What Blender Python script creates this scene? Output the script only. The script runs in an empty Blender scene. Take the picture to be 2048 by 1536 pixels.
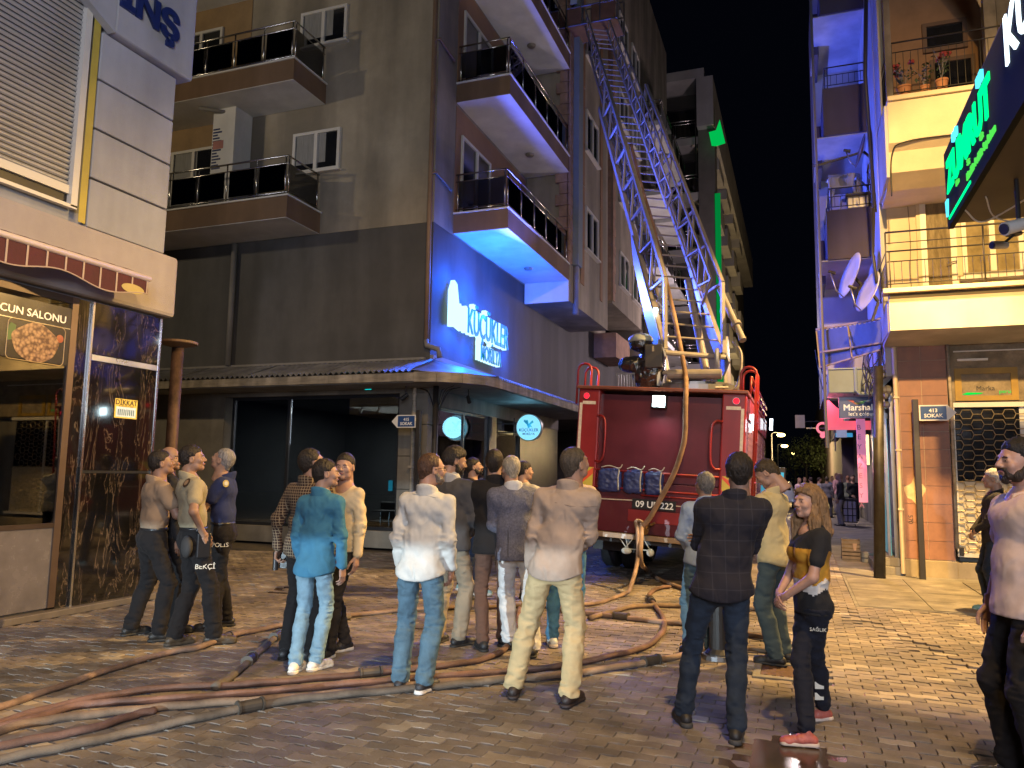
import bpy, math, random
import numpy as np
from math import sin, cos, pi, radians, sqrt, atan2
from mathutils import Vector, Matrix

S = bpy.context.scene
COL = S.collection

# ------------------------------------------------------------------ camera
FPX = 1538.0
YAW, PIT, ROL = radians(20.5), radians(6.7), radians(0.9)
FW = Vector((-sin(YAW)*cos(PIT), cos(YAW)*cos(PIT), sin(PIT)))
R0 = Vector((cos(YAW), sin(YAW), 0)); U0 = R0.cross(FW)
RT = R0*cos(ROL)+U0*sin(ROL); UP = U0*cos(ROL)-R0*sin(ROL)
CAM = Vector((0, 0, 1.6))
cd = bpy.data.cameras.new("camera"); cam = bpy.data.objects.new("camera", cd); COL.objects.link(cam)
cam.matrix_world = Matrix(((RT.x, UP.x, -FW.x, CAM.x), (RT.y, UP.y, -FW.y, CAM.y), (RT.z, UP.z, -FW.z, CAM.z), (0, 0, 0, 1)))
cd.sensor_width = 36; cd.lens = 36*FPX/2048; cd.clip_start = 0.05; cd.clip_end = 800
S.camera = cam

def ray(x, y): return FW+RT*((x-1024)/FPX)-UP*((y-768)/FPX)
def on_x(x, y, X): d = ray(x, y); return CAM+d*((X-CAM.x)/d.x)
def on_y(x, y, Y): d = ray(x, y); return CAM+d*((Y-CAM.y)/d.y)
def on_z(x, y, Z=0.0): d = ray(x, y); return CAM+d*((Z-CAM.z)/d.z)
def pix(p):
    v = Vector(p)-CAM; z = v.dot(FW)
    return (1024+FPX*v.dot(RT)/z, 768-FPX*v.dot(UP)/z, z)

# ------------------------------------------------------------------ world, exposure
W = bpy.data.worlds.new("World"); S.world = W; W.use_nodes = True
bg = W.node_tree.nodes["Background"]
bg.inputs[0].default_value = (0.16, 0.22, 0.5, 1); bg.inputs[1].default_value = 0.0045
S.view_settings.view_transform = 'Standard'; S.view_settings.look = 'None'
S.view_settings.gamma = 1; S.view_settings.use_curve_mapping = False
S.view_settings.exposure = 0.0
S.render.engine = 'CYCLES'
S.cycles.use_denoising = True
S.cycles.max_bounces = 6; S.cycles.diffuse_bounces = 3; S.cycles.glossy_bounces = 3
S.cycles.transmission_bounces = 4; S.cycles.transparent_max_bounces = 12
S.cycles.caustics_reflective = False; S.cycles.caustics_refractive = False
S.cycles.sample_clamp_indirect = 3.0

def light(kind, name, loc, target, power, color, **kw):
    l = bpy.data.lights.new(name, kind); o = bpy.data.objects.new(name, l); COL.objects.link(o)
    l.energy = power; l.color = color; o.location = loc
    if target is not None:
        o.rotation_euler = (Vector(target)-Vector(loc)).to_track_quat('-Z', 'Y').to_euler()
    for k, v in kw.items(): setattr(l, k, v)
    return o

SOD = (1.0, 0.60, 0.20)
light('SPOT', 'sodium_lamp_cross_street', (3.45, 11.9, 7.2), (0.0, 9.6, 0), 8000, SOD, spot_size=radians(114), spot_blend=0.5, shadow_soft_size=0.12)
light('SPOT', 'sodium_lamp_crossing', (1.2, 1.5, 10.5), (1.0, 9.0, 0), 3300, SOD, spot_size=radians(112), spot_blend=0.35, shadow_soft_size=0.12)
light('SPOT', 'sodium_lamp_facade', (0.9, 2.0, 10.5), (4.3, 14.6, 3.6), 17000, SOD, spot_size=radians(40), spot_blend=0.45, shadow_soft_size=0.12)
light('SPOT', 'sodium_lamp_left', (-19, 3.0, 9.5), (-11, 14, 8), 1300, (1.0, 0.80, 0.52), spot_size=radians(150), spot_blend=0.6, shadow_soft_size=0.25)
HLP = Vector((-5.3, -4.6, 0.70)); HLD = Vector((1.1, 11.6, 0.0)).normalized()
light('SPOT', 'headlight_beam', tuple(HLP), tuple(HLP+HLD), 4800, (0.70, 0.88, 1.0), spot_size=radians(38), spot_blend=0.4, shadow_soft_size=0.002)
light('AREA', 'cool_fill_light', (2.5, -5.5, 4.5), (-4.5, 8.5, 3.0), 980, (0.86, 0.87, 0.98), shape='RECTANGLE', size=4.5, size_y=3.0)  # added unseen fill for the people's backs and the facades

light('SPOT', 'white_fill_left_block', (-1.0, -3.5, 7.5), (-7.6, 6.2, 5.0), 800, (0.76, 0.78, 1.0), spot_size=radians(52), spot_blend=0.6, shadow_soft_size=0.3)  # added unseen fill aimed at the left building
# ------------------------------------------------------------------ helpers
def link(o): COL.objects.link(o); return o
def thing(name, label, cat, loc=(0, 0, 0), rot=0.0, group=None):
    o = link(bpy.data.objects.new(name, None)); o.empty_display_size = 0.1
    o.location = loc; o.rotation_euler = (0, 0, rot); o['label'] = label; o['category'] = cat
    if group: o['group'] = group
    return o
def tag(o, label, cat, group=None):
    o['label'] = label; o['category'] = cat
    if group: o['group'] = group
    return o
def struct(o): o['kind'] = 'structure'; return o
def stuff(o): o['kind'] = 'stuff'; return o

class MB:
    """collects simple shapes in one mesh"""
    def __init__(s): s.v = []; s.f = []; s.m = []; s.mi = 0
    def add(s, vs, fs):
        n = len(s.v); s.v += [tuple(p) for p in vs]
        s.f += [tuple(i+n for i in f) for f in fs]; s.m += [s.mi]*len(fs); return s
    def box(s, x0, x1, y0, y1, z0, z1):
        x0, x1 = sorted((x0, x1)); y0, y1 = sorted((y0, y1)); z0, z1 = sorted((z0, z1))
        v = [(x, y, z) for z in (z0, z1) for y in (y0, y1) for x in (x0, x1)]
        return s.add(v, [(0, 2, 3, 1), (4, 5, 7, 6), (0, 1, 5, 4), (2, 6, 7, 3), (0, 4, 6, 2), (1, 3, 7, 5)])
    def bar(s, a, b, w, h=None, up=(0, 0, 1)):
        """box beam from a to b, w wide, h deep along up"""
        a = Vector(a); b = Vector(b); h = w if h is None else h
        d = (b-a).normalized(); u = Vector(up); u = (u-d*u.dot(d))
        if u.length < 1e-4: u = Vector((1, 0, 0)); u = u-d*u.dot(d)
        u.normalize(); r = d.cross(u)
        v = [p+r*(i*w/2)+u*(j*h/2) for p in (a, b) for i, j in ((-1, -1), (1, -1), (1, 1), (-1, 1))]
        return s.add(v, [(0, 1, 2, 3), (7, 6, 5, 4), (0, 4, 5, 1), (1, 5, 6, 2), (2, 6, 7, 3), (3, 7, 4, 0)])
    def cyl(s, a, b, r0, r1=None, n=10, cap=True):
        a = Vector(a); b = Vector(b); r1 = r0 if r1 is None else r1
        d = (b-a).normalized(); u = Vector((0, 0, 1)) if abs(d.z) < .9 else Vector((1, 0, 0))
        p = d.cross(u).normalized(); q = d.cross(p)
        v = [c+p*(r*cos(2*pi*i/n))+q*(r*sin(2*pi*i/n)) for c, r in ((a, r0), (b, r1)) for i in range(n)]
        f = [(i, (i+1) % n, n+(i+1) % n, n+i) for i in range(n)]
        if cap: f += [tuple(range(n-1, -1, -1)), tuple(range(n, 2*n))]
        return s.add(v, f)
    def tube(s, pts, r, n=8, closed=False):
        pts = [Vector(p) for p in pts]; m = len(pts); vs = []; up = Vector((0, 0, 1)); prev = None
        for i, p in enumerate(pts):
            a = pts[i-1] if (i > 0 or closed) else p; b = pts[(i+1) % m] if (i < m-1 or closed) else p
            d = (b-a).normalized()
            u = prev if prev is not None else (up if abs(d.z) < .9 else Vector((1, 0, 0)))
            u = (u-d*u.dot(d)).normalized(); prev = u; w = d.cross(u)
            rr = r[i] if isinstance(r, (list, tuple)) else r
            vs += [p+u*(rr*cos(2*pi*k/n))+w*(rr*sin(2*pi*k/n)) for k in range(n)]
        fs = []
        for i in range(m if closed else m-1):
            j = (i+1) % m
            fs += [(i*n+k, i*n+(k+1) % n, j*n+(k+1) % n, j*n+k) for k in range(n)]
        if not closed: fs += [tuple(range(n-1, -1, -1)), tuple((m-1)*n+k for k in range(n))]
        return s.add(vs, fs)
    def prism(s, poly, o, ax, ay, n):
        """polygon (u,v) laid out from point o on axes ax, ay and extruded by vector n"""
        o = Vector(o); ax = Vector(ax); ay = Vector(ay); n = Vector(n); k = len(poly)
        v = [o+ax*u+ay*w for u, w in poly]; v += [p+n for p in v]
        return s.add(v, [tuple(range(k-1, -1, -1)), tuple(range(k, 2*k))]+[(i, (i+1) % k, k+(i+1) % k, k+i) for i in range(k)])
    def ball(s, c, r, nu=12, nv=8, sc=(1, 1, 1)):
        c = Vector(c); v = []; f = []
        for j in range(nv+1):
            t = pi*j/nv
            for i in range(nu):
                a = 2*pi*i/nu; v.append((c.x+r*sc[0]*sin(t)*cos(a), c.y+r*sc[1]*sin(t)*sin(a), c.z+r*sc[2]*cos(t)))
        for j in range(nv):
            for i in range(nu):
                f.append((j*nu+i, (j+1)*nu+i, (j+1)*nu+(i+1) % nu, j*nu+(i+1) % nu))
        return s.add(v, f)
    def lathe(s, prof, c=(0, 0, 0), n=24, ax='z'):
        v = []; m = len(prof)
        for r, z in prof:
            for i in range(n):
                a = 2*pi*i/n; p = (r*cos(a), r*sin(a), z)
                if ax == 'y': p = (p[0], p[2], p[1])
                if ax == 'x': p = (p[2], p[0], p[1])
                v.append((p[0]+c[0], p[1]+c[1], p[2]+c[2]))
        f = [(j*n+i, (j+1)*n+i, (j+1)*n+(i+1) % n, j*n+(i+1) % n) for j in range(m-1) for i in range(n)]
        return s.add(v, f)
    def build(s, name, mat, parent=None, world=False, smooth=False, bevel=0.0):
        me = bpy.data.meshes.new(name); me.from_pydata(s.v, [], s.f)
        for mm in (mat if isinstance(mat, (list, tuple)) else [mat]): me.materials.append(mm)
        if s.mi or any(s.m): me.polygons.foreach_set('material_index', s.m)
        fixn(me)
        if smooth: me.polygons.foreach_set('use_smooth', [True]*len(me.polygons))
        o = link(bpy.data.objects.new(name, me))
        if parent is not None:
            o.parent = parent
            if world:
                q = Matrix.Rotation(-parent.rotation_euler.z, 4, 'Z')
                o.rotation_euler = (0, 0, -parent.rotation_euler.z); o.location = q @ (-Vector(parent.location))
        if bevel:
            b = o.modifiers.new('bevel', 'BEVEL'); b.width = bevel; b.segments = 2; b.limit_method = 'ANGLE'
        return o
import bmesh
def fixn(me):
    b = bmesh.new(); b.from_mesh(me); bmesh.ops.recalc_face_normals(b, faces=b.faces); b.to_mesh(me); b.free()
def npmesh(name, V, Q, mat, parent=None, smooth=True, mi=None):
    """mesh from numpy quads"""
    me = bpy.data.meshes.new(name); V = np.ascontiguousarray(V, np.float32); Q = np.ascontiguousarray(Q, np.int32)
    k = Q.shape[1]
    me.vertices.add(len(V)); me.vertices.foreach_set('co', V.ravel())
    me.loops.add(Q.size); me.loops.foreach_set('vertex_index', Q.ravel())
    me.polygons.add(len(Q)); me.polygons.foreach_set('loop_start', np.arange(0, Q.size, k, dtype=np.int32))
    for mm in (mat if isinstance(mat, (list, tuple)) else [mat]): me.materials.append(mm)
    if mi is not None: me.polygons.foreach_set('material_index', np.ascontiguousarray(mi, np.int32))
    me.update(calc_edges=True); me.validate()
    if smooth: me.polygons.foreach_set('use_smooth', np.ones(len(Q), bool))
    o = link(bpy.data.objects.new(name, me))
    if parent is not None: o.parent = parent
    return o
def copy_tree(root, loc, rot=None, label=None, group=None):
    r = root.copy(); COL.objects.link(r); r.location = loc
    if rot is not None: r.rotation_euler = (0, 0, rot)
    if label: r['label'] = label
    if group: r['group'] = group
    for ch in list(root.children):
        c = ch.copy(); COL.objects.link(c); c.parent = r
        for g in list(ch.children):
            d = g.copy(); COL.objects.link(d); d.parent = c
    return r
def clone(o, loc, parent=None):
    c = o.copy(); COL.objects.link(c); c.location = loc
    if parent is not None: c.parent = parent
    return c
def spline(P, n=8):
    P = [Vector(p) for p in P]; P = [P[0]*2-P[1]]+P+[P[-1]*2-P[-2]]; out = []
    for i in range(1, len(P)-2):
        a, b, c, d = P[i-1:i+3]
        for k in range(n):
            t = k/n
            out.append(.5*((2*b)+(c-a)*t+(2*a-5*b+4*c-d)*t*t+(3*b-a-3*c+d)*t**3))
    out.append(P[-2]); return out

# ------------------------------------------------------------------ materials
def mat(name, col, rough=.6, metal=0.0, var=.25, vs=2.0, bump=0.0, bs=30.0, emit=None, es=0.0, spec=.5, coat=0.0, col2=None, dirt=0.0, alpha=None, stretch=(1, 1, 1), coord='Object'):
    m = bpy.data.materials.new(name); m.use_nodes = True; nt = m.node_tree; N = nt.nodes; L = nt.links
    b = N['Principled BSDF']; b.inputs['Roughness'].default_value = rough; b.inputs['Metallic'].default_value = metal
    b.inputs['Specular IOR Level'].default_value = spec; b.inputs['Coat Weight'].default_value = coat
    tc = N.new('ShaderNodeTexCoord'); mp = N.new('ShaderNodeMapping'); mp.inputs['Scale'].default_value = stretch
    L.new(tc.outputs[coord], mp.inputs[0])
    c = tuple(col)+(1,)
    if var:
        n1 = N.new('ShaderNodeTexNoise'); n1.inputs['Scale'].default_value = vs; n1.inputs['Detail'].default_value = 6; n1.inputs['Roughness'].default_value = .65
        L.new(mp.outputs[0], n1.inputs[0])
        r = N.new('ShaderNodeValToRGB'); L.new(n1.outputs[0], r.inputs[0])
        lo = tuple(x*(1-var) for x in col); hi = tuple(min(1, x*(1+var)) for x in (col2 or col))
        r.color_ramp.elements[0].position = .32; r.color_ramp.elements[0].color = lo+(1,)
        r.color_ramp.elements[1].position = .68; r.color_ramp.elements[1].color = hi+(1,)
        out = r.outputs[0]
        if dirt:
            n2 = N.new('ShaderNodeTexNoise'); n2.inputs['Scale'].default_value = vs*.27; n2.inputs['Detail'].default_value = 8
            mp2 = N.new('ShaderNodeMapping'); mp2.inputs['Scale'].default_value = (3, 3, .5); L.new(tc.outputs[coord], mp2.inputs[0]); L.new(mp2.outputs[0], n2.inputs[0])
            r2 = N.new('ShaderNodeValToRGB'); r2.color_ramp.elements[0].position = .42; r2.color_ramp.elements[1].position = .62
            r2.color_ramp.elements[0].color = (1-dirt,)*3+(1,); r2.color_ramp.elements[1].color = (1, 1, 1, 1); L.new(n2.outputs[0], r2.inputs[0])
            mx = N.new('ShaderNodeMix'); mx.data_type = 'RGBA'; mx.blend_type = 'MULTIPLY'; mx.inputs[0].default_value = 1
            L.new(out, mx.inputs[6]); L.new(r2.outputs[0], mx.inputs[7]); out = mx.outputs[2]
        L.new(out, b.inputs['Base Color'])
        rr = N.new('ShaderNodeMapRange'); rr.inputs[3].default_value = max(.03, rough-.12); rr.inputs[4].default_value = min(1, rough+.12)
        L.new(n1.outputs[0], rr.inputs[0]); L.new(rr.outputs[0], b.inputs['Roughness'])
    else: b.inputs['Base Color'].default_value = c
    if bump:
        n3 = N.new('ShaderNodeTexNoise'); n3.inputs['Scale'].default_value = bs; n3.inputs['Detail'].default_value = 5
        L.new(mp.outputs[0], n3.inputs[0]); bp = N.new('ShaderNodeBump'); bp.inputs['Strength'].default_value = bump; bp.inputs['Distance'].default_value = .02
        L.new(n3.outputs[0], bp.inputs['Height']); L.new(bp.outputs[0], b.inputs['Normal'])
    if emit: b.inputs['Emission Color'].default_value = tuple(emit)+(1,); b.inputs['Emission Strength'].default_value = es
    m['bsdf'] = 1
    return m
def glow(name, col, s):
    m = bpy.data.materials.new(name); m.use_nodes = True; nt = m.node_tree; nt.nodes.remove(nt.nodes['Principled BSDF'])
    e = nt.nodes.new('ShaderNodeEmission'); e.inputs[0].default_value = tuple(col)+(1,); e.inputs[1].default_value = s
    nt.links.new(e.outputs[0], nt.nodes['Material Output'].inputs[0]); return m
def glassmat(name, tint=(.75, .8, .85), base=.16, refl=(1, 1, 1)):
    m = bpy.data.materials.new(name); m.use_nodes = True; nt = m.node_tree; N = nt.nodes; L = nt.links; N.remove(N['Principled BSDF'])
    t = N.new('ShaderNodeBsdfTransparent'); t.inputs[0].default_value = tuple(tint)+(1,)
    g = N.new('ShaderNodeBsdfGlossy'); g.inputs[0].default_value = tuple(refl)+(1,); g.inputs['Roughness'].default_value = .015
    lw = N.new('ShaderNodeLayerWeight'); lw.inputs[0].default_value = .35
    mr = N.new('ShaderNodeMapRange'); mr.inputs[3].default_value = base; mr.inputs[4].default_value = 1; L.new(lw.outputs['Fresnel'], mr.inputs[0])
    x = N.new('ShaderNodeMixShader'); L.new(mr.outputs[0], x.inputs[0]); L.new(t.outputs[0], x.inputs[1]); L.new(g.outputs[0], x.inputs[2])
    L.new(x.outputs[0], N['Material Output'].inputs[0]); return m

def text(name, body, mtl, size, origin, ax, ay, depth=.004, parent=None, world=True, align='CENTER', xs=1.0, offset=0.0):
    """lettering as a mesh: baseline centre at origin, running along ax, upright along ay"""
    c = bpy.data.curves.new(name, 'FONT'); c.body = body; c.size = size; c.extrude = depth; c.align_x = align; c.offset = offset; c.resolution_u = 3
    t = bpy.data.objects.new(name, c); COL.objects.link(t)
    bpy.context.view_layer.update()
    me = bpy.data.meshes.new_from_object(t.evaluated_get(bpy.context.evaluated_depsgraph_get()))
    bpy.data.objects.remove(t); bpy.data.curves.remove(c)
    ax = Vector(ax).normalized(); ay = Vector(ay).normalized(); az = ax.cross(ay)
    M4 = Matrix(((ax.x*xs, ay.x, az.x, origin[0]), (ax.y*xs, ay.y, az.y, origin[1]), (ax.z*xs, ay.z, az.z, origin[2]), (0, 0, 0, 1)))
    me.transform(M4); me.materials.clear(); me.materials.append(mtl)
    o = link(bpy.data.objects.new(name, me)); me.name = name
    if parent is not None:
        o.parent = parent
        if world: o.location = -Vector(parent.location)
    return o
# ------------------------------------------------------------------ people: signed distance bodies meshed with surface nets
rng = np.random.default_rng(7)
LAT = rng.random((32, 32, 32)).astype(np.float32)
def vnoise(x, y, z):
    xi = np.floor(x).astype(int); yi = np.floor(y).astype(int); zi = np.floor(z).astype(int)
    fx = x-xi; fy = y-yi; fz = z-zi; fx = fx*fx*(3-2*fx); fy = fy*fy*(3-2*fy); fz = fz*fz*(3-2*fz)
    g = lambda a, b, c: LAT[(xi+a) & 31, (yi+b) & 31, (zi+c) & 31]
    l = lambda a, b, t: a+(b-a)*t
    return l(l(l(g(0, 0, 0), g(1, 0, 0), fx), l(g(0, 1, 0), g(1, 1, 0), fx), fy), l(l(g(0, 0, 1), g(1, 0, 1), fx), l(g(0, 1, 1), g(1, 1, 1), fx), fy), fz)-.5
def surface_nets(D, org, h):
    """quads of the zero level of the sampled field D"""
    s = D < 0
    c = np.stack([s[i:s.shape[0]-1+i, j:s.shape[1]-1+j, k:s.shape[2]-1+k] for i in (0, 1) for j in (0, 1) for k in (0, 1)])
    n = c.sum(0); act = (n > 0) & (n < 8); idx = -np.ones(act.shape, np.int64); A = np.argwhere(act); idx[act] = np.arange(len(A))
    P = np.zeros((len(A), 3)); Wt = np.zeros(len(A)); i, j, k = A.T
    cor = [(a, b, c2) for a in (0, 1) for b in (0, 1) for c2 in (0, 1)]
    for p in range(8):
        for q in range(p+1, 8):
            d = np.subtract(cor[q], cor[p])
            if np.abs(d).sum() != 1: continue
            a = D[i+cor[p][0], j+cor[p][1], k+cor[p][2]]; b = D[i+cor[q][0], j+cor[q][1], k+cor[q][2]]
            x = (a < 0) != (b < 0); t = np.where(x, a/np.where(x, a-b, 1), 0)
            P += np.where(x[:, None], np.array(cor[p])+t[:, None]*d, 0); Wt += x
    P = (P/Wt[:, None]+A)*h+org
    Q = []
    for ax in range(3):
        sl = [slice(1, -1)]*3; sl[ax] = slice(0, -1); sh = [slice(1, -1)]*3; sh[ax] = slice(1, None)
        e = np.argwhere(s[tuple(sl)] != s[tuple(sh)])
        if not len(e): continue
        o = np.array([1, 1, 1]); o[ax] = 0; e = e+o
        u = np.zeros(3, int); v = np.zeros(3, int); u[(ax+1) % 3] = 1; v[(ax+2) % 3] = 1
        f = lambda w: idx[tuple((e-w).T)]
        q = np.stack([f(0*u), f(u), f(u+v), f(v)], 1)
        fl = s[tuple(e.T)]; q[~fl] = q[~fl][:, ::-1]; Q.append(q)
    Q = np.concatenate(Q); Q = Q[(Q >= 0).all(1)]
    return P.astype(np.float32), Q
class Field:
    def __init__(s, h, lo, hi):
        s.h = h; s.lo = np.array(lo, float); n = np.ceil((np.array(hi)-s.lo)/h).astype(int)+1; s.n = n
        s.D = np.full(tuple(n), .5, np.float32)
        s.ax = [s.lo[i]+np.arange(n[i])*h for i in range(3)]
    def _sub(s, lo, hi):
        a = np.maximum(np.floor((np.array(lo)-s.lo)/s.h).astype(int), 0); b = np.minimum(np.ceil((np.array(hi)-s.lo)/s.h).astype(int)+1, s.n)
        sl = tuple(slice(int(x), int(max(x, y))) for x, y in zip(a, b))
        return sl, np.meshgrid(*[s.ax[i][sl[i]].astype(np.float32) for i in range(3)], indexing='ij')
    def _comb(s, sl, d, k, mode):
        D = s.D[sl]
        if mode == 'sub': D = -D
        if k > 0:
            hh = np.clip(.5+.5*(D-d)/k, 0, 1); r = D+(d-D)*hh-k*hh*(1-hh)
        else: r = np.minimum(D, d)
        s.D[sl] = -r if mode == 'sub' else r
    def cap(s, a, b, r1, r2=None, k=.02, flat=None, mode='add'):
        r2 = r1 if r2 is None else r2; a = np.array(a, float); b = np.array(b, float)
        f = 1.0 if flat is None else max(flat[1], 1)
        m = max(r1, r2)*f+max(k, 0)+.03
        sl, (X, Y, Z) = s._sub(np.minimum(a, b)-m, np.maximum(a, b)+m)
        if 0 in X.shape: return s
        d = b-a; L2 = max((d*d).sum(), 1e-9)
        t = np.clip(((X-a[0])*d[0]+(Y-a[1])*d[1]+(Z-a[2])*d[2])/L2, 0, 1)
        vx = X-(a[0]+t*d[0]); vy = Y-(a[1]+t*d[1]); vz = Z-(a[2]+t*d[2])
        q = vx*vx+vy*vy+vz*vz
        if flat is not None:
            n = np.array(flat[0], float); n /= np.linalg.norm(n); c = vx*n[0]+vy*n[1]+vz*n[2]; q = q-c*c+(c/flat[1])**2
        s._comb(sl, np.sqrt(q)-(r1+(r2-r1)*t), k, mode); return s
    def ell(s, c, r, k=.02, mode='add', rot=None):
        c = np.array(c, float); r = np.array(r, float); m = r.max()+max(k, 0)+.03
        sl, (X, Y, Z) = s._sub(c-m, c+m)
        if 0 in X.shape: return s
        X = X-c[0]; Y = Y-c[1]; Z = Z-c[2]
        if rot is not None: X, Y, Z = [rot[0][i]*X+rot[1][i]*Y+rot[2][i]*Z for i in range(3)]
        q = np.sqrt((X/r[0])**2+(Y/r[1])**2+(Z/r[2])**2)
        q2 = np.sqrt((X/r[0]**2)**2+(Y/r[1]**2)**2+(Z/r[2]**2)**2)+1e-9
        s._comb(sl, q*(q-1)/q2, k, mode); return s
    def cut(s, fn):
        X, Y, Z = np.meshgrid(*[a.astype(np.float32) for a in s.ax], indexing='ij'); s.D = np.maximum(s.D, fn(X, Y, Z)); return s
    def disp(s, fn):
        X, Y, Z = np.meshgrid(*[a.astype(np.float32) for a in s.ax], indexing='ij'); s.D = s.D+fn(X, Y, Z); return s
    def mesh(s): return surface_nets(s.D, s.lo, s.h)

def ik(A, B, l1, l2, hint):
    A = np.array(A, float); B = np.array(B, float); d = B-A; L = np.linalg.norm(d)
    if L > (l1+l2)*.995: B = A+d/L*(l1+l2)*.995; d = B-A; L = np.linalg.norm(d)
    a = (l1*l1-l2*l2+L*L)/(2*L); h = sqrt(max(l1*l1-a*a, 0)); u = d/L; n = np.array(hint, float); n = n-u*(n@u); n /= np.linalg.norm(n)+1e-9
    return A+u*a+n*h, B

_heads = {}
def head_mesh(kind='m'):
    """head and upper neck, head centre at the origin, facing +y"""
    if kind in _heads: return _heads[kind]
    f = kind == 'f'; F = Field(.0042, (-.11, -.13, -.215), (.11, .15, .14))
    F.ell((0, -.012, .028), (.076, .097, .092), k=0)
    F.ell((0, .022, -.02), (.063, .075, .088), k=.025)
    F.cap((-.035, .035, -.075), (.035, .035, -.075), .026, k=.03)              # jaw
    F.cap((0, .07, -.092), (0, .075, -.09), .017 if f else .021, k=.022)       # chin
    F.cap((-.03, .082, .022), (.03, .082, .022), .012, k=.014)                 # brow
    for sx in (-1, 1):
        F.ell((sx*.031, .098, .004), (.019, .016, .012), k=.008, mode='sub')    # eye socket
        F.cap((sx*.02, .083, .003), (sx*.04, .078, .003), .0105, k=.004)        # eyelid mass
        F.ell((sx*.045, .065, -.025), (.02, .02, .022), k=.018)                 # cheek
        F.ell((sx*.077, -.005, -.008), (.0075, .019, .031), k=.004)             # ear
        F.ell((sx*.084, -.001, -.004), (.005, .01, .018), k=.003, mode='sub')
        F.cap((sx*.075, -.02, -.008), (sx*.079, -.013, -.03), .006, k=.006)
    F.cap((0, .09, .015), (0, .112, -.022), .0075, .0115, k=.009)              # nose
    F.cap((-.013, .1, -.028), (.013, .1, -.028), .0085, k=.006)
    F.cap((-.02, .09, -.049), (.02, .09, -.049), .0065, k=.005)                # lips
    F.cap((-.016, .09, -.06), (.016, .09, -.06), .0075, k=.005)
    F.cap((-.024, .099, -.0545), (.024, .099, -.0545), .0022, k=.004, mode='sub')
    F.cap((0, -.03, -.04), (0, -.045, -.19), .05 if f else .059, .054 if f else .066, k=.03)
    r = F.mesh(); _heads[kind] = (r[0], r[1], F); return _heads[kind]
_hands = {}
def hand_mesh(pose='relax'):
    """right hand, wrist at the origin, fingers along -z, palm facing -x (towards the body), thumb forward +y"""
    if pose in _hands: return _hands[pose]
    F = Field(.0033, (-.1, -.07, -.2), (.045, .09, .05))
    F.cap((0, 0, .04), (0, 0, -.01), .024, .023, k=.0, flat=((0, 1, 0), 1.25))
    F.cap((0, -.024, -.035), (0, -.027, -.08), .0125, .012, k=.012); F.cap((0, .0, -.03), (0, .0, -.085), .0145, .013, k=.014); F.cap((0, .022, -.03), (0, .026, -.082), .014, .0125, k=.014)
    curl = {'relax': (.25, .45, .35), 'fist': (1.25, 1.5, 1.0), 'hold': (.7, .8, .6)}[pose]
    for i, (y, z, l, r) in enumerate(((.029, -.088, .088, .0088), (.010, -.092, .097, .009), (-.010, -.09, .09, .0086), (-.028, -.082, .072, .0076))):
        p = np.array((0, y, z)); a = 0
        for q, fr in enumerate((.44, .32, .24)):
            a += curl[q]*(1+.12*i); d = np.array((-sin(a), (y*.5 if q == 0 else 0), -cos(a))); d /= np.linalg.norm(d)
            n = p+d*l*fr; F.cap(p, n, r*(1-.08*q), r*(.94-.08*q), k=.0045); p = n
    t0 = np.array((-.006, .03, -.03)); t1 = t0+np.array((-.016, .024, -.03)); t2 = t1+np.array((-.012, .008, -.03)); t3 = t2+np.array((-.008, -.002, -.024))
    F.cap(t0, t1, .0135, .011, k=.01); F.cap(t1, t2, .0105, .0095, k=.005); F.cap(t2, t3, .0095, .0085, k=.004)
    r = F.mesh(); _hands[pose] = r; return r
_shoes = {}
def shoe_mesh(kind='sneaker'):
    """upper and sole, ankle above the origin, toe along +y"""
    if kind in _shoes: return _shoes[kind]
    U = Field(.006, (-.07, -.12, -.01), (.07, .24, .16))
    U.cap((0, -.055, .045), (0, .03, .05), .037, .038, k=0); U.cap((0, .03, .045), (0, .145, .03), .038, .034, k=.03); U.cap((0, .13, .026), (.003, .165, .025), .038, .03, k=.02)
    U.cap((0, -.028, .06), (0, -.012, .1), .037, .036, k=.02)
    U.disp(lambda X, Y, Z: .002*np.sin(Y*190)*((Y > .03) & (Y < .12) & (Z > .05)))
    U.cut(lambda X, Y, Z: .012-Z)
    So = Field(.006, (-.07, -.13, -.02), (.08, .25, .08)); t = .016 if kind == 'sneaker' else .008
    So.cap((0, -.06, .012), (0, .03, .012), .041, .036, k=0); So.cap((0, .03, .012), (.003, .15, .012), .036, .043, k=.02)
    So.cut(lambda X, Y, Z: np.maximum(Z-(.014+t), -Z+.0))
    r = (U.mesh(), So.mesh()); _shoes[kind] = r; return r

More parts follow.
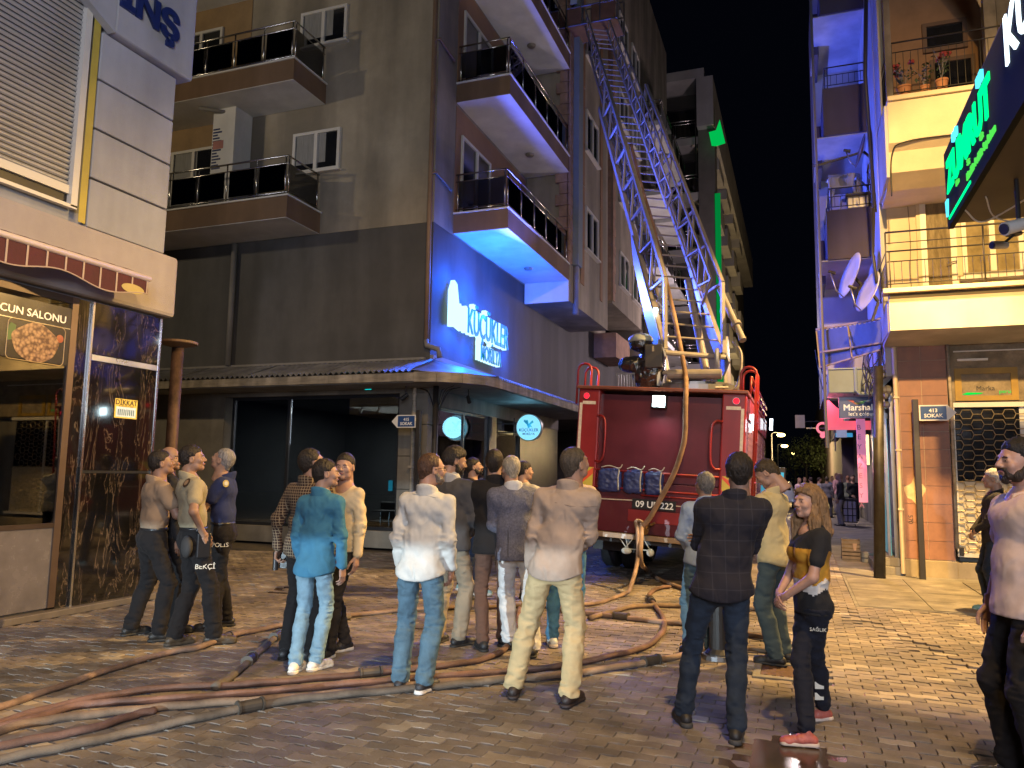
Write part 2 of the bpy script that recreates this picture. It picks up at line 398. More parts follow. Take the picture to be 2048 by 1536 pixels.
SKIN = {}
def skinmat(c):
    if c not in SKIN:
        g_ = sum(c)/3; c0 = c; c = tuple(.82*v+.18*g_ for v in c)
        m = mat('skin', c, rough=.5, var=.12, vs=18, bump=.05, bs=220, spec=.4); SKIN[c0] = m; SKIN[c] = m
        m.node_tree.nodes['Principled BSDF'].inputs['Subsurface Weight'].default_value = .08
        m.node_tree.nodes['Principled BSDF'].inputs['Subsurface Radius'].default_value = (.01, .004, .002)
    return SKIN[c]
def cloth(name, c, rough=.85, plaid=None, bs=420, bump=.25, var=.12, vs=6):
    m = mat(name, c, rough=rough, var=var, vs=vs, bump=bump, bs=bs, spec=.25)
    N = m.node_tree.nodes; L = m.node_tree.links; b = N['Principled BSDF']; b.inputs['Sheen Weight'].default_value = .03
    if bump:      # broad creases over the fine weave
        tc0 = N.new('ShaderNodeTexCoord'); mp0 = N.new('ShaderNodeMapping'); mp0.inputs['Scale'].default_value = (1, 1, .65); mp0.inputs['Rotation'].default_value = (.3, .5, 0); L.new(tc0.outputs['Object'], mp0.inputs[0]); nz = N.new('ShaderNodeTexNoise'); nz.noise_type = 'RIDGED_MULTIFRACTAL'; nz.inputs['Scale'].default_value = 9; nz.inputs['Detail'].default_value = 3; nz.inputs['Distortion'].default_value = .8; L.new(mp0.outputs[0], nz.inputs[0])
        b2 = N.new('ShaderNodeBump'); b2.inputs['Strength'].default_value = .8; b2.inputs['Distance'].default_value = .02; L.new(nz.outputs[0], b2.inputs['Height']); old = b.inputs['Normal'].links[0].from_socket; L.new(old, b2.inputs['Normal']); L.new(b2.outputs[0], b.inputs['Normal'])
    if plaid:
        c2, px, pz, w = plaid
        tc = N.new('ShaderNodeTexCoord'); sp = N.new('ShaderNodeSeparateXYZ'); L.new(tc.outputs['Object'], sp.inputs[0])
        def line(sock, per):
            a = N.new('ShaderNodeMath'); a.operation = 'MULTIPLY'; a.inputs[1].default_value = 1/per; L.new(sock, a.inputs[0])
            f = N.new('ShaderNodeMath'); f.operation = 'FRACT'; L.new(a.outputs[0], f.inputs[0])
            g = N.new('ShaderNodeMath'); g.operation = 'LESS_THAN'; g.inputs[1].default_value = w; L.new(f.outputs[0], g.inputs[0]); return g.outputs[0]
        a = line(sp.outputs[0], px); c_ = line(sp.outputs[2], pz)
        mx = N.new('ShaderNodeMath'); mx.operation = 'MAXIMUM'; L.new(a, mx.inputs[0]); L.new(c_, mx.inputs[1])
        old = b.inputs['Base Color'].links[0].from_socket
        mm = N.new('ShaderNodeMix'); mm.data_type = 'RGBA'; L.new(mx.outputs[0], mm.inputs[0]); L.new(old, mm.inputs[6]); mm.inputs[7].default_value = tuple(c2)+(1,)
        L.new(mm.outputs[2], b.inputs['Base Color'])
    return m
HAIRS = {}
def hairmat(c):
    if c not in HAIRS: HAIRS[c] = mat('hair', c, rough=.5, var=.45, vs=60, bump=.6, bs=160, spec=.35, stretch=(1, 1, .25))
    return HAIRS[c]
EYE = mat('eye_white', (.75, .72, .68), rough=.2, var=0); IRIS = mat('iris', (.03, .018, .01), rough=.15, var=0)
BLACKP = mat('black_plastic', (.015, .015, .017), rough=.35, var=.1)
LENS = glassmat('spectacle_glass', (.9, .92, .93), .06)

def rotz(a): return np.array(((cos(a), -sin(a), 0), (sin(a), cos(a), 0), (0, 0, 1)))
def rotx(a): return np.array(((1, 0, 0), (0, cos(a), -sin(a)), (0, sin(a), cos(a))))
def roty(a): return np.array(((cos(a), 0, sin(a)), (0, 1, 0), (-sin(a), 0, cos(a))))
def hand_rot(d, palm):
    """rotation that takes -z to d and -x to palm"""
    z = -np.array(d, float); z /= np.linalg.norm(z); x = -np.array(palm, float); x = x-z*(x@z); x /= np.linalg.norm(x); y = np.cross(z, x)
    return np.stack([x, y, z], 1)
# wrist target, elbow hint, hand direction, palm direction (for the right arm; mirrored for the left)
ARMS = {'down': ((.25, .05, .865), (.5, -1, 0), (.02, .12, -1), (-1, .15, 0), 'relax'),
        'pocket': ((.215, .10, .90), (.22, -1, 0), (-.15, .25, -1), (-1, .1, 0), 'relax'),
        'hip': ((.205, .03, .985), (1, -.75, .15), (-.15, .55, -.85), (-1, -.3, 0), 'relax'),
        'cross': ((-.07, .215, 1.17), (1, -.1, -.5), (-1, .1, .1), (0, -1, 0), 'relax'),
        'front': ((.055, .22, .98), (1, -.6, -.2), (-.8, .35, -.5), (0, -1, -.2), 'relax'),
        'chest': ((.08, .27, 1.17), (1, -.4, -.6), (-.5, .7, .5), (-.3, -1, .2), 'hold'),
        'reach': ((.22, .5, 1.27), (.5, -.2, -1), (.1, 1, .1), (-1, 0, -.3), 'hold'),
        'side': ((.30, .02, .90), (.8, -.8, 0), (.25, .2, -1), (-1, .2, 0), 'hold')}
PEOPLE = {}
def person(key, label, px, head, H=1.76, feet=None, body=0, look=None, pitch=0, skin=(.36, .2, .13), hair=(.02, .015, .012), hairstyle='short', beard=None,
           top=None, topkind='shirt', sleeve='long', hem=.86, tuck=False, trousers=None, shoes=((.02, .02, .022), (.02, .02, .02), 'dress'), arms=('down', 'down'), build=1.0, belly=0.0, female=False,
           glasses=False, lean=0.0, under=None, collar=True, vox=.0125, hands=True, group=None, tilt=0.0, shorts=False):
    """px: ground pixel of the standing point; body, look: heading in degrees clockwise from the viewing direction of the camera"""
    g = on_z(*px); D2 = Vector((g.x, g.y)); base_h = degrees_cam
    th = radians(base_h+body); s = H/1.78
    root = thing('person', label, 'person', (g.x, g.y, 0), -th, group or 'people gathered behind the fire engine'); root.scale = (s, s, s)
    Rw = rotz(th)  # world to local (root rotated by -th)
    loc = lambda p: (Rw @ (np.array((p[0]-g.x, p[1]-g.y, 0)))/s)
    hx = .086*build
    if feet is None: FL, FR = np.array((-.11, -.02, 0)), np.array((.11, .03, 0))
    else: FL, FR = loc(on_z(*feet[0])), loc(on_z(*feet[1]))
    mid = (FL+FR)/2; off = np.array((mid[0], mid[1], 0)); cx = off*.9
    spread = np.linalg.norm(FL-FR); drop = max(0, spread-.25)**2*.22
    hipz = .935-drop; lat = np.zeros(3)
    if head:    # lean so that the head stands where the photograph has it
        hw = root.location+Vector(tuple(Rw.T @ (cx*s)))+Vector((0, 0, 1.66*s)); q = pix(hw); dl = max(-.22, min(.22, (head-q[0])/FPX*q[2])); v_ = Vector((RT.x, RT.y, 0)).normalized()*dl/s; lat = Rw @ np.array((v_.x, v_.y, 0))
    cx = cx+lat*.4; P0 = cx+np.array((0, 0, hipz))
    lf = np.array((0, lean, 0))
    def tor(z): return cx+lat*.6*max(0, (z-.93)/.7)+np.array((0, lean*(z-.93)/.5, 0))+np.array((0, 0, z-drop))
    b = build; fm = .92 if female else 1.0
    sh = {sx: tor(1.405)+np.array((sx*.172*b*fm, -.005, 0)) for sx in (-1, 1)}
    # arms
    el = {}; wr = {}; pose = {}
    for sx, a in ((-1, arms[0]), (1, arms[1])):
        A = ARMS[a] if isinstance(a, str) else a
        t = np.array(A[0], float); t = np.array((t[0]*sx*(b if abs(t[0]) > .15 else 1), t[1]+(belly*.7 if t[1] > .2 else 0), t[2]))
        if a == 'cross' and sx < 0: t[2] += .045; t[1] += .015
        e, w = ik(sh[sx], tor(t[2])+np.array((t[0], t[1], 0)), .285, .255, (A[1][0]*sx, A[1][1], A[1][2]))
        el[sx] = e; wr[sx] = w; pose[sx] = A
    # legs
    kn = {}; an = {}; hp = {}
    for sx, Ft in ((-1, FL), (1, FR)):
        hp[sx] = P0+np.array((sx*hx, 0, 0)); out = np.array((sx*.25, 1, 0)) if spread < .5 else np.array((sx*.5, 1, 0))
        kn[sx], an[sx] = ik(hp[sx], Ft+np.array((0, 0, .09)), .435, .43, out)
    L = min(FL[0], FR[0], cx[0])-.5; Rr = max(FL[0], FR[0], cx[0])+.5; Bk = min(FL[1], FR[1], cx[1])-.4; Fr = max(FL[1], FR[1], cx[1])+.45+belly+max(0, max(w[1] for w in wr.values())-.3)
    h = vox
    # head placement
    lk = radians((look if look is not None else body)-body); pt = radians(pitch)
    HC = tor(1.645)+np.array((0, .018+lean*.3, 0)); HR = rotz(-lk) @ rotx(pt) @ roty(radians(tilt))
    hv, hq, HF = head_mesh('f' if female else 'm'); hv2 = (hv @ HR.T)+HC
    NB = tor(1.43)
    # body core + arms
    F = Field(.0125, (L, Bk, .85-drop), (Rr, Fr, 1.62-drop))
    F.cap(HC+HR @ np.array((0, -.04, -.12)), NB+np.array((0, -.012, 0)), .05 if female else .06, .074, k=0)
    F.cap(NB+np.array((0, 0, -.02)), tor(1.0), .085, .09, k=.05, flat=((1, 0, 0), 1.3))
    for sx in (-1, 1):
        F.cap(NB, sh[sx]+np.array((-sx*.02, 0, -.01)), .045, .045, k=.05)
        F.cap(sh[sx], el[sx], .047 if not female else .042, .037, k=.03); F.cap(el[sx], wr[sx], .038, .025, k=.02)
    bv, bq = F.mesh(); V = [bv]; Q = [bq]; n = len(bv)
    V.append(hv2); Q.append(hq+n); n += len(hv2)
    for sx in (-1, 1):
        A = pose[sx]
        if not hands: continue
        mv, mq = hand_mesh(A[4]); mv = mv.copy(); q = mq
        R = hand_rot(A[2], A[3])
        mv = mv*(.92 if female else 1.0) @ R.T
        if sx < 0: mv = mv*np.array((-1, 1, 1)); q = mq[:, ::-1]
        V.append(mv+wr[sx]); Q.append(q+n); n += len(mv)
    npmesh('body', np.concatenate(V), np.concatenate(Q), skinmat(skin), root)
    seed = sum(ord(c) for c in key)*.37
    # trousers
    F = Field(h, (L, Bk, .0), (Rr, Fr, 1.1)); lw = (.085, .06, .057) if trousers[1] == 'slim' else (.09, .07, .07)
    F.cap(P0+np.array((-.055*b, -.005, .0)), P0+np.array((.055*b, -.005, .0)), .106*b, k=0)
    F.cap(P0+np.array((-.045, -.028, -.03)), P0+np.array((.045, -.028, -.03)), .1*b, k=.04)
    F.cap(P0+np.array((0, 0, .0)), P0+np.array((0, .005, .12)), .1*b, .1*b, k=.05, flat=((1, 0, 0), 1.42))
    for sx in (-1, 1):
        F.cap(hp[sx]+np.array((0, -.005, -.03)), kn[sx], lw[0]*b, lw[1]*b**.5, k=.03)
        q_ = kn[sx]+(an[sx]-kn[sx])*(.35); F.cap(kn[sx], q_+np.array((0, -.012, 0)), lw[1]*b**.5, lw[1], k=.025)
        e_ = an[sx]+np.array((0, -.005, .0 if not shorts else .33)); F.cap(q_+np.array((0, -.012, 0)), e_, lw[1], lw[2], k=.03)
    kz = (kn[-1][2]+kn[1][2])/2
    def folds(X, Y, Z):
        m = np.exp(-((Z-kz)/.14)**2)+1.3*np.exp(-((Z-.13)/.09)**2)+.8*np.exp(-((Z-.8)/.12)**2)+.25
        a = vnoise(X*8+seed, Y*8, Z*20+X*10*np.sign(X-cx[0])); c = vnoise(X*15+seed, Y*15+3, Z*38)
        return .012*m*a+.016*m*(np.abs(c)*2-.35)+.004*m*vnoise(X*40, Y*40, Z*70)
    F.disp(folds); F.cut(lambda X, Y, Z: np.maximum(.055-Z, Z-((1.04 if tuck else hem+.05)-drop)))
    v, q = F.mesh(); npmesh('trousers', v, q, trousers[0], root)
    if shorts: pass
    # belt
    if tuck:
        bb = MB(); n_ = 28; c = tor(1.01); pts = [(c[0]+.142*b*cos(2*pi*i/n_), c[1]+(.1*b)*sin(2*pi*i/n_)+.004, c[2]+.01) for i in range(n_)]
        bb.tube(pts, .021, 6, closed=True).build('belt', BLACKP, root, smooth=True)
    # top
    F = Field(h, (L, Bk, .6), (Rr, Fr, 1.62)); jk = .012 if topkind in ('jacket', 'coat') else 0; x = h*.15
    F.cap(tor(1.36)+np.array((-.085*b*fm, 0, 0)), tor(1.36)+np.array((.085*b*fm, 0, 0)), .098*b+jk, k=0, flat=((0, 1, 0), 1.15))
    F.cap(tor(1.32), tor(1.12)+np.array((0, belly*.4, 0)), .112*b+jk, .107*b+jk+belly*.3, k=.05, flat=((1, 0, 0), 1.36))
    F.cap(tor(1.12)+np.array((0, belly*.5, 0)), tor(1.0 if tuck else hem-.02)+np.array((0, belly*.3, 0)), .107*b+jk+belly*.3, (.104 if tuck else (.116 if female else .131))*b+jk+belly*.2, k=.05, flat=((1, 0, 0), 1.42))
    if belly > .02: F.ell(tor(1.1)+np.array((0, .06+belly*.6, 0)), (.15*b, .1+belly*.6, .16), k=.06)
    if female:
        for sx in (-1, 1): F.ell(tor(1.29)+np.array((sx*.07, .085, 0)), (.062, .06, .065), k=.035)
    for sx in (-1, 1):
        F.cap(tor(1.41)+np.array((sx*.04, -.012, .025)), sh[sx]+np.array((-sx*.012, 0, -.006)), .052+jk, .058*b+jk, k=.06)
        if sleeve == 'long':
            F.cap(sh[sx], el[sx], .059*b+jk, .051+jk*.7, k=.03); F.cap(el[sx], wr[sx]+(el[sx]-wr[sx])*.06, .053+jk*.7, .040+jk*.5, k=.03)
        elif sleeve == 'rolled':
            F.cap(sh[sx], el[sx], .063*b, .055, k=.03); F.cap(el[sx], el[sx]+(wr[sx]-el[sx])*.3, .055, .052, k=.02)
        else:
            F.cap(sh[sx], sh[sx]+(el[sx]-sh[sx])*.58, .064*b, .062*b, k=.03)
    F.cap(NB+np.array((0, -.03, -.03)), NB+np.array((0, -.02, .012)), .088, .080, k=.025)
    if not tuck: F.cap(tor(hem+.05)+np.array((-.05*b, -.026, 0)), tor(hem+.05)+np.array((.05*b, -.026, 0)), .118*b*(.88 if female else 1)+jk*.6, k=.05)
    def folds2(X, Y, Z):
        r = vnoise(X*7+seed, Y*7, Z*15+X*9)*.016+.02*(np.abs(vnoise(X*9+seed, Y*9+Z*4, Z*7-X*6*np.sign(X-cx[0])))-.18)+.005*vnoise(X*34, Y*34+seed, Z*30)
        for sx in (-1, 1):
            e = el[sx]; dd = (X-e[0])**2+(Y-e[1])**2+(Z-e[2])**2
            r = r+.05*np.exp(-dd/.014)*(np.abs(vnoise(X*18+seed, Y*18, Z*30))-.16)
            e = sh[sx]*.6+tor(1.25)*.4; dd = (X-e[0])**2+(Y-e[1])**2+(Z-e[2])**2
            r = r+.016*np.exp(-dd/.014)*vnoise(X*30*sx+Z*26, Y*10+seed, Z*16-X*14)
        w = np.exp(-((Z-(1.02 if tuck else .98))/.09)**2)
        return (r+(.020 if tuck else .013)*w*vnoise(X*14+seed, Y*14, Z*(20 if tuck else 9)))*(.55 if topkind in ('jacket', 'polo') else 1)
    F.disp(folds2)
    cz, cc = cx[2]+hem-drop, cx
    if tuck: F.cut(lambda X, Y, Z: (1.0-drop)-Z-(X*0))
    else:
        wav = .018 if topkind == 'shirt' else .0
        def hemcut(X, Y, Z):
            c = cz+wav*2*np.clip(np.abs(X-cc[0])/.17, 0, 1.2)**2-(wav if wav else 0)-Z
            far = np.zeros_like(X)
            for sx in (-1, 1):      # keep the sleeves that hang lower than the hem
                A_, B_ = el[sx], wr[sx]; d = B_-A_; L2 = (d*d).sum(); t = np.clip(((X-A_[0])*d[0]+(Y-A_[1])*d[1]+(Z-A_[2])*d[2])/L2, 0, 1)
                q = np.sqrt((X-A_[0]-t*d[0])**2+(Y-A_[1]-t*d[1])**2+(Z-A_[2]-t*d[2])**2); far = np.maximum(far, (q < .062).astype(np.float32))
            return np.where(far > 0, -1, c)
        F.cut(hemcut)
    if topkind == 'jacket':   # open front
        F.cut(lambda X, Y, Z: np.where((Y > cc[1]+.02) & (Z > .9), .05+.10*np.clip((Z-1.1)/.35, 0, 1)-np.abs(X-cc[0])-.03, -1))
    v, q = F.mesh(); tname = {'shirt': 'shirt', 'jacket': 'jacket', 'polo': 'polo_shirt', 'sweater': 'sweater', 'tee': 't_shirt', 'vest': 'uniform_top'}[topkind]
    npmesh(tname, v, q, top, root)
    if under is not None:
        F = Field(.0125, (L, Bk, .7), (Rr, Fr, 1.62))
        F.cap(tor(1.36)+np.array((-.07*b, 0, 0)), tor(1.36)+np.array((.07*b, 0, 0)), .093*b, k=0, flat=((0, 1, 0), 1.1)); F.cap(tor(1.32), tor(.98), .105*b, .1*b, k=.05, flat=((1, 0, 0), 1.25))
        F.cap(NB+np.array((0, -.02, 0)), NB+np.array((0, -.008, .062)), .074, .068, k=.02)
        v, q = F.mesh(); npmesh('shirt', v, q, under, root)
    if collar:
        F = Field(.0065, NB+np.array((-.13, -.14, -.05)), NB+np.array((.13, .13, .13))); cb = NB+np.array((0, -.016, 0)); dn = np.array((0, -.012, .0))
        F.cap(cb+np.array((0, .012, -.0)), cb+dn+np.array((0, -.006, .085)), .092+jk*.5, .079+jk*.3, k=0); F.cap(cb+np.array((0, .02, -.04)), cb+dn+np.array((0, 0, .12)), .067, .066, k=0, mode='sub')
        F.cut(lambda X, Y, Z: np.maximum(np.maximum(Z-(cb[2]+.078-(Y-cb[1])*.35), (cb[2]-.006-(Y-cb[1])*.25)-Z), np.where(Y > cb[1]+.02, .028+.3*(cb[2]+.05-Z)-np.abs(X-cb[0]), -1)))
        v, q = F.mesh()
        if len(q): npmesh('collar', v, q, under if (topkind == 'jacket' and under is not None) else top, root)
    # shoes
    (uv, uq), (sv, sq) = shoe_mesh(shoes[2]); um = mat('shoe_upper', shoes[0], rough=.5, var=.2, vs=25, bump=.2, bs=120); sm = mat('shoe_sole', shoes[1], rough=.7, var=.1)
    for sx, Ft in ((-1, FL), (1, FR)):
        toe = radians(sx*12)*-1; R = rotz(toe); sc = .88 if female else 1
        o = npmesh('shoe', uv*sc @ R.T+np.array((Ft[0], Ft[1], 0)), uq, um, root); npmesh('sole', sv*sc @ R.T+np.array((Ft[0], Ft[1], 0)), sq, sm, o)
    # hair
    if hairstyle != 'bald':
        F = Field(.0055, (-.14, -.17, -.12 if hairstyle != 'long' else -.46), (.14, .15, .16)); t = {'short': .010, 'crop': .0045, 'full': .018, 'long': .018, 'thin': .006}[hairstyle]
        F.ell((0, -.014, .03), (.078+t, .099+t, .094+t*1.25), k=0); F.cap((0, -.05, -.02), (0, -.055, -.055), .058+t*.8, .05, k=.02)
        F.disp(lambda X, Y, Z: .011*vnoise(X*60+seed, Y*60, Z*28)*min(1, t/.012)+.006*vnoise(X*130, Y*130, Z*60))
        hl = .062 if hairstyle != 'thin' else .10
        if hairstyle != 'long': F.disp(lambda X, Y, Z: .9*t*np.exp(-np.clip(Z-(hl+(Y-.075)*.55), 0, 1)/.016)*(Y > .02)+.7*t*np.exp(-np.clip(Z+.075, 0, 1)/.02))
        def hm(X, Y, Z):
            Z = Z+.012*vnoise(X*90+seed, Y*90, Z*40); Y = Y+.008*vnoise(X*70, Y*70+seed, Z*70)
            d = np.maximum(-(Z-(hl+(Y-.075)*.55)), 0)*(Y > .035)      # forehead and face stay bare
            d = np.maximum(d, np.where((Y > -.0) & (Z < .0+(.035-Y)*0) & (Y > .012), .02, -1))
            d = np.maximum(d, np.where(Z < -.075, .02, -1)) if hairstyle != 'long' else d
            d = np.maximum(d, np.where((np.abs(X) > .067) & (Y > -.024) & (Z < .022), .02, -1)) if hairstyle != 'long' else d
            return np.where(d > 0, d+.002, -1)
        F.cut(hm)
        if hairstyle == 'long':
            for sx in (-1, 1):
                F.cap((sx*.06, -.02, .04), (sx*.088, .01, -.13), .03, .034, k=.02, flat=((0, 1, 0), 1.3)); F.cap((sx*.088, .01, -.13), (sx*.1, .03, -.31), .034, .018, k=.02, flat=((0, 1, 0), 1.3))
            for xx in (-.05, 0, .05): F.cap((xx, -.07, .03), (xx*1.3, -.115, -.2), .045, .045, k=.03); F.cap((xx*1.3, -.115, -.2), (xx*1.5, -.12, -.39), .042, .016, k=.03)
            F.cap((-.05, .06, .1), (.03, .085, .085), .02, .014, k=.02)
            F.disp(lambda X, Y, Z: (.020*vnoise(X*75, Y*75, Z*7)+.009*vnoise(X*160, Y*160, Z*10))*np.clip(.25+(.1-Z)*6, .2, 1))
        v, q = F.mesh()
        if len(q): npmesh('hair', (v @ HR.T)+HC, q, hairmat(hair), root)
    if beard:
        F = Field(.005, (-.1, -.02, -.14), (.1, .13, .0)); F.D = HF.D[tuple(slice(0, 2) for _ in range(3))].mean()*0+F.D
        F.cap((-.04, .034, -.075), (.04, .034, -.075), .032, k=0); F.cap((0, .07, -.094), (0, .074, -.09), .026, k=.02)
        F.cap((-.024, .089, -.040), (.024, .089, -.040), .0095, k=.008)
        for sx in (-1, 1): F.cap((sx*.064, .005, -.03), (sx*.052, .03, -.07), .016, .022, k=.015); F.cap((sx*.026, .088, -.045), (sx*.03, .07, -.08), .011, .015, k=.01)
        F.cap((-.018, .1, -.055), (.018, .1, -.055), .0085, k=.004, mode='sub')
        F.disp(lambda X, Y, Z: .007*vnoise(X*110, Y*110, Z*60)); v, q = F.mesh(); npmesh('beard', (v @ HR.T)+HC, q, hairmat(beard), root)
    # eyes
    if look is None or abs(((look+180) % 360)-180) > 35:
        for sx in (-1, 1):
            e = MB(); e.ball((0, 0, 0), .0105, 12, 8); e.m = [1 if False else 0]*len(e.f)
            e.mi = 1; e.cyl((0, .0088, 0), (0, .0113, 0), .0062, .0050, 10)
            vv = np.array(e.v)+np.array((sx*.0305, .0800, .0025)); e.v = [tuple(p) for p in (vv @ HR.T)+HC]
            e.build('eye', [EYE, IRIS], root, smooth=True)
            w = MB(); w.tube([tuple(HR @ np.array(p)+HC) for p in ((sx*.016, .0945, .019), (sx*.03, .0955, .0235), (sx*.045, .086, .019))], .0032, 5); w.build('eyebrow', hairmat(hair), root, smooth=True)
        w = MB(); w.tube([tuple(HR @ np.array(p)+HC) for p in ((-.021, .0945, -.0545), (0, .1005, -.054), (.021, .0945, -.0545))], [.0035, .0065, .0035], 6); w.build('lips', LIP, root, smooth=True)
    if glasses:
        gl = MB()
        for sx in (-1, 1):
            c = np.array((sx*.032, .103, .003)); pts = [tuple(HR @ (c+np.array((.024*cos(a), -abs(sx*.024*cos(a)+.03)*.12, .017*sin(a))))+HC) for a in np.linspace(0, 2*pi, 17)[:-1]]
            gl.tube(pts, .002, 5, closed=True); gl.tube([tuple(HR @ np.array(p)+HC) for p in ((sx*.056, .096, .008), (sx*.079, .04, .008), (sx*.081, -.01, .0))], .0021, 5)
        gl.tube([tuple(HR @ np.array(p)+HC) for p in ((-.01, .106, .006), (.01, .106, .006))], .002, 5)
        gf = gl.build('glasses', BLACKP, root, smooth=True)
    d = dict(root=root, tor=tor, wr=wr, el=el, HC=HC, HR=HR, s=s, cx=cx, an=an, kn=kn, hp=hp, th=th, FL=FL, FR=FR, sh=sh); PEOPLE[key] = d
    return d
LIP = mat('lips', (.32, .11, .09), rough=.45, var=.05)
degrees_cam = -20.5
# ------------------------------------------------------------------ shared materials
M = {}
M['plaster_beige'] = mat('plaster_beige', (.35, .305, .23), rough=.9, var=.15, vs=1.2, bump=.25, bs=90, dirt=.4)
M['plaster_brown'] = mat('plaster_brown', (.26, .15, .085), rough=.9, var=.12, vs=1.5, bump=.2, bs=90)
M['slab_brown'] = mat('balcony_brown', (.20, .125, .075), rough=.85, var=.12, vs=1.5, bump=.2, bs=80, dirt=.25)
M['soffit'] = mat('soffit_white', (.76, .76, .74), rough=.9, var=.08, vs=1.5, bump=.1, bs=60, dirt=.15)
M['dark_paint'] = mat('dark_grey_paint', (.095, .093, .092), rough=.75, var=.16, vs=1.4, bump=.2, bs=80, dirt=.35)
M['white_frame'] = mat('white_window_frame', (.62, .60, .55), rough=.4, var=.05)
M['dark_glass'] = mat('dark_window_glass', (.012, .013, .016), rough=.06, var=.2, vs=3, spec=.8)
M['curtain'] = mat('net_curtain', (.25, .25, .24), rough=.9, var=.2, vs=8, stretch=(6, 6, .4))
M['steel'] = mat('stainless_steel', (.55, .53, .5), rough=.22, metal=1, var=.1)
M['rail_glass'] = glassmat('dark_railing_glass', (.28, .29, .30), .07)
M['pipe'] = mat('drain_pipe', (.2, .19, .18), rough=.6, var=.15)
M['pipe_brown'] = mat('brown_drain_pipe', (.20, .13, .085), rough=.6, var=.2)
M['stone_quoin'] = mat('quoin_stone', (.33, .21, .15), rough=.9, var=.25, vs=3, bump=.4, bs=30)
M['tin_roof'] = mat('corrugated_tin', (.36, .37, .40), rough=.45, metal=.5, var=.2, vs=3, dirt=.3)
M['fascia'] = mat('fascia_board', (.34, .30, .24), rough=.8, var=.3, vs=4, bump=.3, bs=25, dirt=.45, stretch=(.6, .6, 3))
M['shop_stone'] = mat('shop_stone', (.21, .195, .165), rough=.7, var=.18, vs=2.5, bump=.15, bs=50, dirt=.3)
M['black_frame'] = mat('black_frame', (.018, .02, .025), rough=.35, var=.1)
M['black_iron'] = mat('black_iron', (.02, .018, .018), rough=.5, var=.2, bump=.1)
M['glass'] = glassmat('shop_glass', (.55, .6, .62), .13)
M['wall_white'] = mat('white_panel', (.40, .41, .44), rough=.85, var=.07, vs=2, bump=.3, bs=120, dirt=.2)
M['concrete'] = mat('concrete', (.22, .205, .18), rough=.9, var=.2, vs=2.5, bump=.4, bs=60, dirt=.3)
M['metal_grey'] = mat('grey_metal', (.22, .22, .23), rough=.4, metal=.8, var=.15)
M['white_paint'] = mat('white_paint', (.7, .7, .68), rough=.5, var=.08)
M['cable'] = mat('cable', (.02, .02, .02), rough=.6, var=0)
M['creamwall'] = mat('cream_render', (.60, .51, .37), rough=.9, var=.08, vs=2, bump=.45, bs=150, dirt=.12)
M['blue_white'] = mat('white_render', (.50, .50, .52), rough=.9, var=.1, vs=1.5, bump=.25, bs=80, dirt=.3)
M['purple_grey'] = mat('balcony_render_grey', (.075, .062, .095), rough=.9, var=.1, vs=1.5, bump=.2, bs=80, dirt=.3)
M['letter_white'] = mat('letter_white', (.8, .8, .8), rough=.5, var=0)
M['navy'] = mat('navy_letter', (.012, .025, .12), rough=.4, var=.1)

YM = 14.6; XM = -7.34; XB = -5.99   # main building: front face, street face, balcony edge

# ------------------------------------------------------------------ ground with interlocking pavers
def pavermat(name, attr):
    m = bpy.data.materials.new(name); m.use_nodes = True; nt = m.node_tree; N = nt.nodes; L = nt.links; b = N['Principled BSDF']
    if attr: a = N.new('ShaderNodeAttribute'); a.attribute_name = 'tint'; t = a.outputs['Fac']
    else: a = N.new('ShaderNodeObjectInfo'); t = a.outputs['Random']
    r = N.new('ShaderNodeValToRGB'); L.new(t, r.inputs[0]); e = r.color_ramp.elements
    e[0].color = (.20, .18, .16, 1); e[1].color = (.42, .38, .32, 1); e[1].position = 1
    for p, c in ((.3, (.23, .20, .175)), (.7, (.28, .24, .20)), (.9, (.31, .27, .22))): k = e.new(p); k.color = c+(1,)
    g = N.new('ShaderNodeNewGeometry'); n = N.new('ShaderNodeTexNoise'); n.inputs['Scale'].default_value = .9; n.inputs['Detail'].default_value = 9; n.inputs['Roughness'].default_value = .68; L.new(g.outputs['Position'], n.inputs[0])
    r2 = N.new('ShaderNodeValToRGB'); r2.color_ramp.elements[0].position = .33; r2.color_ramp.elements[0].color = (.36, .35, .36, 1); r2.color_ramp.elements[1].position = .62; r2.color_ramp.elements[1].color = (1.05, 1.02, 1, 1); L.new(n.outputs[0], r2.inputs[0])
    x = N.new('ShaderNodeMix'); x.data_type = 'RGBA'; x.blend_type = 'MULTIPLY'; x.inputs[0].default_value = 1; L.new(r.outputs[0], x.inputs[6]); L.new(r2.outputs[0], x.inputs[7]); L.new(x.outputs[2], b.inputs['Base Color'])
    n2 = N.new('ShaderNodeTexNoise'); n2.inputs['Scale'].default_value = 1.7; n2.inputs['Detail'].default_value = 4; L.new(g.outputs['Position'], n2.inputs[0])
    mr = N.new('ShaderNodeMapRange'); mr.inputs[1].default_value = .35; mr.inputs[2].default_value = .65; mr.inputs[3].default_value = .62; mr.inputs[4].default_value = .95; L.new(n2.outputs[0], mr.inputs[0]); L.new(mr.outputs[0], b.inputs['Roughness']); b.inputs['Specular IOR Level'].default_value = .28
    n3 = N.new('ShaderNodeTexNoise'); n3.inputs['Scale'].default_value = 75; n3.inputs['Detail'].default_value = 6; L.new(g.outputs['Position'], n3.inputs[0]); bp = N.new('ShaderNodeBump'); bp.inputs['Strength'].default_value = .5; bp.inputs['Distance'].default_value = .008; L.new(n3.outputs[0], bp.inputs['Height']); L.new(bp.outputs[0], b.inputs['Normal'])
    return m
gm = MB(); gm.box(-60, 60, -20, 260, -.35, -.052); ground = struct(gm.build('ground', mat('sand_joint', (.085, .073, .06), rough=.95, var=.3, vs=8, bump=.3)))
PL, PW, GAP = .205, .1075, .0055
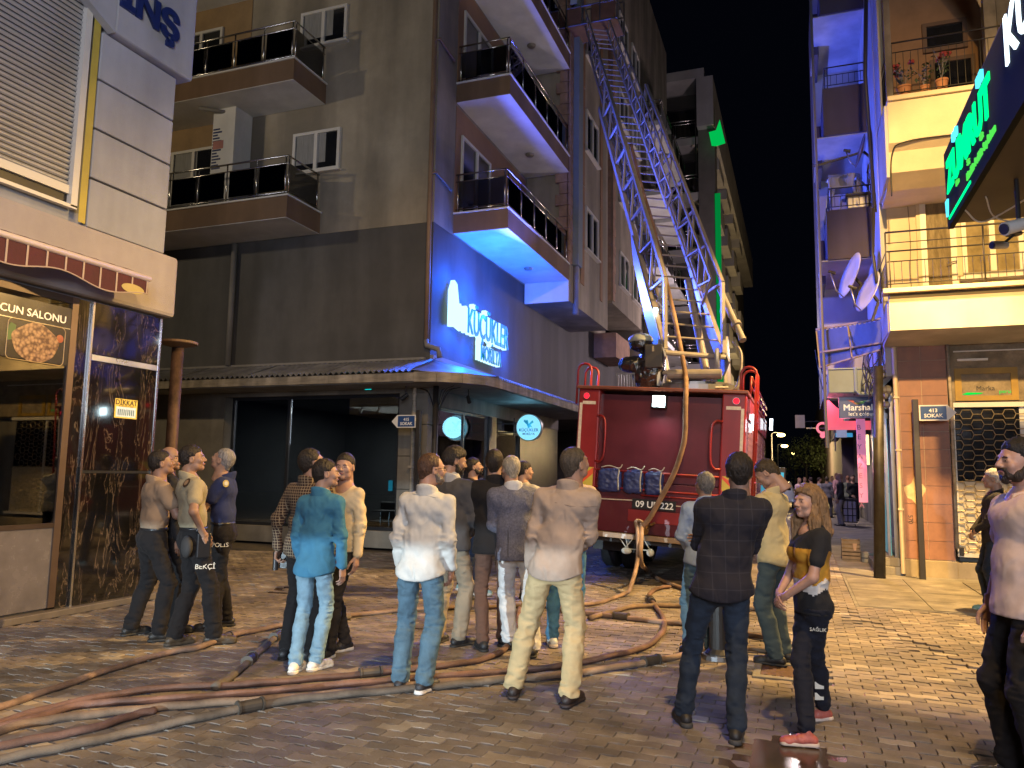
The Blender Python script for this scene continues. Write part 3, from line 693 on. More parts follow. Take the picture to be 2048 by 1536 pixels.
def paver_outline(w, h, z):
    a = .0085; x0, x1, y0, y1 = -w/2, w/2, -h/2, h/2
    return [(x0, y0+a), (x0+w*.2, y0-a), (x0+w*.45, y0-a), (x0+w*.55, y0+a), (x0+w*.8, y0+a), (x1, y0-a*.3), (x1+a*.5, 0), (x1, y1-a*.3), (x0+w*.8, y1+a), (x0+w*.55, y1+a), (x0+w*.45, y1-a), (x0+w*.2, y1-a), (x0, y1+a), (x0+a*.5, 0)]
def paver_verts():
    o = paver_outline(PL-GAP, PW-GAP, 0); k = len(o)
    v = [(x, y, -.045) for x, y in o]+[(x, y, -.0035) for x, y in o]+[(x*.965, y*.93, 0) for x, y in o]
    f = [(i, (i+1) % k, k+(i+1) % k, k+i) for i in range(k)]+[(k+i, k+(i+1) % k, 2*k+(i+1) % k, 2*k+i) for i in range(k)]+[tuple(range(2*k, 3*k))]
    return v, f
pv, pf = paver_verts(); rp = random.Random(3)
# the strips that stay free of pavers: pavement slab on the right, buildings
def free(x, y):
    if y > YM-.05 and x < XM-.02: return False
    if x < -7.55 and y < 7.55: return False
    if x > .62 and y > 10.9: return False
    if -.42 < x < .12 and 6.75 < y < 7.4: return False
    return True
cells = []
for j in range(int(2.2/PW), int(24/PW)):
    y = j*PW
    for i in range(int(-17/PL), int(4.5/PL)):
        x = (i+(.5 if j % 2 else 0))*PL
        p = pix((x, y, 0))
        if p[2] < .5 or not (-450 < p[0] < 2450) or p[1] > 1800 or not free(x, y): continue
        if p[2] > 15.5: continue
        cells.append((p[2], x, y, p))
cells.sort(key=lambda c: c[0])
vis = [c for c in cells if 0 < c[3][0] < 2048 and c[3][1] < 1536][:300]; vs_ = set((c[1], c[2]) for c in vis)
pme = bpy.data.meshes.new('paver'); pme.from_pydata(pv, [], pf); fixn(pme); pme.materials.append(pavermat('concrete_paver_single', False))
def sink(x, y):
    """small settlement of the surface, and the sunk row on the right"""
    z = .006*sin(x*1.7+1)*sin(y*1.3)
    d = abs((x-1.05)+(y-8.6)*.32)
    if y < 10.8 and d < .16: z -= .02*(1-d/.16)
    q = (x+.12)**2+((y-4.95)*.6)**2
    if q < .12: z -= .011*(1-q/.12)
    return z
for d, x, y, p in vis:
    o = link(bpy.data.objects.new('paver', pme)); o.parent = ground; o.location = (x, y, -.002+sink(x, y)+rp.uniform(-.0025, .0025)); o.rotation_euler = (rp.gauss(0, .012), rp.gauss(0, .018), rp.gauss(0, .012))
rest = [c for c in cells if (c[1], c[2]) not in vs_]
k = len(pv); B = np.array(pv); n_ = len(rest); XY = np.array([(c[1], c[2]) for c in rest]); rn = np.random.default_rng(5)
tx, ty, tz = rn.normal(0, .014, n_), rn.normal(0, .02, n_), rn.normal(0, .014, n_)
V = B[None]+np.zeros((n_, 1, 3)); X_ = V[..., 0].copy(); Y_ = V[..., 1].copy()
V[..., 0] = X_*np.cos(tz)[:, None]-Y_*np.sin(tz)[:, None]+XY[:, :1]; V[..., 1] = X_*np.sin(tz)[:, None]+Y_*np.cos(tz)[:, None]+XY[:, 1:]
V[..., 2] += Y_*tx[:, None]-X_*ty[:, None]+(rn.uniform(-.0035, .003, n_)+np.array([sink(*q) for q in XY]))[:, None]-.002
me = bpy.data.meshes.new('paver_field'); me.from_pydata(V.reshape(-1, 3).tolist(), [], [tuple(i+q*k for i in f) for q in range(n_) for f in pf])
me.materials.append(pavermat('concrete_paver_field', True)); at = me.attributes.new('tint', 'FLOAT', 'FACE'); at.data.foreach_set('value', np.repeat(rn.random(n_), len(pf)).astype(np.float32))
me.update(); pfield = link(bpy.data.objects.new('paver_field', me)); pfield.parent = ground; stuff(pfield)
far = MB(); far.box(-7.2, .62, 15.2, 200, -.05, -.008); rm_ = struct(far.build('road', pavermat('far_paving', False)))
far = MB(); far.box(.62, 6, 10.9, 120, -.05, .006); sidewalk = struct(far.build('pavement', M['concrete']))
far = MB()
for i in range(5):
    for j in range(5):
        x0 = .66+i*.85; y0 = 10.95+j*.8
        if y0+.78 < 14.6: far.box(x0, x0+.835, y0, y0+.785, .0, .012+.003*((i*7+j*3) % 3))
o = far.build('pavement_slabs', mat('pavement_slab', (.20, .18, .15), rough=.85, var=.3, vs=3, bump=.4, bs=50, dirt=.35), sidewalk); stuff(o)
# inspection cover
t = thing('inspection_cover', 'rusty square inspection cover in a worn concrete surround between the paving stones', 'manhole cover', (-.15, 7.07, 0))
m_ = MB(); m_.box(-.26, .26, -.3, -.22, -.05, .004); m_.box(-.26, .26, .22, .3, -.05, .004); m_.box(-.26, -.2, -.22, .22, -.05, .004); m_.box(.2, .26, -.22, .22, -.05, .004); m_.build('surround', M['concrete'], t, bevel=.006)
m_ = MB(); m_.box(-.198, .198, -.218, .218, -.04, -.006)
for i in range(6): m_.box(-.17+i*.062, -.14+i*.062, -.19, .19, -.006, .0)
m_.build('lid', mat('rusty_iron', (.10, .055, .035), rough=.7, metal=.4, var=.4, vs=20, bump=.3), t)
# puddle
def blob(cx, cy, rx, ry, seed, n=40):
    r = random.Random(seed); ph = [r.uniform(0, 6) for _ in range(4)]
    return [(cx+rx*cos(a)*(1+.22*sin(2*a+ph[0])+.14*sin(3*a+ph[1])+.08*sin(5*a+ph[2])), cy+ry*sin(a)*(1+.2*sin(3*a+ph[3])+.1*sin(4*a+ph[0]))) for a in [2*pi*i/n for i in range(n)]]
WATER = mat('muddy_water', (.07, .045, .028), rough=.22, var=.3, vs=4, spec=.7)
for i, (cx, cy, rx, ry, sd) in enumerate(((-.12, 4.95, .42, .75, 2), (.45, 6.6, .25, .5, 5), (-6.0, 8.9, .8, .5, 9))):
    m_ = MB(); m_.prism(blob(cx, cy, rx, ry, sd), (0, 0, -.05), (1, 0, 0), (0, 1, 0), (0, 0, .0442)); struct(m_.build('puddle', WATER))

# headlamp of the unseen car behind the viewer; plates added to cut its beam
hl = thing('car_headlamp', 'beam cutting plates of an unseen car headlamp behind the viewer at the left', 'headlamp', tuple(HLP)); s_ = MB()
s_.bar(HLD*-.1+Vector((0, 0, .0165)), HLD*.35+Vector((0, 0, .0165)), .8, .008); s_.bar(HLD*-.1+Vector((0, 0, -.052)), HLD*.35+Vector((0, 0, -.052)), .8, .008); s_.build('housing', mat('lamp_housing', (.01, .01, .01), rough=.9, var=0), hl)
# ------------------------------------------------------------------ window and railing builders (world coordinates, parented to their building)
def window(par, plane, c0, c1, z0, z1, at, out, panes=2, frame=M['white_frame'], glass=M['dark_glass'], t=.07, depth=.06, sill=True, curtain=False, name='window'):
    """plane 'y': spans x c0..c1 on y=at; plane 'x': spans y c0..c1 on x=at. out: +1/-1 outward direction"""
    def bx(m, a0, a1, d0, d1, zz0, zz1):
        if plane == 'y': m.box(a0, a1, at+out*d0, at+out*d1, zz0, zz1)
        else: m.box(at+out*d0, at+out*d1, a0, a1, zz0, zz1)
    f = MB(); bx(f, c0, c1, .0, depth, z1-t, z1); bx(f, c0, c1, .0, depth, z0, z0+t); bx(f, c0, c0+t, .0, depth, z0+t, z1-t); bx(f, c1-t, c1, .0, depth, z0+t, z1-t)
    for i in range(1, panes):
        q = c0+(c1-c0)*i/panes; bx(f, q-t*.6, q+t*.6, .0, depth+.01, z0+t, z1-t)
    fo = f.build(name, frame, par, world=True)
    g = MB(); bx(g, c0+t, c1-t, .012, .022, z0+t, z1-t); g = g.build('pane', glass, fo)
    if curtain: g2 = MB(); bx(g2, c0+t+.02, c1-t-.25*(c1-c0), .023, .026, z0+t+.15, z1-t); g2.build('curtain', M['curtain'], fo)
    if sill: s_ = MB(); bx(s_, c0-.06, c1+.06, .0, depth+.07, z0-.05, z0-.002); s_.build('sill', frame, fo)
    return fo
def railing(par, pts, z, h=.95, gap=.85, glass=True, name='railing', rail=M['steel'], bars=False, r=.022):
    """railing along the polyline pts on a slab top at z"""
    fr = MB(); gl = []
    tops = [Vector((p[0], p[1], z+h)) for p in pts]
    fr.tube(tops, r, 8); fr.tube([Vector((p[0], p[1], z+h-.17)) for p in pts], r*.7, 6); fr.tube([Vector((p[0], p[1], z+.08)) for p in pts], r*.7, 6)
    for a, b in zip(pts, pts[1:]):
        a = Vector((a[0], a[1], 0)); b = Vector((b[0], b[1], 0)); L = (b-a).length; n = max(1, round(L/gap)); d = (b-a)/n
        for i in range(n+1):
            p = a+d*i
            if i in (0, n): p = p+(b-a).normalized()*(.05 if i == 0 else -.05)
            fr.cyl((p.x, p.y, z), (p.x, p.y, z+h), r*.8, n=6)
        if glass: gl += [(a+d*i, a+d*(i+1)) for i in range(n)]
        if bars:
            nb = int(L/.11)
            for i in range(1, nb): p = a+(b-a)*i/nb; fr.cyl((p.x, p.y, z+.08), (p.x, p.y, z+h-.17), r*.35, n=4, cap=False)
    fo = fr.build(name, rail, par, world=True, smooth=True)
    for a, b in gl:
        d = (b-a).normalized(); m_ = MB(); m_.bar(a+d*.07+Vector((0, 0, z+.43)), b-d*.07+Vector((0, 0, z+.43)), .012, .62); m_.build('glass_panel', M['rail_glass'], fo)
    return fo

# ------------------------------------------------------------------ main building (corner block behind the crowd)
main = thing('apartment_building', 'beige corner apartment block with railed balconies above a dark painted shop floor', 'apartment building', (-9, 17, 0))
def P(name, m, mb, **k): return mb.build(name, m, main, world=True, **k)
w = MB(); w.box(-20, XM, YM, 30.5, 7.05, 24); P('upper_wall', M['plaster_beige'], w)
w = MB(); w.box(-20, XM, YM, 60, 4.0, 7.045); P('dark_wall', M['dark_paint'], w)
# shop floor: lintel, plinth, piers; an open room behind the glass
w = MB(); w.box(-20, XM, YM, YM+.3, 3.3, 3.995); w.box(XM-.3, XM, YM+.3, 24, 3.05, 3.995); w.box(-20, -12.7, YM, YM+.4, .0, 3.3); P('lintel', M['shop_stone'], w)
w = MB(); w.box(-12.6, -8.03, YM-.02, YM+.35, 0, .36); P('plinth', M['shop_stone'], w, bevel=.01)
zz = [0, .55, 1.25, 1.95, 2.62, 3.3]
for a, b in zip(zz, zz[1:]):
    w = MB(); w.box(-8.03, XM-.004, YM-.02, YM+.38, a+.006, b-.006); P('stone_block', M['shop_stone'], w, bevel=.008)
w = MB(); w.box(-8.0, XM-.03, YM, YM+.34, 0, 3.3); P('pier_core', M['cable'], w)
w = MB(); w.box(-12.7, XM-.35, 19.8, 20, 0, 3.4); w.box(-12.9, -12.7, YM+.4, 20, 0, 3.4); P('shop_back_wall', mat('shop_wall', (.10, .10, .105), rough=.9, var=.15), w)
w = MB(); w.box(-12.7, XM-.3, YM+.3, 20, 3.305, 3.5); P('shop_ceiling', mat('shop_ceiling', (.12, .12, .125), rough=.9, var=.1), w)
w = MB(); w.box(-12.7, XM-.05, YM+.36, 20, -.04, .10); P('shop_floor', mat('shop_floor', (.06, .06, .065), rough=.3, var=.2), w)
def shopwin(x0, x1, mull, plane='y', a=YM+.1, z0=.36, z1=3.3, nm='shop_window'):
    f = MB(); ext = (lambda p, q, zz0, zz1, d=.07: f.box(p, q, a, a+d, zz0, zz1)) if plane == 'y' else (lambda p, q, zz0, zz1, d=.07: f.box(a-d, a, p, q, zz0, zz1))
    ext(x0, x1, z1-.07, z1); ext(x0, x1, z0, z0+.07); ext(x0, x0+.07, z0+.07, z1-.07); ext(x1-.07, x1, z0+.07, z1-.07)
    for q in mull: ext(q-.035, q+.035, z0+.07, z1-.07)
    fo = P(nm, M['black_frame'], f); xs = [x0]+list(mull)+[x1]
    for p, q in zip(xs, xs[1:]):
        g = MB()
        if plane == 'y': g.box(p+.05, q-.05, a+.03, a+.04, z0+.06, z1-.06)
        else: g.box(a-.04, a-.03, p+.05, q-.05, z0+.06, z1-.06)
        g.build('pane', M['glass'], fo)
shopwin(-12.55, -8.05, [-10.95]); shopwin(YM+.42, 18.1, [16.6], plane='x', a=XM-.06, z0=.3, z1=3.05); shopwin(18.6, 20.4, [], plane='x', a=XM-.06, z0=.02, z1=2.75, nm='shop_door')
w = MB(); w.box(XM-.12, XM-.02, 18.1, 18.6, 0, 3.05); w.box(XM-.12, XM-.02, 20.4, 24, 0, 3.05); P('street_pier', M['black_frame'], w)
# cyan lit panel and furniture seen through the glass
fur = thing('display_sofa', 'low dark sofa standing in the furniture shop window', 'sofa', (-8.9, 16.2, .1))
w = MB(); w.box(-.6, .6, -.35, .35, .05, .38); w.build('seat', M['black_iron'], fur, bevel=.04); w = MB(); w.box(-.6, .6, .25, .45, .38, .8); w.build('backrest', M['black_iron'], fur, bevel=.05)
scr = thing('tablet_screen', 'small cyan lit screen glowing inside the dark furniture shop', 'screen', (-8.75, 15.6, 1.3)); w = MB(); w.box(-.05, .05, -.01, .01, -.12, .12); w.build('display', glow('cyan_screen', (.05, .55, .8), .8), scr); w = MB(); w.box(-.06, .06, .011, .03, -.13, .13); w.build('casing', M['black_iron'], scr)
tab = thing('chrome_table', 'small table with thin chrome legs inside the shop window', 'table', (-8.6, 15.5, .1))
for dx in (-.32, -.1, .32):
    w = MB(); w.cyl((dx, 0, 0), (dx, 0, .62), .012); w.build('leg', mat('chrome', (.7, .75, .8), rough=.12, metal=1, var=0), tab)
w = MB(); w.box(-.42, .42, -.25, .25, .62, .65); w.build('table_top', M['black_iron'], tab)
tr = thing('track_light', 'black ceiling track with spotlights inside the furniture shop', 'track light', (-9.2, 16.4, 3.2)); w = MB(); w.box(-1.1, 1.1, -.02, .02, .02, .05); w.build('track', M['black_iron'], tr)
for dx in (-.9, -.4, .2, .75):
    w = MB(); w.cyl((dx, 0, .02), (dx, 0, -.06), .012); w.cyl((dx, .04, -.05), (dx+.03, -.1, -.16), .045, n=12); w.build('spotlight', M['black_iron'], tr, smooth=False)
light('AREA', 'shop_interior_fill', (-9.5, 17.5, 3.2), (-9.5, 17.5, 0), 110, (1, .96, .88), size=2.0)  # added fill so the dark room shows behind the glass
# canopy: soffit, fascia, corrugated sheets
CE, CX = 13.55, -5.95
w = MB(); pts = [(-20, YM-.001), (-20, CE+.06), (-7.15, CE+.06), (-6.75, CE+.16), (-6.35, CE+.45), (-6.1, CE+.9), (CX-.04, CE+1.4), (CX-.04, 24), (XM+.001, 24), (XM+.001, YM-.001)]
w.prism(pts, (0, 0, 3.40), (1, 0, 0), (0, 1, 0), (0, 0, .05)); P('canopy_soffit', mat('canopy_soffit', (.33, .32, .30), rough=.6, var=.15, vs=3, dirt=.3), w)
w = MB(); q = [(-20, CE), (-7.15, CE), (-6.7, CE+.1), (-6.28, CE+.4), (-6.0, CE+.88), (CX+.03, CE+1.45), (CX+.03, 24)]
for i, (a, b) in enumerate(zip(q, q[1:])):
    w.bar((a[0], a[1], 3.5), (b[0], b[1], 3.5), .05, .2 if i else .17)
P('fascia', M['fascia'], w)
def corr(p0, p1, q0, q1, n, amp=.03):
    """corrugated sheet between the eave line p0-p1 and the wall line q0-q1"""
    m = MB(); p0, p1, q0, q1 = map(Vector, (p0, p1, q0, q1)); vs = []; per = 6
    N_ = n*per
    for t_ in (0, 1):
        for s_ in range(N_+1):
            u = s_/N_; a = (p0.lerp(p1, u) if t_ == 0 else q0.lerp(q1, u)); a = a+Vector((0, 0, amp*cos(2*pi*s_/per))); vs.append(a)
    k_ = N_+1; lo = [v-Vector((0, 0, .006)) for v in vs]; fs = []
    for s_ in range(N_): fs += [(s_, s_+1, k_+s_+1, k_+s_), (2*k_+s_, 3*k_+s_, 3*k_+s_+1, 2*k_+s_+1), (s_, 2*k_+s_, 2*k_+s_+1, s_+1)]
    m.add(vs+lo, fs); return m
for i in range(6):   # sheets along the front
    a = -19.2+i*2.0; b = a+2.03
    P('roof_sheet', M['tin_roof'], corr((a, CE-.06, 3.62+.004*(i % 2)), (b, CE-.06, 3.62+.004*(i % 2)), (a, YM-.01, 4.0+.004*(i % 2)), (b, YM-.01, 4.0+.004*(i % 2)), 15))
P('roof_sheet', M['tin_roof'], corr((-7.2, CE-.03, 3.64), (CX+.02, CE+1.35, 3.64), (-7.45, YM-.01, 4.02), (XM+.01, YM+.05, 4.02), 3, .004))
for i in range(4):
    a = CE+1.38+i*2.35; b = a+2.38
    P('roof_sheet', M['tin_roof'], corr((CX+.07, a, 3.61+.004*(i % 2)), (CX+.07, b, 3.61+.004*(i % 2)), (XM+.01, a, 3.99), (XM+.01, b, 3.99), 17))
w = MB(); w.bar((XM+.04, YM-.0, 4.05), (XM+.04, 24, 4.05), .08, .12); w.bar((-20, YM-.04, 4.03), (XM-.1, YM-.04, 4.03), .07, .05); P('flashing', M['pipe'], w)
# drain pipes
w = MB(); w.tube([(XM-.07, YM-.07, 24), (XM-.07, YM-.07, 7.0), (XM-.06, YM-.07, 4.42)], .055, 10)
for z in (8.1, 11.2, 14.3): w.tube([(XM-.09, YM-.10, z), (XM+.05, YM-.05, z+.05), (XM+.15, YM+.55, z-.18)], .03, 8)
P('drain_pipe', M['pipe_brown'], w, smooth=True)
w = MB(); w.tube([(XM-.06, YM-.07, 4.42), (XM-.04, YM-.08, 4.3), (XM+.25, YM-.1, 4.2), (XM+.28, YM-.1, 4.02)], .06, 10); P('drain_elbow', M['pipe'], w, smooth=True)
w = MB(); w.tube([(-7.62, YM-.12, 3.4), (-7.62, YM-.12, 0)], .045, 10); w.box(-7.69, -7.55, YM-.19, YM-.02, 1.7, 1.75); P('drain_pipe', M['fascia'], w, smooth=False)
w = MB()
w.tube([(-12.6, YM-.09, 7.0), (-12.6, YM-.09, 4.05)], .07, 10); P('drain_pipe', M['pipe'], w, smooth=True)
# front windows
window(main, 'y', -11.1, -9.8, 8.56, 9.56, YM, -1, curtain=True); window(main, 'y', -11.05, -9.75, 11.7, 12.62, YM, -1, curtain=True)
# front balconies (protrude towards the camera)
def slab(x0, x1, y0, y1, z0, z1, name='balcony_slab'):
    s_ = MB(); s_.box(x0, x1, y0, y1, z0+.012, z1); so = P(name, M['slab_brown'], s_)
    s_ = MB(); s_.box(x0+.01, x1-.01, y0+.01, y1-.01, z0, z0+.012); s_.build('soffit', M['soffit'], so)
    s_ = MB(); s_.box(x0-.03, x1+.03, y0-.03, y1, z1, z1+.035); s_.build('capping', M['soffit'], so)
    return so
for z in (7.05, 10.2, 13.35):
    slab(-16.2, -10.27, 13.36, YM, z, z+.49)
    railing(main, [(-16.1, 13.42), (-10.34, 13.42), (-10.34, YM-.02)], z+.525, .9, .86)
    # recessed brown wall, white pier and door beside the balcony
    if z < 13: s_ = MB(); s_.box(-16, -12.55, YM-.02, YM, z+.49, z+3.15); P('recess_wall', mat('ochre_wall', (.30, .20, .10), rough=.9, var=.15), s_)
    window(main, 'y', -15.4, -13.4, z+.5, z+2.55, YM-.02, -1, panes=3, sill=False, name='balcony_door', curtain=(z < 8))
s_ = MB(); s_.box(-13.0, -12.35, YM-.62, YM-.02, 7.55, 10.2); P('pier', M['soffit'], s_)
s_ = MB(); [s_.box(-12.98, -12.72-.06*(i%3), YM-.625, YM-.62, 8.7+i*.075, 8.74+i*.075) for i in range(14)]; P('pier_notice', M['navy'], s_)
s_ = MB(); s_.box(-12.96, -12.66, YM-.627, YM-.62, 9.2, 9.4); P('pink_notice', mat('pink_notice', (.45, .2, .18), rough=.8, var=.2), s_)
s_ = MB(); s_.tube([(-13.2, 13.7, 10.15), (-12.7, 14.0, 10.12), (-12.45, 14.3, 10.05)], .05, 8); P('waste_pipe', M['pipe'], s_, smooth=True)
# street side: balconies, quoins, doors
for z in (7.08, 10.25, 13.4, 16.55):
    so = slab(XM, XB, 15.6, 20.5, z, z+.46)
    railing(main, [(XM+.02, 15.66), (XB-.06, 15.66), (XB-.06, 20.44)], z+.5, .92, .98)
    window(main, 'x', 15.9, 17.7, z+.5, z+2.5, XM, 1, panes=2, sill=False, name='balcony_door', frame=M['white_frame'])
    s_ = MB(); s_.box(XM+.001, XM+.012, 15.6, 20.5, z+.46, z+3.1); P('recess_wall', M['plaster_brown'], s_)
    s_ = MB(); s_.lathe([(.0, 0), (.09, 0), (.12, .035), (.12, .06)], c=(-6.65, 18.9, z-.061), n=18); s_.build('ceiling_lamp', mat('lamp_bowl', (.25, .22, .17), rough=.4, var=.1), main, world=True, smooth=True)
for i, z in enumerate(np.arange(7.6, 20, .34)):   # quoins at the far end of the balconies
    d = .42 if i % 2 else .3
    s_ = MB(); s_.box(XB-d, XB-.02, 20.44, 20.56, z, z+.325); s_.box(XB-.07, XB+.035, 20.44, 20.44+d, z, z+.325); P('quoin', M['stone_quoin'], s_, bevel=.012)
# bays along the street
def bay(y0, y1, z0=6.5, x=XB, col='plaster_beige'):
    s_ = MB(); s_.box(XM+.013, x, y0, y1, z0, 24); return P('bay_wall', M[col], s_)
bay(20.57, 25.2); bay(25.9, 31.2, 7.6); bay(31.5, 39, 6.5, XB-.1, 'plaster_beige')
s_ = MB(); s_.box(XM+.02, XB-.02, 20.5, 20.56, 6.49, 7.6); P('bay_beam', M['soffit'], s_)
s_ = MB(); s_.tube([(XB+.06, 21.0, 24), (XB+.06, 21.0, 6.2)], .09, 10); P('drain_pipe', M['pipe'], s_, smooth=True)
s_ = MB(); s_.box(XB, XB+.2, 20.75, 21.2, 7.6, 24); P('pilaster', mat('pilaster_teal', (.18, .22, .24), rough=.8, var=.1), s_)
for z in (8.5, 11.65, 14.8, 17.9):
    window(main, 'x', 22.2, 23.7, z, z+1.35, XB, 1, sill=True); 
    for ya, yb in ((21.7, 22.1), (24.1, 24.4)): s_ = MB(); s_.box(XB, XB+.02, ya, yb, z-1.2, z+1.9); P('recess_strip', M['plaster_brown'], s_)
    for yy in (27, 29.3, 33, 35.6): window(main, 'x', yy, yy+1.5, z, z+1.3, XB if yy < 31 else XB-.1, 1, sill=True)
    for y0, y1 in ((31.5, 34.6), (35.2, 38.9)):
        s_ = MB(); s_.box(XB-.1, XB+.85, y0, y1, z-1.35, z-1.15); P('balcony_slab', M['soffit'], s_); railing(main, [(XB-.05, y0+.05), (XB+.8, y0+.05), (XB+.8, y1-.05)], z-1.15, .95, 1.5)
for i, z in enumerate(np.arange(7.7, 24, .34)):
    d = .42 if i % 2 else .3; s_ = MB(); s_.box(XB-.03, XB+.03, 25.92, 25.92+d, z, z+.325); s_.box(XB-d, XB-.03, 25.87, 25.93, z, z+.325); P('quoin', M['stone_quoin'], s_)
s_ = MB(); s_.box(XM+.02, XM+.9, 28.5, 31, 6.1, 7.05); P('beam', M['stone_quoin'], s_)

# glowing shop sign on the street face: halo lit letters
sg = thing('shop_sign', 'halo lit blue KÜÇÜKLER MOBİLYA lettering on the dark corner wall', 'shop sign', (XM, 16.9, 5.2))
LW = glow('letter_glow', (.55, .92, 1.0), 1.5); LF = mat('letter_face', (.0, .10, .13), rough=.5, var=0, emit=(.0, .36, .42), es=.45)
sx_ = XM+.13
def slet(t_, size, y0, z0, xs, nm):
    c = text(nm, t_, LW, size, (sx_, y0, z0), (0, 1, 0), (0, 0, 1), .055, sg, align='LEFT', xs=xs, offset=.024*size)
    f = text('letter_face', t_, LF, size, (sx_+.075, y0+.10*size, z0), (0, 1, 0), (0, 0, 1), .012, c, world=False, align='LEFT', xs=xs, offset=.006*size); f.location = (0, 0, 0)
    return c
slet('KÜÇÜKLER', .86, 15.98, 4.86, .62, 'main_lettering'); slet('MOBİLYA', .52, 16.85, 4.34, .60, 'second_lettering')
m_ = MB(); m_.prism([(0, 0), (.16, .02), (.32, .05), (.6, .0), (.66, .35), (.5, .62), (.42, .55), (.28, 1.02), (.13, 1.08), (.0, .82)], (XM+.10, 15.2, 4.83), (0, 1, 0), (0, 0, 1), (.1, 0, 0)); m_.build('emblem', LW, sg, world=True)
BLU = (.004, .11, 1.0)
light('POINT', 'sign_led', (XM+.95, 18.2, 5.7), None, 150, BLU, shadow_soft_size=.2); light('POINT', 'sign_led', (XM+1.0, 16.2, 5.6), None, 130, BLU, shadow_soft_size=.2)
for (yy, zz, pw) in ((15.3, 5.9, 110), (16.3, 5.75, 95), (17.3, 5.5, 80), (18.6, 5.1, 60), (15.5, 4.7, 90), (16.6, 4.5, 70), (18.9, 4.7, 45)):
    light('POINT', 'sign_led', (XM+.42, yy, zz), None, pw, BLU, shadow_soft_size=.1)
light('AREA', 'sign_led_up', (XM+.35, 16.4, 5.9), (XM+.75, 17.2, 9), 40, BLU, shape='RECTANGLE', size=1.8, size_y=.3)
light('AREA', 'sign_glow_out', (XM+1.68, 16.6, 5.9), (XM+8, 15.0, 8.5), 1150, (.09, .13, 1.0), shape='RECTANGLE', size=2.2, size_y=.6)  # added lamp floating off the wall, carries the sign's blue glow outward
light('AREA', 'sign_led_down', (XM+.35, 16.4, 4.75), (XM+.8, 16.2, 3.6), 24, BLU, shape='RECTANGLE', size=2.4, size_y=.2)

# round projecting sign
rs = thing('round_sign', 'round light blue KÜÇÜKLER sign box on a wall bracket beside the shop door', 'shop sign', (-6.42, 18.5, 2.79))
m_ = MB(); m_.lathe([(0, -.07), (.33, -.07), (.335, -.06), (.335, .06), (.33, .07), (0, .07)], n=48, ax='y'); m_.build('light_box', glow('round_sign_glow', (.26, .74, .95), 1.15), rs, smooth=False)
m_ = MB(); m_.lathe([(.325, -.08), (.345, -.08), (.345, .08), (.325, .08), (.325, -.08)], n=48, ax='y'); m_.build('rim', M['metal_grey'], rs)
NVY = mat('sign_blue', (.0, .06, .22), rough=.5, var=0)
text('lettering', 'KÜÇÜKLER', NVY, .103, (0, -.074, -.1), (1, 0, 0), (0, 0, 1), .002, rs, world=False, offset=.002); text('small_lettering', 'MOBİLYA', NVY, .075, (0, -.074, -.19), (1, 0, 0), (0, 0, 1), .002, rs, world=False, offset=.001)
m_ = MB()
m_.prism([(-.02, -.03), (.0, .06), (.1, .15), (.13, .1), (.05, .04), (.1, -.04), (.04, -.01), (.01, -.06)], (0, -.072, .03), (1, 0, 0), (0, 0, 1), (0, -.004, 0))
for dx in (0, .04, .08): m_.prism([(-.14+dx, .13), (-.11+dx, .17), (-.03+dx*.4, .05), (-.03+dx*.4, -.05), (-.05+dx*.4, .04)], (0, -.072, .03), (1, 0, 0), (0, 0, 1), (0, -.004, 0))
m_.build('emblem', mat('sign_teal', (.0, .17, .24), rough=.5, var=0), rs)
m_ = MB(); m_.bar((-.9, 0, .1), (-.33, 0, .1), .03); m_.bar((-.9, 0, -.12), (-.33, 0, -.12), .03); m_.bar((-.42, 0, .25), (-.42, 0, -.25), .025); m_.bar((-.88, 0, .25), (-.88, 0, -.25), .03); m_.build('bracket', M['black_iron'], rs)
light('POINT', 'round_sign_light', (-6.42, 18.25, 2.79), None, 16, (.25, .7, 1.0), shadow_soft_size=.28)
# teal tile lamp under the canopy, cameras
lt = thing('led_panel', 'small square teal led panel under the canopy fascia', 'light', tuple(on_y(737, 773, YM-.03))); m_ = MB()
for i in range(4):
    for j in range(4): m_.box(-.078+i*.04, -.044+i*.04, -.02, .0, -.07+j*.035, -.042+j*.035)
m_.build('led_grid', glow('teal_led', (.0, .62, .62), 1.6), lt); m_ = MB(); m_.box(-.09, .09, .0, .02, -.08, .08); m_.build('housing', M['black_iron'], lt)
def camera_unit(name, label, loc, aim, mount=(0, 0, .22)):
    t_ = thing(name, label, 'security camera', loc); d = Vector(aim).normalized()
    m_ = MB(); m_.cyl(-d*.06, d*.12, .04, .045, 14); m_.build('housing', M['white_paint'] if 'white' in label else M['black_iron'], t_, smooth=False)
    m_ = MB(); m_.cyl(d*.121, d*.128, .036, n=12); m_.build('lens', M['black_iron'], t_)
    m_ = MB(); m_.cyl((0, 0, 0), mount, .014); m_.cyl(mount, (mount[0], mount[1], mount[2]+.02), .08, n=16); m_.build('mount', M['black_iron'], t_)
    return t_
camera_unit('security_camera', 'dark security camera under the canopy over the shop window', tuple(on_y(811, 792, YM-.4)), (-.6, -.5, -.6))
camera_unit('security_camera', 'dark security camera under the rounded corner of the canopy', tuple(on_y(937, 797, 15.1)), (.4, -.5, -.7))
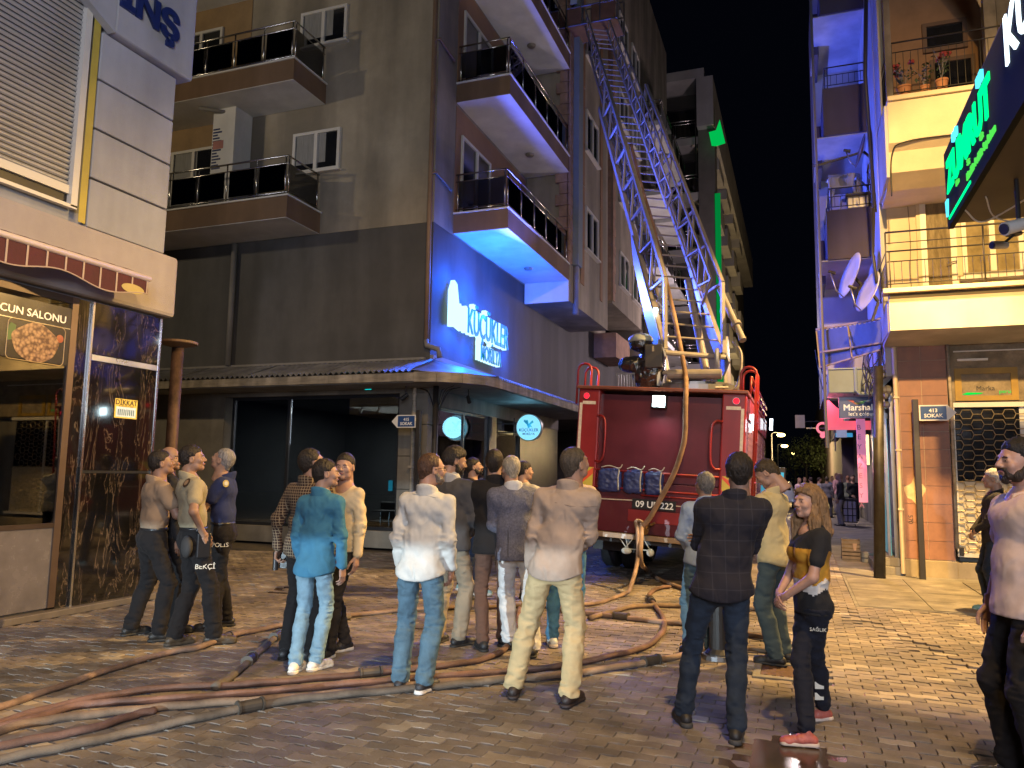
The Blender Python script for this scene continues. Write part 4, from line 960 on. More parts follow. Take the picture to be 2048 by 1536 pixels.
# bundle of telephone cables on the corner pole
cp = thing('cable_pole', 'black cable pole with loose wires at the canopy corner', 'utility pole', (-7.05, 14.35, 0)); m_ = MB(); m_.cyl((0, 0, 0), (0, 0, 3.4), .06, n=12); m_.build('post', M['black_iron'], cp, smooth=True)
rr = random.Random(4)
for i in range(7):
    a = rr.uniform(0, 6.28); m_ = MB(); m_.tube(spline([(.06*cos(a), .06*sin(a), 2.5+.1*i), (.12*cos(a), .12*sin(a), 3.0), (.3*cos(a), .2*sin(a), 3.3), (.55*cos(a), .3*sin(a), 3.38)], 5), .008, 5); m_.build('wire', M['cable'], cp, smooth=True)

# street name sign on a pole at the corner
def street_sign(loc, txt, label, left=True, h=2.95):
    t_ = thing('street_sign', label, 'street sign', loc); s_ = -1 if left else 1
    m_ = MB(); m_.box(-.045, .045, -.045, .045, 0, h); m_.build('post', M['black_iron'], t_, bevel=.008)
    B_ = mat('street_sign_blue', (.012, .05, .17), rough=.4, var=.15, emit=(.02, .08, .25), es=.05); m_ = MB()
    m_.prism([(s_*.05, 0), (s_*.47, 0), (s_*.6, .13), (s_*.47, .26), (s_*.05, .26)], (0, -.05, h-.36), (1, 0, 0), (0, 0, 1), (0, .015, 0)); p_ = m_.build('plate', M['white_paint'], t_)
    m_ = MB(); m_.prism([(s_*.07, .02), (s_*.455, .02), (s_*.455, .24), (s_*.07, .24)], (0, -.0515, h-.36), (1, 0, 0), (0, 0, 1), (0, .0012, 0)); m_.build('blue_field', B_, p_)
    text('number', txt, M['letter_white'], .085, (s_*.26, -.053, h-.22), (1, 0, 0), (0, 0, 1), .001, p_, world=False, offset=.002); text('word', 'SOKAK', M['letter_white'], .085, (s_*.26, -.053, h-.305), (1, 0, 0), (0, 0, 1), .001, p_, world=False, offset=.002)
    return t_
g_ = on_y(838, 830, 14.0); street_sign((g_.x, 14.0, 0), '415', 'blue 415 SOKAK street sign with its arrow pointing left on a black post', True, g_.z+.1)
g_ = on_z(1843, 1157); street_sign((g_.x, g_.y-.15, 0), '413', 'blue 413 SOKAK street sign with its arrow pointing right on a black post', False, 2.95)

# ------------------------------------------------------------------ far white building with the green light line
fb = thing('apartment_building', 'tall white apartment block with deep balconies and a green light strip', 'apartment building', (-7, 46, 0))
def Q(name, m, mb, **k): return mb.build(name, m, fb, world=True, **k)
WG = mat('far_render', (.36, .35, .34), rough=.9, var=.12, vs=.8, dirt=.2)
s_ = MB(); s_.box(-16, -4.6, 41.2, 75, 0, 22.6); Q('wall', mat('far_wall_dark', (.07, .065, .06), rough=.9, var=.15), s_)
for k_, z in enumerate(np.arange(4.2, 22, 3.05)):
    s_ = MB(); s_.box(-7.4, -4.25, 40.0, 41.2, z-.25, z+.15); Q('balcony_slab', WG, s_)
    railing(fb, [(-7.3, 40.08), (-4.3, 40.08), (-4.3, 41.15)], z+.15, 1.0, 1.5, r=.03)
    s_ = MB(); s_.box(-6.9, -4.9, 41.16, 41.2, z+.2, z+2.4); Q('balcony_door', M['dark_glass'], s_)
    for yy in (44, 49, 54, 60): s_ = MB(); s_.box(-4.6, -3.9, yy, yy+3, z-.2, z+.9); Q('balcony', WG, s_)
s_ = MB(); s_.box(-16, -4.2, 39.4, 76, 22.6, 23.1); s_.box(-4.6, -3.75, 39.4, 76, 19.9, 22.6); Q('roof_overhang', WG, s_)
s_ = MB(); s_.box(-4.6, -3.75, 39.9, 41.0, 2, 19.9); Q('corner_column', mat('far_column', (.12, .11, .10), rough=.9, var=.15), s_)
s_ = MB(); s_.box(-3.78, -3.50, 39.82, 39.9, 5.0, 16.3); Q('light_strip', glow('green_strip', (.0, .33, .06), .62), s_)
s_ = MB(); s_.prism([(-3.98, 18.9), (-3.62, 18.95), (-3.42, 19.5), (-3.16, 18.2), (-3.6, 18.1), (-3.85, 18.15)], (0, 39.3, .55), (1, 0, 0), (0, 0, 1), (0, .05, 0)); Q('laser_patch', glow('green_patch', (.0, .62, .1), .8), s_)  # green laser light drawn as a glowing patch
s_ = MB(); s_.cyl((-4.7, 39.7, 21), (-4.7, 39.7, 18.2), .04, n=6); Q('antenna', M['black_iron'], s_)

# ------------------------------------------------------------------ left building (white panels, shutter, polished marble shopfront)
XL = -7.6
lb = thing('shop_building', 'pale panelled building with roller shutter above a marble faced shop', 'building', (-9, 4, 0))
def LB(name, m, mb, **k): return mb.build(name, m, lb, world=True, **k)
s_ = MB(); s_.box(-14, XL-.06, 1.0, 7.44, 3.5, 14); LB('wall', M['wall_white'], s_)
zs = [4.33, 4.92, 5.52, 6.12, 6.72]
for a, b in zip(zs, zs[1:]): s_ = MB(); s_.box(XL-.06, XL+.03, 6.28, 7.43, a+.012, b-.012); LB('wall_panel', M['wall_white'], s_, bevel=.012)
for a, b in zip(zs, zs[1:]): s_ = MB(); s_.box(-9.5, XL-.03, 7.40, 7.47, a+.012, b-.012); LB('wall_panel', M['wall_white'], s_, bevel=.012)
s_ = MB(); s_.box(-9.5, XL+.10, 1.0, 7.62, 3.53, 4.325); LB('ledge', mat('ledge_render', (.42, .38, .37), rough=.9, var=.08, bump=.35, bs=110, dirt=.15), s_, bevel=.05)
s_ = MB(); s_.box(-9.5, XL+.14, 6.35, 7.60, 6.73, 8.9); LB('upper_panel', M['wall_white'], s_, bevel=.03)
s_ = MB(); s_.prism([(-.25, 6.95), (0.25, 6.72), (0.25, 7.6), (-.25, 7.6)], (XL+.03, 6.1, 0), (0, 1, 0), (0, 0, 1), (.11, 0, 0)); LB('panel_bracket', M['wall_white'], s_)
it = text('sign_letters', 'İNŞ', M['navy'], .50, (XL+.145, 6.84, 7.10), (0, 1, 0), (0, 0, 1), .03, lb, offset=.02)
# roller shutter
s_ = MB(); s_.box(XL-.05, XL-.02, 1, 6.10, 4.5, 8); LB('shutter_back', M['black_iron'], s_)
SH = mat('shutter_aluminium', (.42, .42, .43), rough=.45, metal=.35, var=.1)
for i in range(52):
    z = 4.74+i*.062; s_ = MB(); n_ = 5
    v = [];
    for y in (1.0, 6.04):
        for t_ in range(n_+1): a = pi*t_/n_; v.append((XL-.025+.024*sin(a), y, z+.056*t_/n_))
    s_.add(v, [(t_, t_+1, n_+2+t_, n_+1+t_) for t_ in range(n_)]); o = LB('shutter_slat', SH, s_, smooth=True)
s_ = MB(); s_.box(XL-.02, XL+.02, 1, 6.04, 4.64, 4.735); s_.box(XL-.02, XL+.05, 6.04, 6.12, 4.5, 8); s_.box(XL-.02, XL+.05, 1, 6.12, 4.48, 4.52); LB('shutter_frame', M['white_frame'], s_)
s_ = MB(); s_.box(XL+.03, XL+.034, 6.16, 6.25, 4.36, 7.0); LB('masking_tape', mat('yellow_tape', (.45, .36, .06), rough=.6, var=.15), s_)
# shopfront
def marblemat():
    m = mat('polished_marble', (.014, .012, .011), rough=.07, var=0, spec=.8, coat=.4); N = m.node_tree.nodes; L = m.node_tree.links; b = N['Principled BSDF']
    tc = N.new('ShaderNodeTexCoord'); mp = N.new('ShaderNodeMapping'); mp.inputs['Rotation'].default_value = (radians(28), 0, 0); mp.inputs['Scale'].default_value = (1, 3.6, .8); L.new(tc.outputs['Object'], mp.inputs[0])
    n = N.new('ShaderNodeTexNoise'); n.inputs['Scale'].default_value = 1.15; n.inputs['Detail'].default_value = 7; n.inputs['Roughness'].default_value = .58; n.inputs['Distortion'].default_value = .7; L.new(mp.outputs[0], n.inputs[0])
    r = N.new('ShaderNodeValToRGB'); e = r.color_ramp.elements; e[0].position = .42; e[0].color = (.005, .0047, .0045, 1); e[1].position = .9; e[1].color = (.16, .11, .07, 1)
    for p_, c_ in ((.484, (.007, .006, .006)), (.493, (.11, .08, .06)), (.502, (.009, .008, .007)), (.59, (.006, .006, .006)), (.60, (.13, .10, .075)), (.611, (.010, .008, .007)), (.70, (.02, .015, .012))): k_ = e.new(p_); k_.color = c_+(1,)
    L.new(n.outputs[0], r.inputs[0]); L.new(r.outputs[0], b.inputs['Base Color']); return m
MAR = marblemat()
s_ = MB(); s_.box(-9.2, XL-.012, 6.48, 7.47, .06, 3.5); LB('marble_core', M['cable'], s_)
for a, b in ((.08, 1.535), (1.575, 2.82), (2.905, 3.5)):
    s_ = MB(); s_.box(XL-.012, XL+.012, 6.50, 7.47, a, b); LB('marble_slab', MAR, s_)
    s_ = MB(); s_.box(-9.2, XL-.01, 7.471, 7.495, a, b); LB('marble_slab', MAR, s_)
s_ = MB(); s_.box(XL-.012, XL+.002, 6.50, 7.47, 1.54, 1.57); LB('joint_strip', M['black_frame'], s_)
s_ = MB(); s_.box(XL-.01, XL+.016, 6.50, 7.47, 2.83, 2.895); LB('steel_band', mat('brushed_band', (.45, .5, .62), rough=.3, metal=.9, var=.1), s_)
ST = mat('bright_trim', (.75, .78, .8), rough=.18, metal=1, var=0)
for y in (6.475, 7.48): s_ = MB(); s_.box(XL-.01, XL+.02, y-.012, y+.014, .06, 3.5); LB('trim', ST, s_)
s_ = MB(); s_.box(XL-.3, XL-.01, 6.30, 6.46, .06, 3.5); LB('door_jamb', MAR, s_)
s_ = MB(); s_.box(XL-.02, XL+.015, 6.2, 6.28, .1, 3.5); LB('window_post', mat('brown_post', (.11, .075, .055), rough=.4, metal=.4, var=.15), s_)
s_ = MB(); s_.box(XL-.02, XL+.01, 1, 6.2, .95, 1.0); s_.box(XL-.02, XL+.01, 1, 6.2, 3.42, 3.5); LB('window_frame', mat('brown_post2', (.06, .042, .035), rough=.4, metal=.4, var=.15), s_)
s_ = MB(); s_.box(XL-.012, XL-.004, 1, 6.2, 1.0, 3.42); LB('window_pane', glassmat('left_shop_glass', (.30, .34, .36), .03), s_)
s_ = MB(); s_.box(XL-.15, XL-.002, 1, 6.2, .10, .95); LB('stall_riser', mat('riser_panel', (.13, .12, .125), rough=.25, var=.25, vs=3, spec=.6), s_)
s_ = MB(); s_.box(-11, XL-.02, 1, 6.2, .0, .1); s_.box(-11.1, -10.9, 1, 6.3, 0, 3.5); s_.box(-11, XL-.02, 6.25, 6.3, .1, 3.5); LB('interior', mat('interior_dark', (.03, .03, .032), rough=.8, var=.2), s_)
s_ = MB(); s_.box(-9.4, XL+.10, .5, 7.62, 0, .075); LB('doorstep', mat('step_stone', (.17, .145, .12), rough=.6, var=.25, dirt=.3), s_, bevel=.01)
# signs on the shopfront
s_ = MB(); s_.box(XL-.0, XL+.02, 4.4, 6.19, 2.72, 3.36); pn = LB('menu_panel', mat('menu_black', (.012, .012, .016), rough=.25, var=.1), s_)
text('shop_lettering', 'CUN SALONU', mat('silver_letter', (.62, .62, .64), rough=.35, metal=.3, var=0, emit=(.5, .5, .5), es=.12), .115, (XL+.022, 6.13, 3.18), (0, 1, 0), (0, 0, 1), .003, lb, align='RIGHT', xs=1.04, offset=.001)
s_ = MB(); s_.box(XL+.018, XL+.022, 4.4, 6.19, 3.125, 3.132); LB('panel_line', ST, s_)
def foodmat():
    m = mat('food_print', (.2, .09, .04), rough=.3, var=0); N = m.node_tree.nodes; L = m.node_tree.links; b = N['Principled BSDF']
    tc = N.new('ShaderNodeTexCoord'); v = N.new('ShaderNodeTexVoronoi'); v.inputs['Scale'].default_value = 26; n = N.new('ShaderNodeTexNoise'); n.inputs['Scale'].default_value = 20; L.new(tc.outputs['Object'], v.inputs[0]); L.new(tc.outputs['Object'], n.inputs[0])
    x = N.new('ShaderNodeMath'); x.operation = 'MULTIPLY'; L.new(v.outputs['Distance'], x.inputs[0]); L.new(n.outputs[0], x.inputs[1])
    r = N.new('ShaderNodeValToRGB'); e = r.color_ramp.elements; e[0].position = .08; e[0].color = (.38, .22, .11, 1); e[1].position = .4; e[1].color = (.07, .022, .012, 1); L.new(x.outputs[0], r.inputs[0]); L.new(r.outputs[0], b.inputs['Base Color']); L.new(r.outputs[0], b.inputs['Emission Color']); b.inputs['Emission Strength'].default_value = .22; return m
s_ = MB(); s_.prism([(.27*cos(a)*(1+.05*sin(5*a)), .205*sin(a)*(1+.05*cos(4*a))) for a in np.linspace(0, 2*pi, 37)[:-1]], (XL+.0205, 5.79, 2.91), (0, 1, 0), (0, 0, 1), (.003, 0, 0)); LB('food_picture', foodmat(), s_)
s_ = MB(); s_.prism([(-.03, -.09), (.05, -.07), (.06, .08), (.0, .1), (-.04, .02)], (XL+.0205, 5.5, 2.98), (0, 1, 0), (0, 0, 1), (.002, 0, 0)); LB('leaf_print', mat('green_print', (.06, .12, .03), rough=.5, var=.3, emit=(.1, .2, .05), es=.1), s_)
s_ = MB(); s_.ball((XL+.021, 6.07, 3.0), .045, sc=(.1, 1, 1)); LB('tomato_print', mat('orange_print', (.3, .07, .02), rough=.5, var=.3, emit=(.4, .1, .03), es=.15), s_)
gold = mat('gold_line', (.5, .36, .17), rough=.4, var=0, emit=(.5, .35, .15), es=.12)
s_ = MB(); c_ = [(sx*(.33-r_)+r_*cos(a)*1.0, sy*(.21-r_)+r_*sin(a)) for sx, sy, a0 in ((1, 1, 0), (-1, 1, pi/2), (-1, -1, pi), (1, -1, 3*pi/2)) for r_ in (.05,) for a in np.linspace(a0, a0+pi/2, 6)]
s_.tube([(XL+.022, 5.80+u, 2.915+v_) for u, v_ in c_], .004, 5, closed=True); LB('frame_line', gold, s_)
dk = thing('warning_sticker', 'white and yellow DİKKAT warning sticker on the polished marble', 'sticker', (XL+.0155, 7.03, 2.31))
s_ = MB(); s_.box(-.001, .001, -.165, .165, -.115, .115); s_.build('border', mat('sticker_yellow', (.75, .55, .08), rough=.5, var=.05, emit=(.7, .5, .1), es=.2), dk); s_ = MB(); s_.box(.001, .002, -.145, .145, -.1, .02); s_.build('field', mat('sticker_field', (.6, .7, .75), rough=.5, var=.2, vs=30, emit=(.45, .65, .8), es=.22), dk)
text('headline', 'DİKKAT', M['cable'], .085, (.0015, 0, .045), (0, 1, 0), (0, 0, 1), .0008, dk, world=False, offset=.002); text('subline', 'BU BÖLGE 24 SAAT', M['cable'], .026, (.0015, 0, .022), (0, 1, 0), (0, 0, 1), .0006, dk, world=False)
s_ = MB()
for i in range(9): s_.box(.002, .0026, -.12+i*.028, -.105+i*.028, -.08, -.01)
s_.build('print', mat('sticker_print', (.08, .2, .3), rough=.5, var=0), dk)
# awning: burgundy cloth with pale stripes
aw = thing('shop_awning', 'rolled burgundy awning with pale stripes and scalloped edge above the shopfront', 'awning', (XL, 4, 3.8))
BUR = mat('burgundy_canvas', (.075, .018, .022), rough=.85, var=.2, vs=5, bump=.2); PAL = mat('pale_stripe', (.42, .33, .28), rough=.8, var=.1)
def W_(name, m, mb, **k): return mb.build(name, m, aw, world=True, **k)
s_ = MB(); s_.add([(XL+.1, y, 3.98) for y in (1, 6.80)]+[(XL+.42, y, 3.86) for y in (6.80, 1)], [(0, 1, 2, 3)]); s_.add([(XL+.1, y, 3.97) for y in (1, 6.80)]+[(XL+.42, y, 3.85) for y in (6.80, 1)], [(3, 2, 1, 0)]); W_('canopy_cloth', BUR, s_)
s_ = MB(); s_.cyl((XL+.44, 1, 3.83), (XL+.44, 6.84, 3.83), .035, n=12); W_('front_bar', mat('awning_bar', (.62, .56, .52), rough=.5, var=.05), s_, smooth=True)
v = []; ys = np.linspace(1, 6.82, 120); 
zl = lambda y: 3.60+.045*cos((y-6.82)*2*pi/1.15*1.0)
v = [(XL+.44, y, 3.80) for y in ys]+[(XL+.445, y, zl(y)) for y in ys]; s_ = MB(); n_ = len(ys); s_.add(v, [(i, i+1, n_+i+1, n_+i) for i in range(n_-1)]); s_.add([(p[0]-.006, p[1], p[2]) for p in v], [(i+1, i, n_+i, n_+i+1) for i in range(n_-1)]); W_('valance', BUR, s_)
s_ = MB(); s_.tube([(XL+.447, y, zl(y)) for y in ys], .008, 5); W_('valance_trim', PAL, s_)
for y in np.arange(1.2, 6.8, .215):
    s_ = MB(); s_.box(XL+.446, XL+.449, y, y+.02, zl(y)+.004, 3.8); s_.bar((XL+.1, y+.01, 3.983), (XL+.42, y+.01, 3.863), .02, .004); W_('stripe', PAL, s_)
s_ = MB(); s_.prism([(.16*cos(a), .055*sin(a)) for a in np.linspace(0, 2*pi, 25)[:-1]], (XL+.447, 6.60, 3.655), (0, 1, 0), (0, 0, 1), (.004, 0, 0)); W_('badge', mat('gold_badge', (.4, .32, .1), rough=.5, var=.15), s_)
# flanged pipe post
pp = thing('pipe_post', 'rusty brown pipe post with a flat round flange beside the marble corner', 'post', (-8.75, 8.98, 0)); s_ = MB(); s_.cyl((0, 0, 0), (0, 0, 3.5), .085, n=16); s_.build('post', mat('rusty_pipe', (.10, .06, .045), rough=.6, metal=.3, var=.5, vs=5, bump=.3), pp, smooth=True); s_ = MB(); s_.lathe([(.085, 3.42), (.27, 3.47), (.28, 3.48), (.28, 3.51), (0, 3.51)], n=28); s_.build('flange', M['pipe_brown'], pp)
# ------------------------------------------------------------------ right corner building
rb = thing('apartment_building', 'cream corner building on the right with railed balconies over a tiled shop corner', 'apartment building', (3, 16, 0))
def RB(name, m, mb, **k): return mb.build(name, m, rb, world=True, **k)
YR, XR = 14.7, 1.56
s_ = MB(); s_.box(XR, 12, YR, 17.9, 3.95, 13); RB('front_wall', M['creamwall'], s_)
s_ = MB(); s_.box(2.42, 12, YR+.25, 60, .0, 3.95); RB('ground_floor_wall', mat('grey_render', (.22, .21, .19), rough=.9, var=.25, vs=2, bump=.3, dirt=.4), s_)
# tiled pillar
TILE = mat('terracotta_tile', (.25, .125, .09), rough=.55, var=.14, vs=6, bump=.2, bs=90, dirt=.12); GROUT = mat('grout', (.42, .34, .26), rough=.9, var=.1)
s_ = MB(); s_.box(1.64, 2.38, YR+.012, YR+.6, .28, 3.95); RB('pillar_core', GROUT, s_)
for r_ in range(12):
    z0 = .3+r_*.305
    for c0, c1 in ((1.645, 1.985), (1.993, 2.375)):
        s_ = MB(); s_.box(c0, c1, YR, YR+.012, z0, z0+.297); RB('tile', TILE, s_)
    s_ = MB(); s_.box(1.628, 1.64, YR+.02, YR+.3, z0, z0+.297); s_.box(1.628, 1.64, YR+.308, YR+.6, z0, z0+.297); RB('tile', TILE, s_)
s_ = MB(); s_.box(1.60, 2.40, YR-.02, YR+.62, 0, .28); s_.box(2.40, 12, YR+.02, YR+.27, 0, .27); RB('plinth', mat('plinth_cement', (.36, .30, .21), rough=.9, var=.2, dirt=.25), s_, bevel=.008)
s_ = MB(); s_.prism(blob(1.82, 0, .13, .21, 8, 24), (0, YR-.003, 1.42), (1, 0, 0), (0, 0, 1), (0, .004, 0)); RB('cement_patch', mat('cement_patch', (.42, .36, .23), rough=.95, var=.25, vs=8), s_)
text('painted_number', '570', M['cable'], .1, (1.70, YR-.003, .95), (0, 0, -1), (1, 0, 0), .0006, rb)
s_ = MB(); s_.tube([(1.585, YR-.05, 3.9), (1.585, YR-.05, .05)], .038, 10); [s_.box(1.54, 1.63, YR-.1, YR-.005, z, z+.03) for z in (1.1, 2.1, 3.0)]; RB('drain_pipe', mat('pale_pipe', (.5, .42, .30), rough=.6, var=.1), s_)
s_ = MB(); s_.tube([(2.40, YR-.04, 3.9), (2.42, YR-.04, 2.9), (2.40, YR-.04, .5)], .028, 8); RB('conduit', M['fascia'], s_, smooth=True)
# shop door with expanding grille
s_ = MB(); s_.box(2.46, 4.6, YR+.10, YR+.12, 1.62, 2.82); RB('dark_pane', M['dark_glass'], s_); s_ = MB(); s_.box(2.46, 4.6, YR+.09, YR+.12, .42, 1.6); RB('door_panel', mat('pale_door', (.55, .48, .34), rough=.5, var=.1), s_)
s_ = MB(); s_.box(2.42, 2.47, YR+.03, YR+.12, .4, 2.86); s_.box(2.42, 4.7, YR+.02, YR+.12, .36, .42); s_.box(2.42, 4.7, YR+.02, YR+.12, 2.84, 2.92); s_.box(3.42, 3.5, YR+.08, YR+.12, .42, 2.84); RB('door_frame', M['white_frame'], s_)
GR = mat('grille_bars', (.42, .36, .27), rough=.45, metal=.6, var=.15)
gr = MB(); dz = .088; wx = .155
for r_ in range(14):
    zc = .5+r_*2*dz*.97
    for c_ in range(8):
        xc = 2.49+c_*wx*2+(wx if r_ % 2 else 0)
        if xc > 4.4: continue
        pts = [(xc-wx, YR+.02, zc), (xc-wx*.62, YR+.02, zc), (xc-wx*.40, YR+.015, zc+dz*.82), (xc+wx*.40, YR+.015, zc+dz*.82), (xc+wx*.62, YR+.02, zc), (xc+wx, YR+.02, zc)]
        for sg_ in (1, -1): gr.tube([(p[0], p[1]+(.006 if sg_ < 0 else 0), zc+(p[2]-zc)*sg_) for p in pts], .0075, 4)
RB('grille', GR, gr)
s_ = MB(); s_.box(2.44, 2.50, YR-.03, YR+.05, .38, .52); RB('padlock', M['black_iron'], s_, bevel=.01)
# stone backed panels over the door, fluorescent tube
SB = mat('rough_stone', (.23, .19, .13), rough=.9, var=.35, vs=5, bump=.8, bs=14); OL = mat('ochre_frame', (.30, .19, .03), rough=.6, var=.25)
s_ = MB(); s_.box(2.45, 6, YR+.06, YR+.24, 2.94, 3.94); RB('transom_stone', SB, s_)
for a, b in ((2.5, 3.42), (3.52, 4.5)):
    s_ = MB(); s_.box(a, b, YR+.03, YR+.058, 3.40, 3.50); s_.box(a, b, YR+.03, YR+.058, 2.95, 3.03); s_.box(a, a+.1, YR+.03, YR+.058, 3.03, 3.40); s_.box(b-.1, b, YR+.03, YR+.058, 3.03, 3.40); RB('transom_frame', OL, s_)
text('transom_lettering', 'Marka', M['cable'], .11, (2.95, YR+.055, 3.12), (1, 0, 0), (0, 0, 1), .002, rb)
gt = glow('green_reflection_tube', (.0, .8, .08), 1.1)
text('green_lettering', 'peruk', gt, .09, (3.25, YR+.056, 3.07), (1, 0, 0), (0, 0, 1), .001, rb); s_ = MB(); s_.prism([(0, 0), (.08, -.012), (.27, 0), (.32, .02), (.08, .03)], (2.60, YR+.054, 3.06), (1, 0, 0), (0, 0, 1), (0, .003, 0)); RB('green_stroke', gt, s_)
s_ = MB(); s_.box(2.55, 3.0, YR+.0, YR+.05, 3.62, 3.66); s_.box(2.5, 5, YR+.02, YR+.04, 3.78, 3.80); RB('tube_light', M['white_frame'], s_)
# first floor bay: front edge at YF
YF = 13.5
s_ = MB(); s_.box(1.42, 6.5, YF, YF+.16, 3.99, 4.50); RB('balcony_front', M['creamwall'], s_)
s_ = MB(); s_.box(1.405, 1.56, YF+.16, 14.7, 3.99, 4.50); s_.prism([(YF+.001, 3.985), (14.69, 3.90), (14.69, 3.99), (YF+.001, 3.99)], (1.42, 0, 0), (0, 1, 0), (0, 0, 1), (5.0, 0, 0)); RB('balcony_side', M['blue_white'], s_)
s_ = MB(); s_.box(1.56, 6.4, YF+.16, 14.7, 4.0, 4.46); RB('balcony_floor', M['soffit'], s_)
s_ = MB(); s_.box(1.33, 6.5, YF-.09, YF+.2, 4.585, 4.66); RB('balcony_coping', M['creamwall'], s_, bevel=.01)
s_ = MB(); s_.box(1.43, 6.5, YF-.0, YF+.2, 4.505, 4.58); RB('coping_shade_strip', mat('shadow_gap', (.10, .085, .06), rough=.9, var=.1), s_)  # dark strip, the shade under the coping put into its colour
railing(rb, [(1.40, 14.6), (1.40, YF-.02), (6.4, YF-.02)], 4.66, .62, 2.2, glass=False, rail=M['black_iron'], bars=True, r=.014)
s_ = MB(); s_.tube([(1.40, YF-.02, 5.60), (6.4, YF-.02, 5.58)], .016, 6); s_.tube([(1.40, YF-.02, 5.42), (6.4, YF-.02, 5.41)], .008, 5); [s_.cyl((x, YF-.02, 4.66), (x, YF-.02, 5.6), .014, n=6) for x in (1.4, 2.78, 3.4, 4.6)]; RB('upper_rail', M['black_iron'], s_, smooth=True)
# balcony door and window
YW = YR-.002
window(rb, 'y', 2.08, 2.62, 4.5, 6.5, YW, -1, panes=1, t=.09, sill=False, name='balcony_door', glass=mat('lit_glass', (.16, .13, .08), rough=.15, var=.35, vs=4, stretch=(5, 5, 1)))
window(rb, 'y', 2.70, 3.6, 5.05, 6.3, YW, -1, panes=2, t=.07, sill=True, glass=mat('lit_glass2', (.22, .18, .10), rough=.15, var=.3, vs=4))
s_ = MB(); s_.box(2.02, 2.08, YW-.05, YW, 4.5, 6.56); s_.box(2.02, 2.70, YW-.05, YW, 6.5, 6.56); RB('door_casing', M['creamwall'], s_)
s_ = MB(); s_.cyl((2.6, YW-.11, 5.33), (2.45, YW-.11, 5.30), .01, n=6); s_.cyl((2.6, YW-.11, 5.33), (2.6, YW-.06, 5.33), .01, n=6); RB('door_handle', M['steel'], s_)
s_ = MB(); s_.tube(spline([(1.9, YW-.01, 6.6), (1.92, YW-.01, 5.8), (1.9, YW-.012, 5.2), (1.92, YW-.01, 4.5)], 6), .008, 5); RB('cable', M['fascia'], s_, smooth=True)
# band between the first and second floors
s_ = MB(); s_.prism([(YF-.15, 7.05), (YF-.15, 7.75), (14.7, 7.75), (14.7, 6.4), (YF+.45, 6.45), (YF+.05, 6.62), (YF-.02, 6.95)], (1.5, 0, 0), (0, 1, 0), (0, 0, 1), (5, 0, 0)); RB('upper_band', M['creamwall'], s_)
s_ = MB(); s_.tube(spline([(1.52, YF-.03, 6.2), (1.55, YF-.05, 6.9), (1.75, YF-.17, 7.04), (2.6, YF-.17, 7.06), (4.4, YF-.17, 7.05)], 6), .012, 5); RB('cable', M['cable'], s_, smooth=True)
# second floor balcony
s_ = MB(); s_.box(1.5, 6.5, YF-.2, YF+.25, 7.76, 7.84); RB('balcony_coping', M['creamwall'], s_, bevel=.01)
railing(rb, [(1.55, 14.6), (1.55, YF-.1), (6.4, YF-.1)], 7.84, .95, 2.4, glass=False, rail=M['black_iron'], bars=True, r=.014)
s_ = MB(); s_.box(1.62, 6.5, YW-.05, YW, 7.76, 11); RB('recess_wall', mat('brown_recess', (.30, .17, .09), rough=.9, var=.15), s_)
window(rb, 'y', 2.35, 3.05, 7.9, 9.0, YW-.05, -1, panes=1, frame=mat('brown_shutter', (.14, .08, .05), rough=.6, var=.15), name='balcony_door', sill=False)
window(rb, 'y', 2.25, 2.95, 9.15, 9.7, YW-.05, -1, panes=1, frame=mat('brown_shutter2', (.14, .08, .05), rough=.6, var=.15), sill=False)
s_ = MB(); s_.box(2.95, 3.12, YF-.1, YF+.1, 7.84, 12); s_.box(3.15, 6.5, YF+.0, YF+.1, 7.84, 12); RB('wing_wall', mat('grimy_column', (.17, .145, .11), rough=.9, var=.3, vs=3, dirt=.4), s_)
s_ = MB(); s_.box(1.50, 1.60, YF-.12, YF-.0, 7.84, 12); RB('corner_post', mat('grimy_post', (.13, .11, .10), rough=.9, var=.3, vs=4, dirt=.4), s_)
cu = MB(); n_ = 40
va = [(1.75+1.25*i/n_, YF+.02+.035*sin(i*1.3), 11.2) for i in range(n_+1)]; vb = [(min(1.75+1.25*i/n_+.1, 3.0), YF+.02+.03*sin(i*1.3+.4), 10.7-1.75*max(0, (i/n_)-.25)/.75) for i in range(n_+1)]
cu.add(va+vb, [(i, i+1, n_+2+i, n_+1+i) for i in range(n_)]); RB('sun_curtain', mat('striped_curtain', (.36, .27, .16), rough=.9, var=.35, vs=3, stretch=(9, 1, .2)), cu, smooth=True)
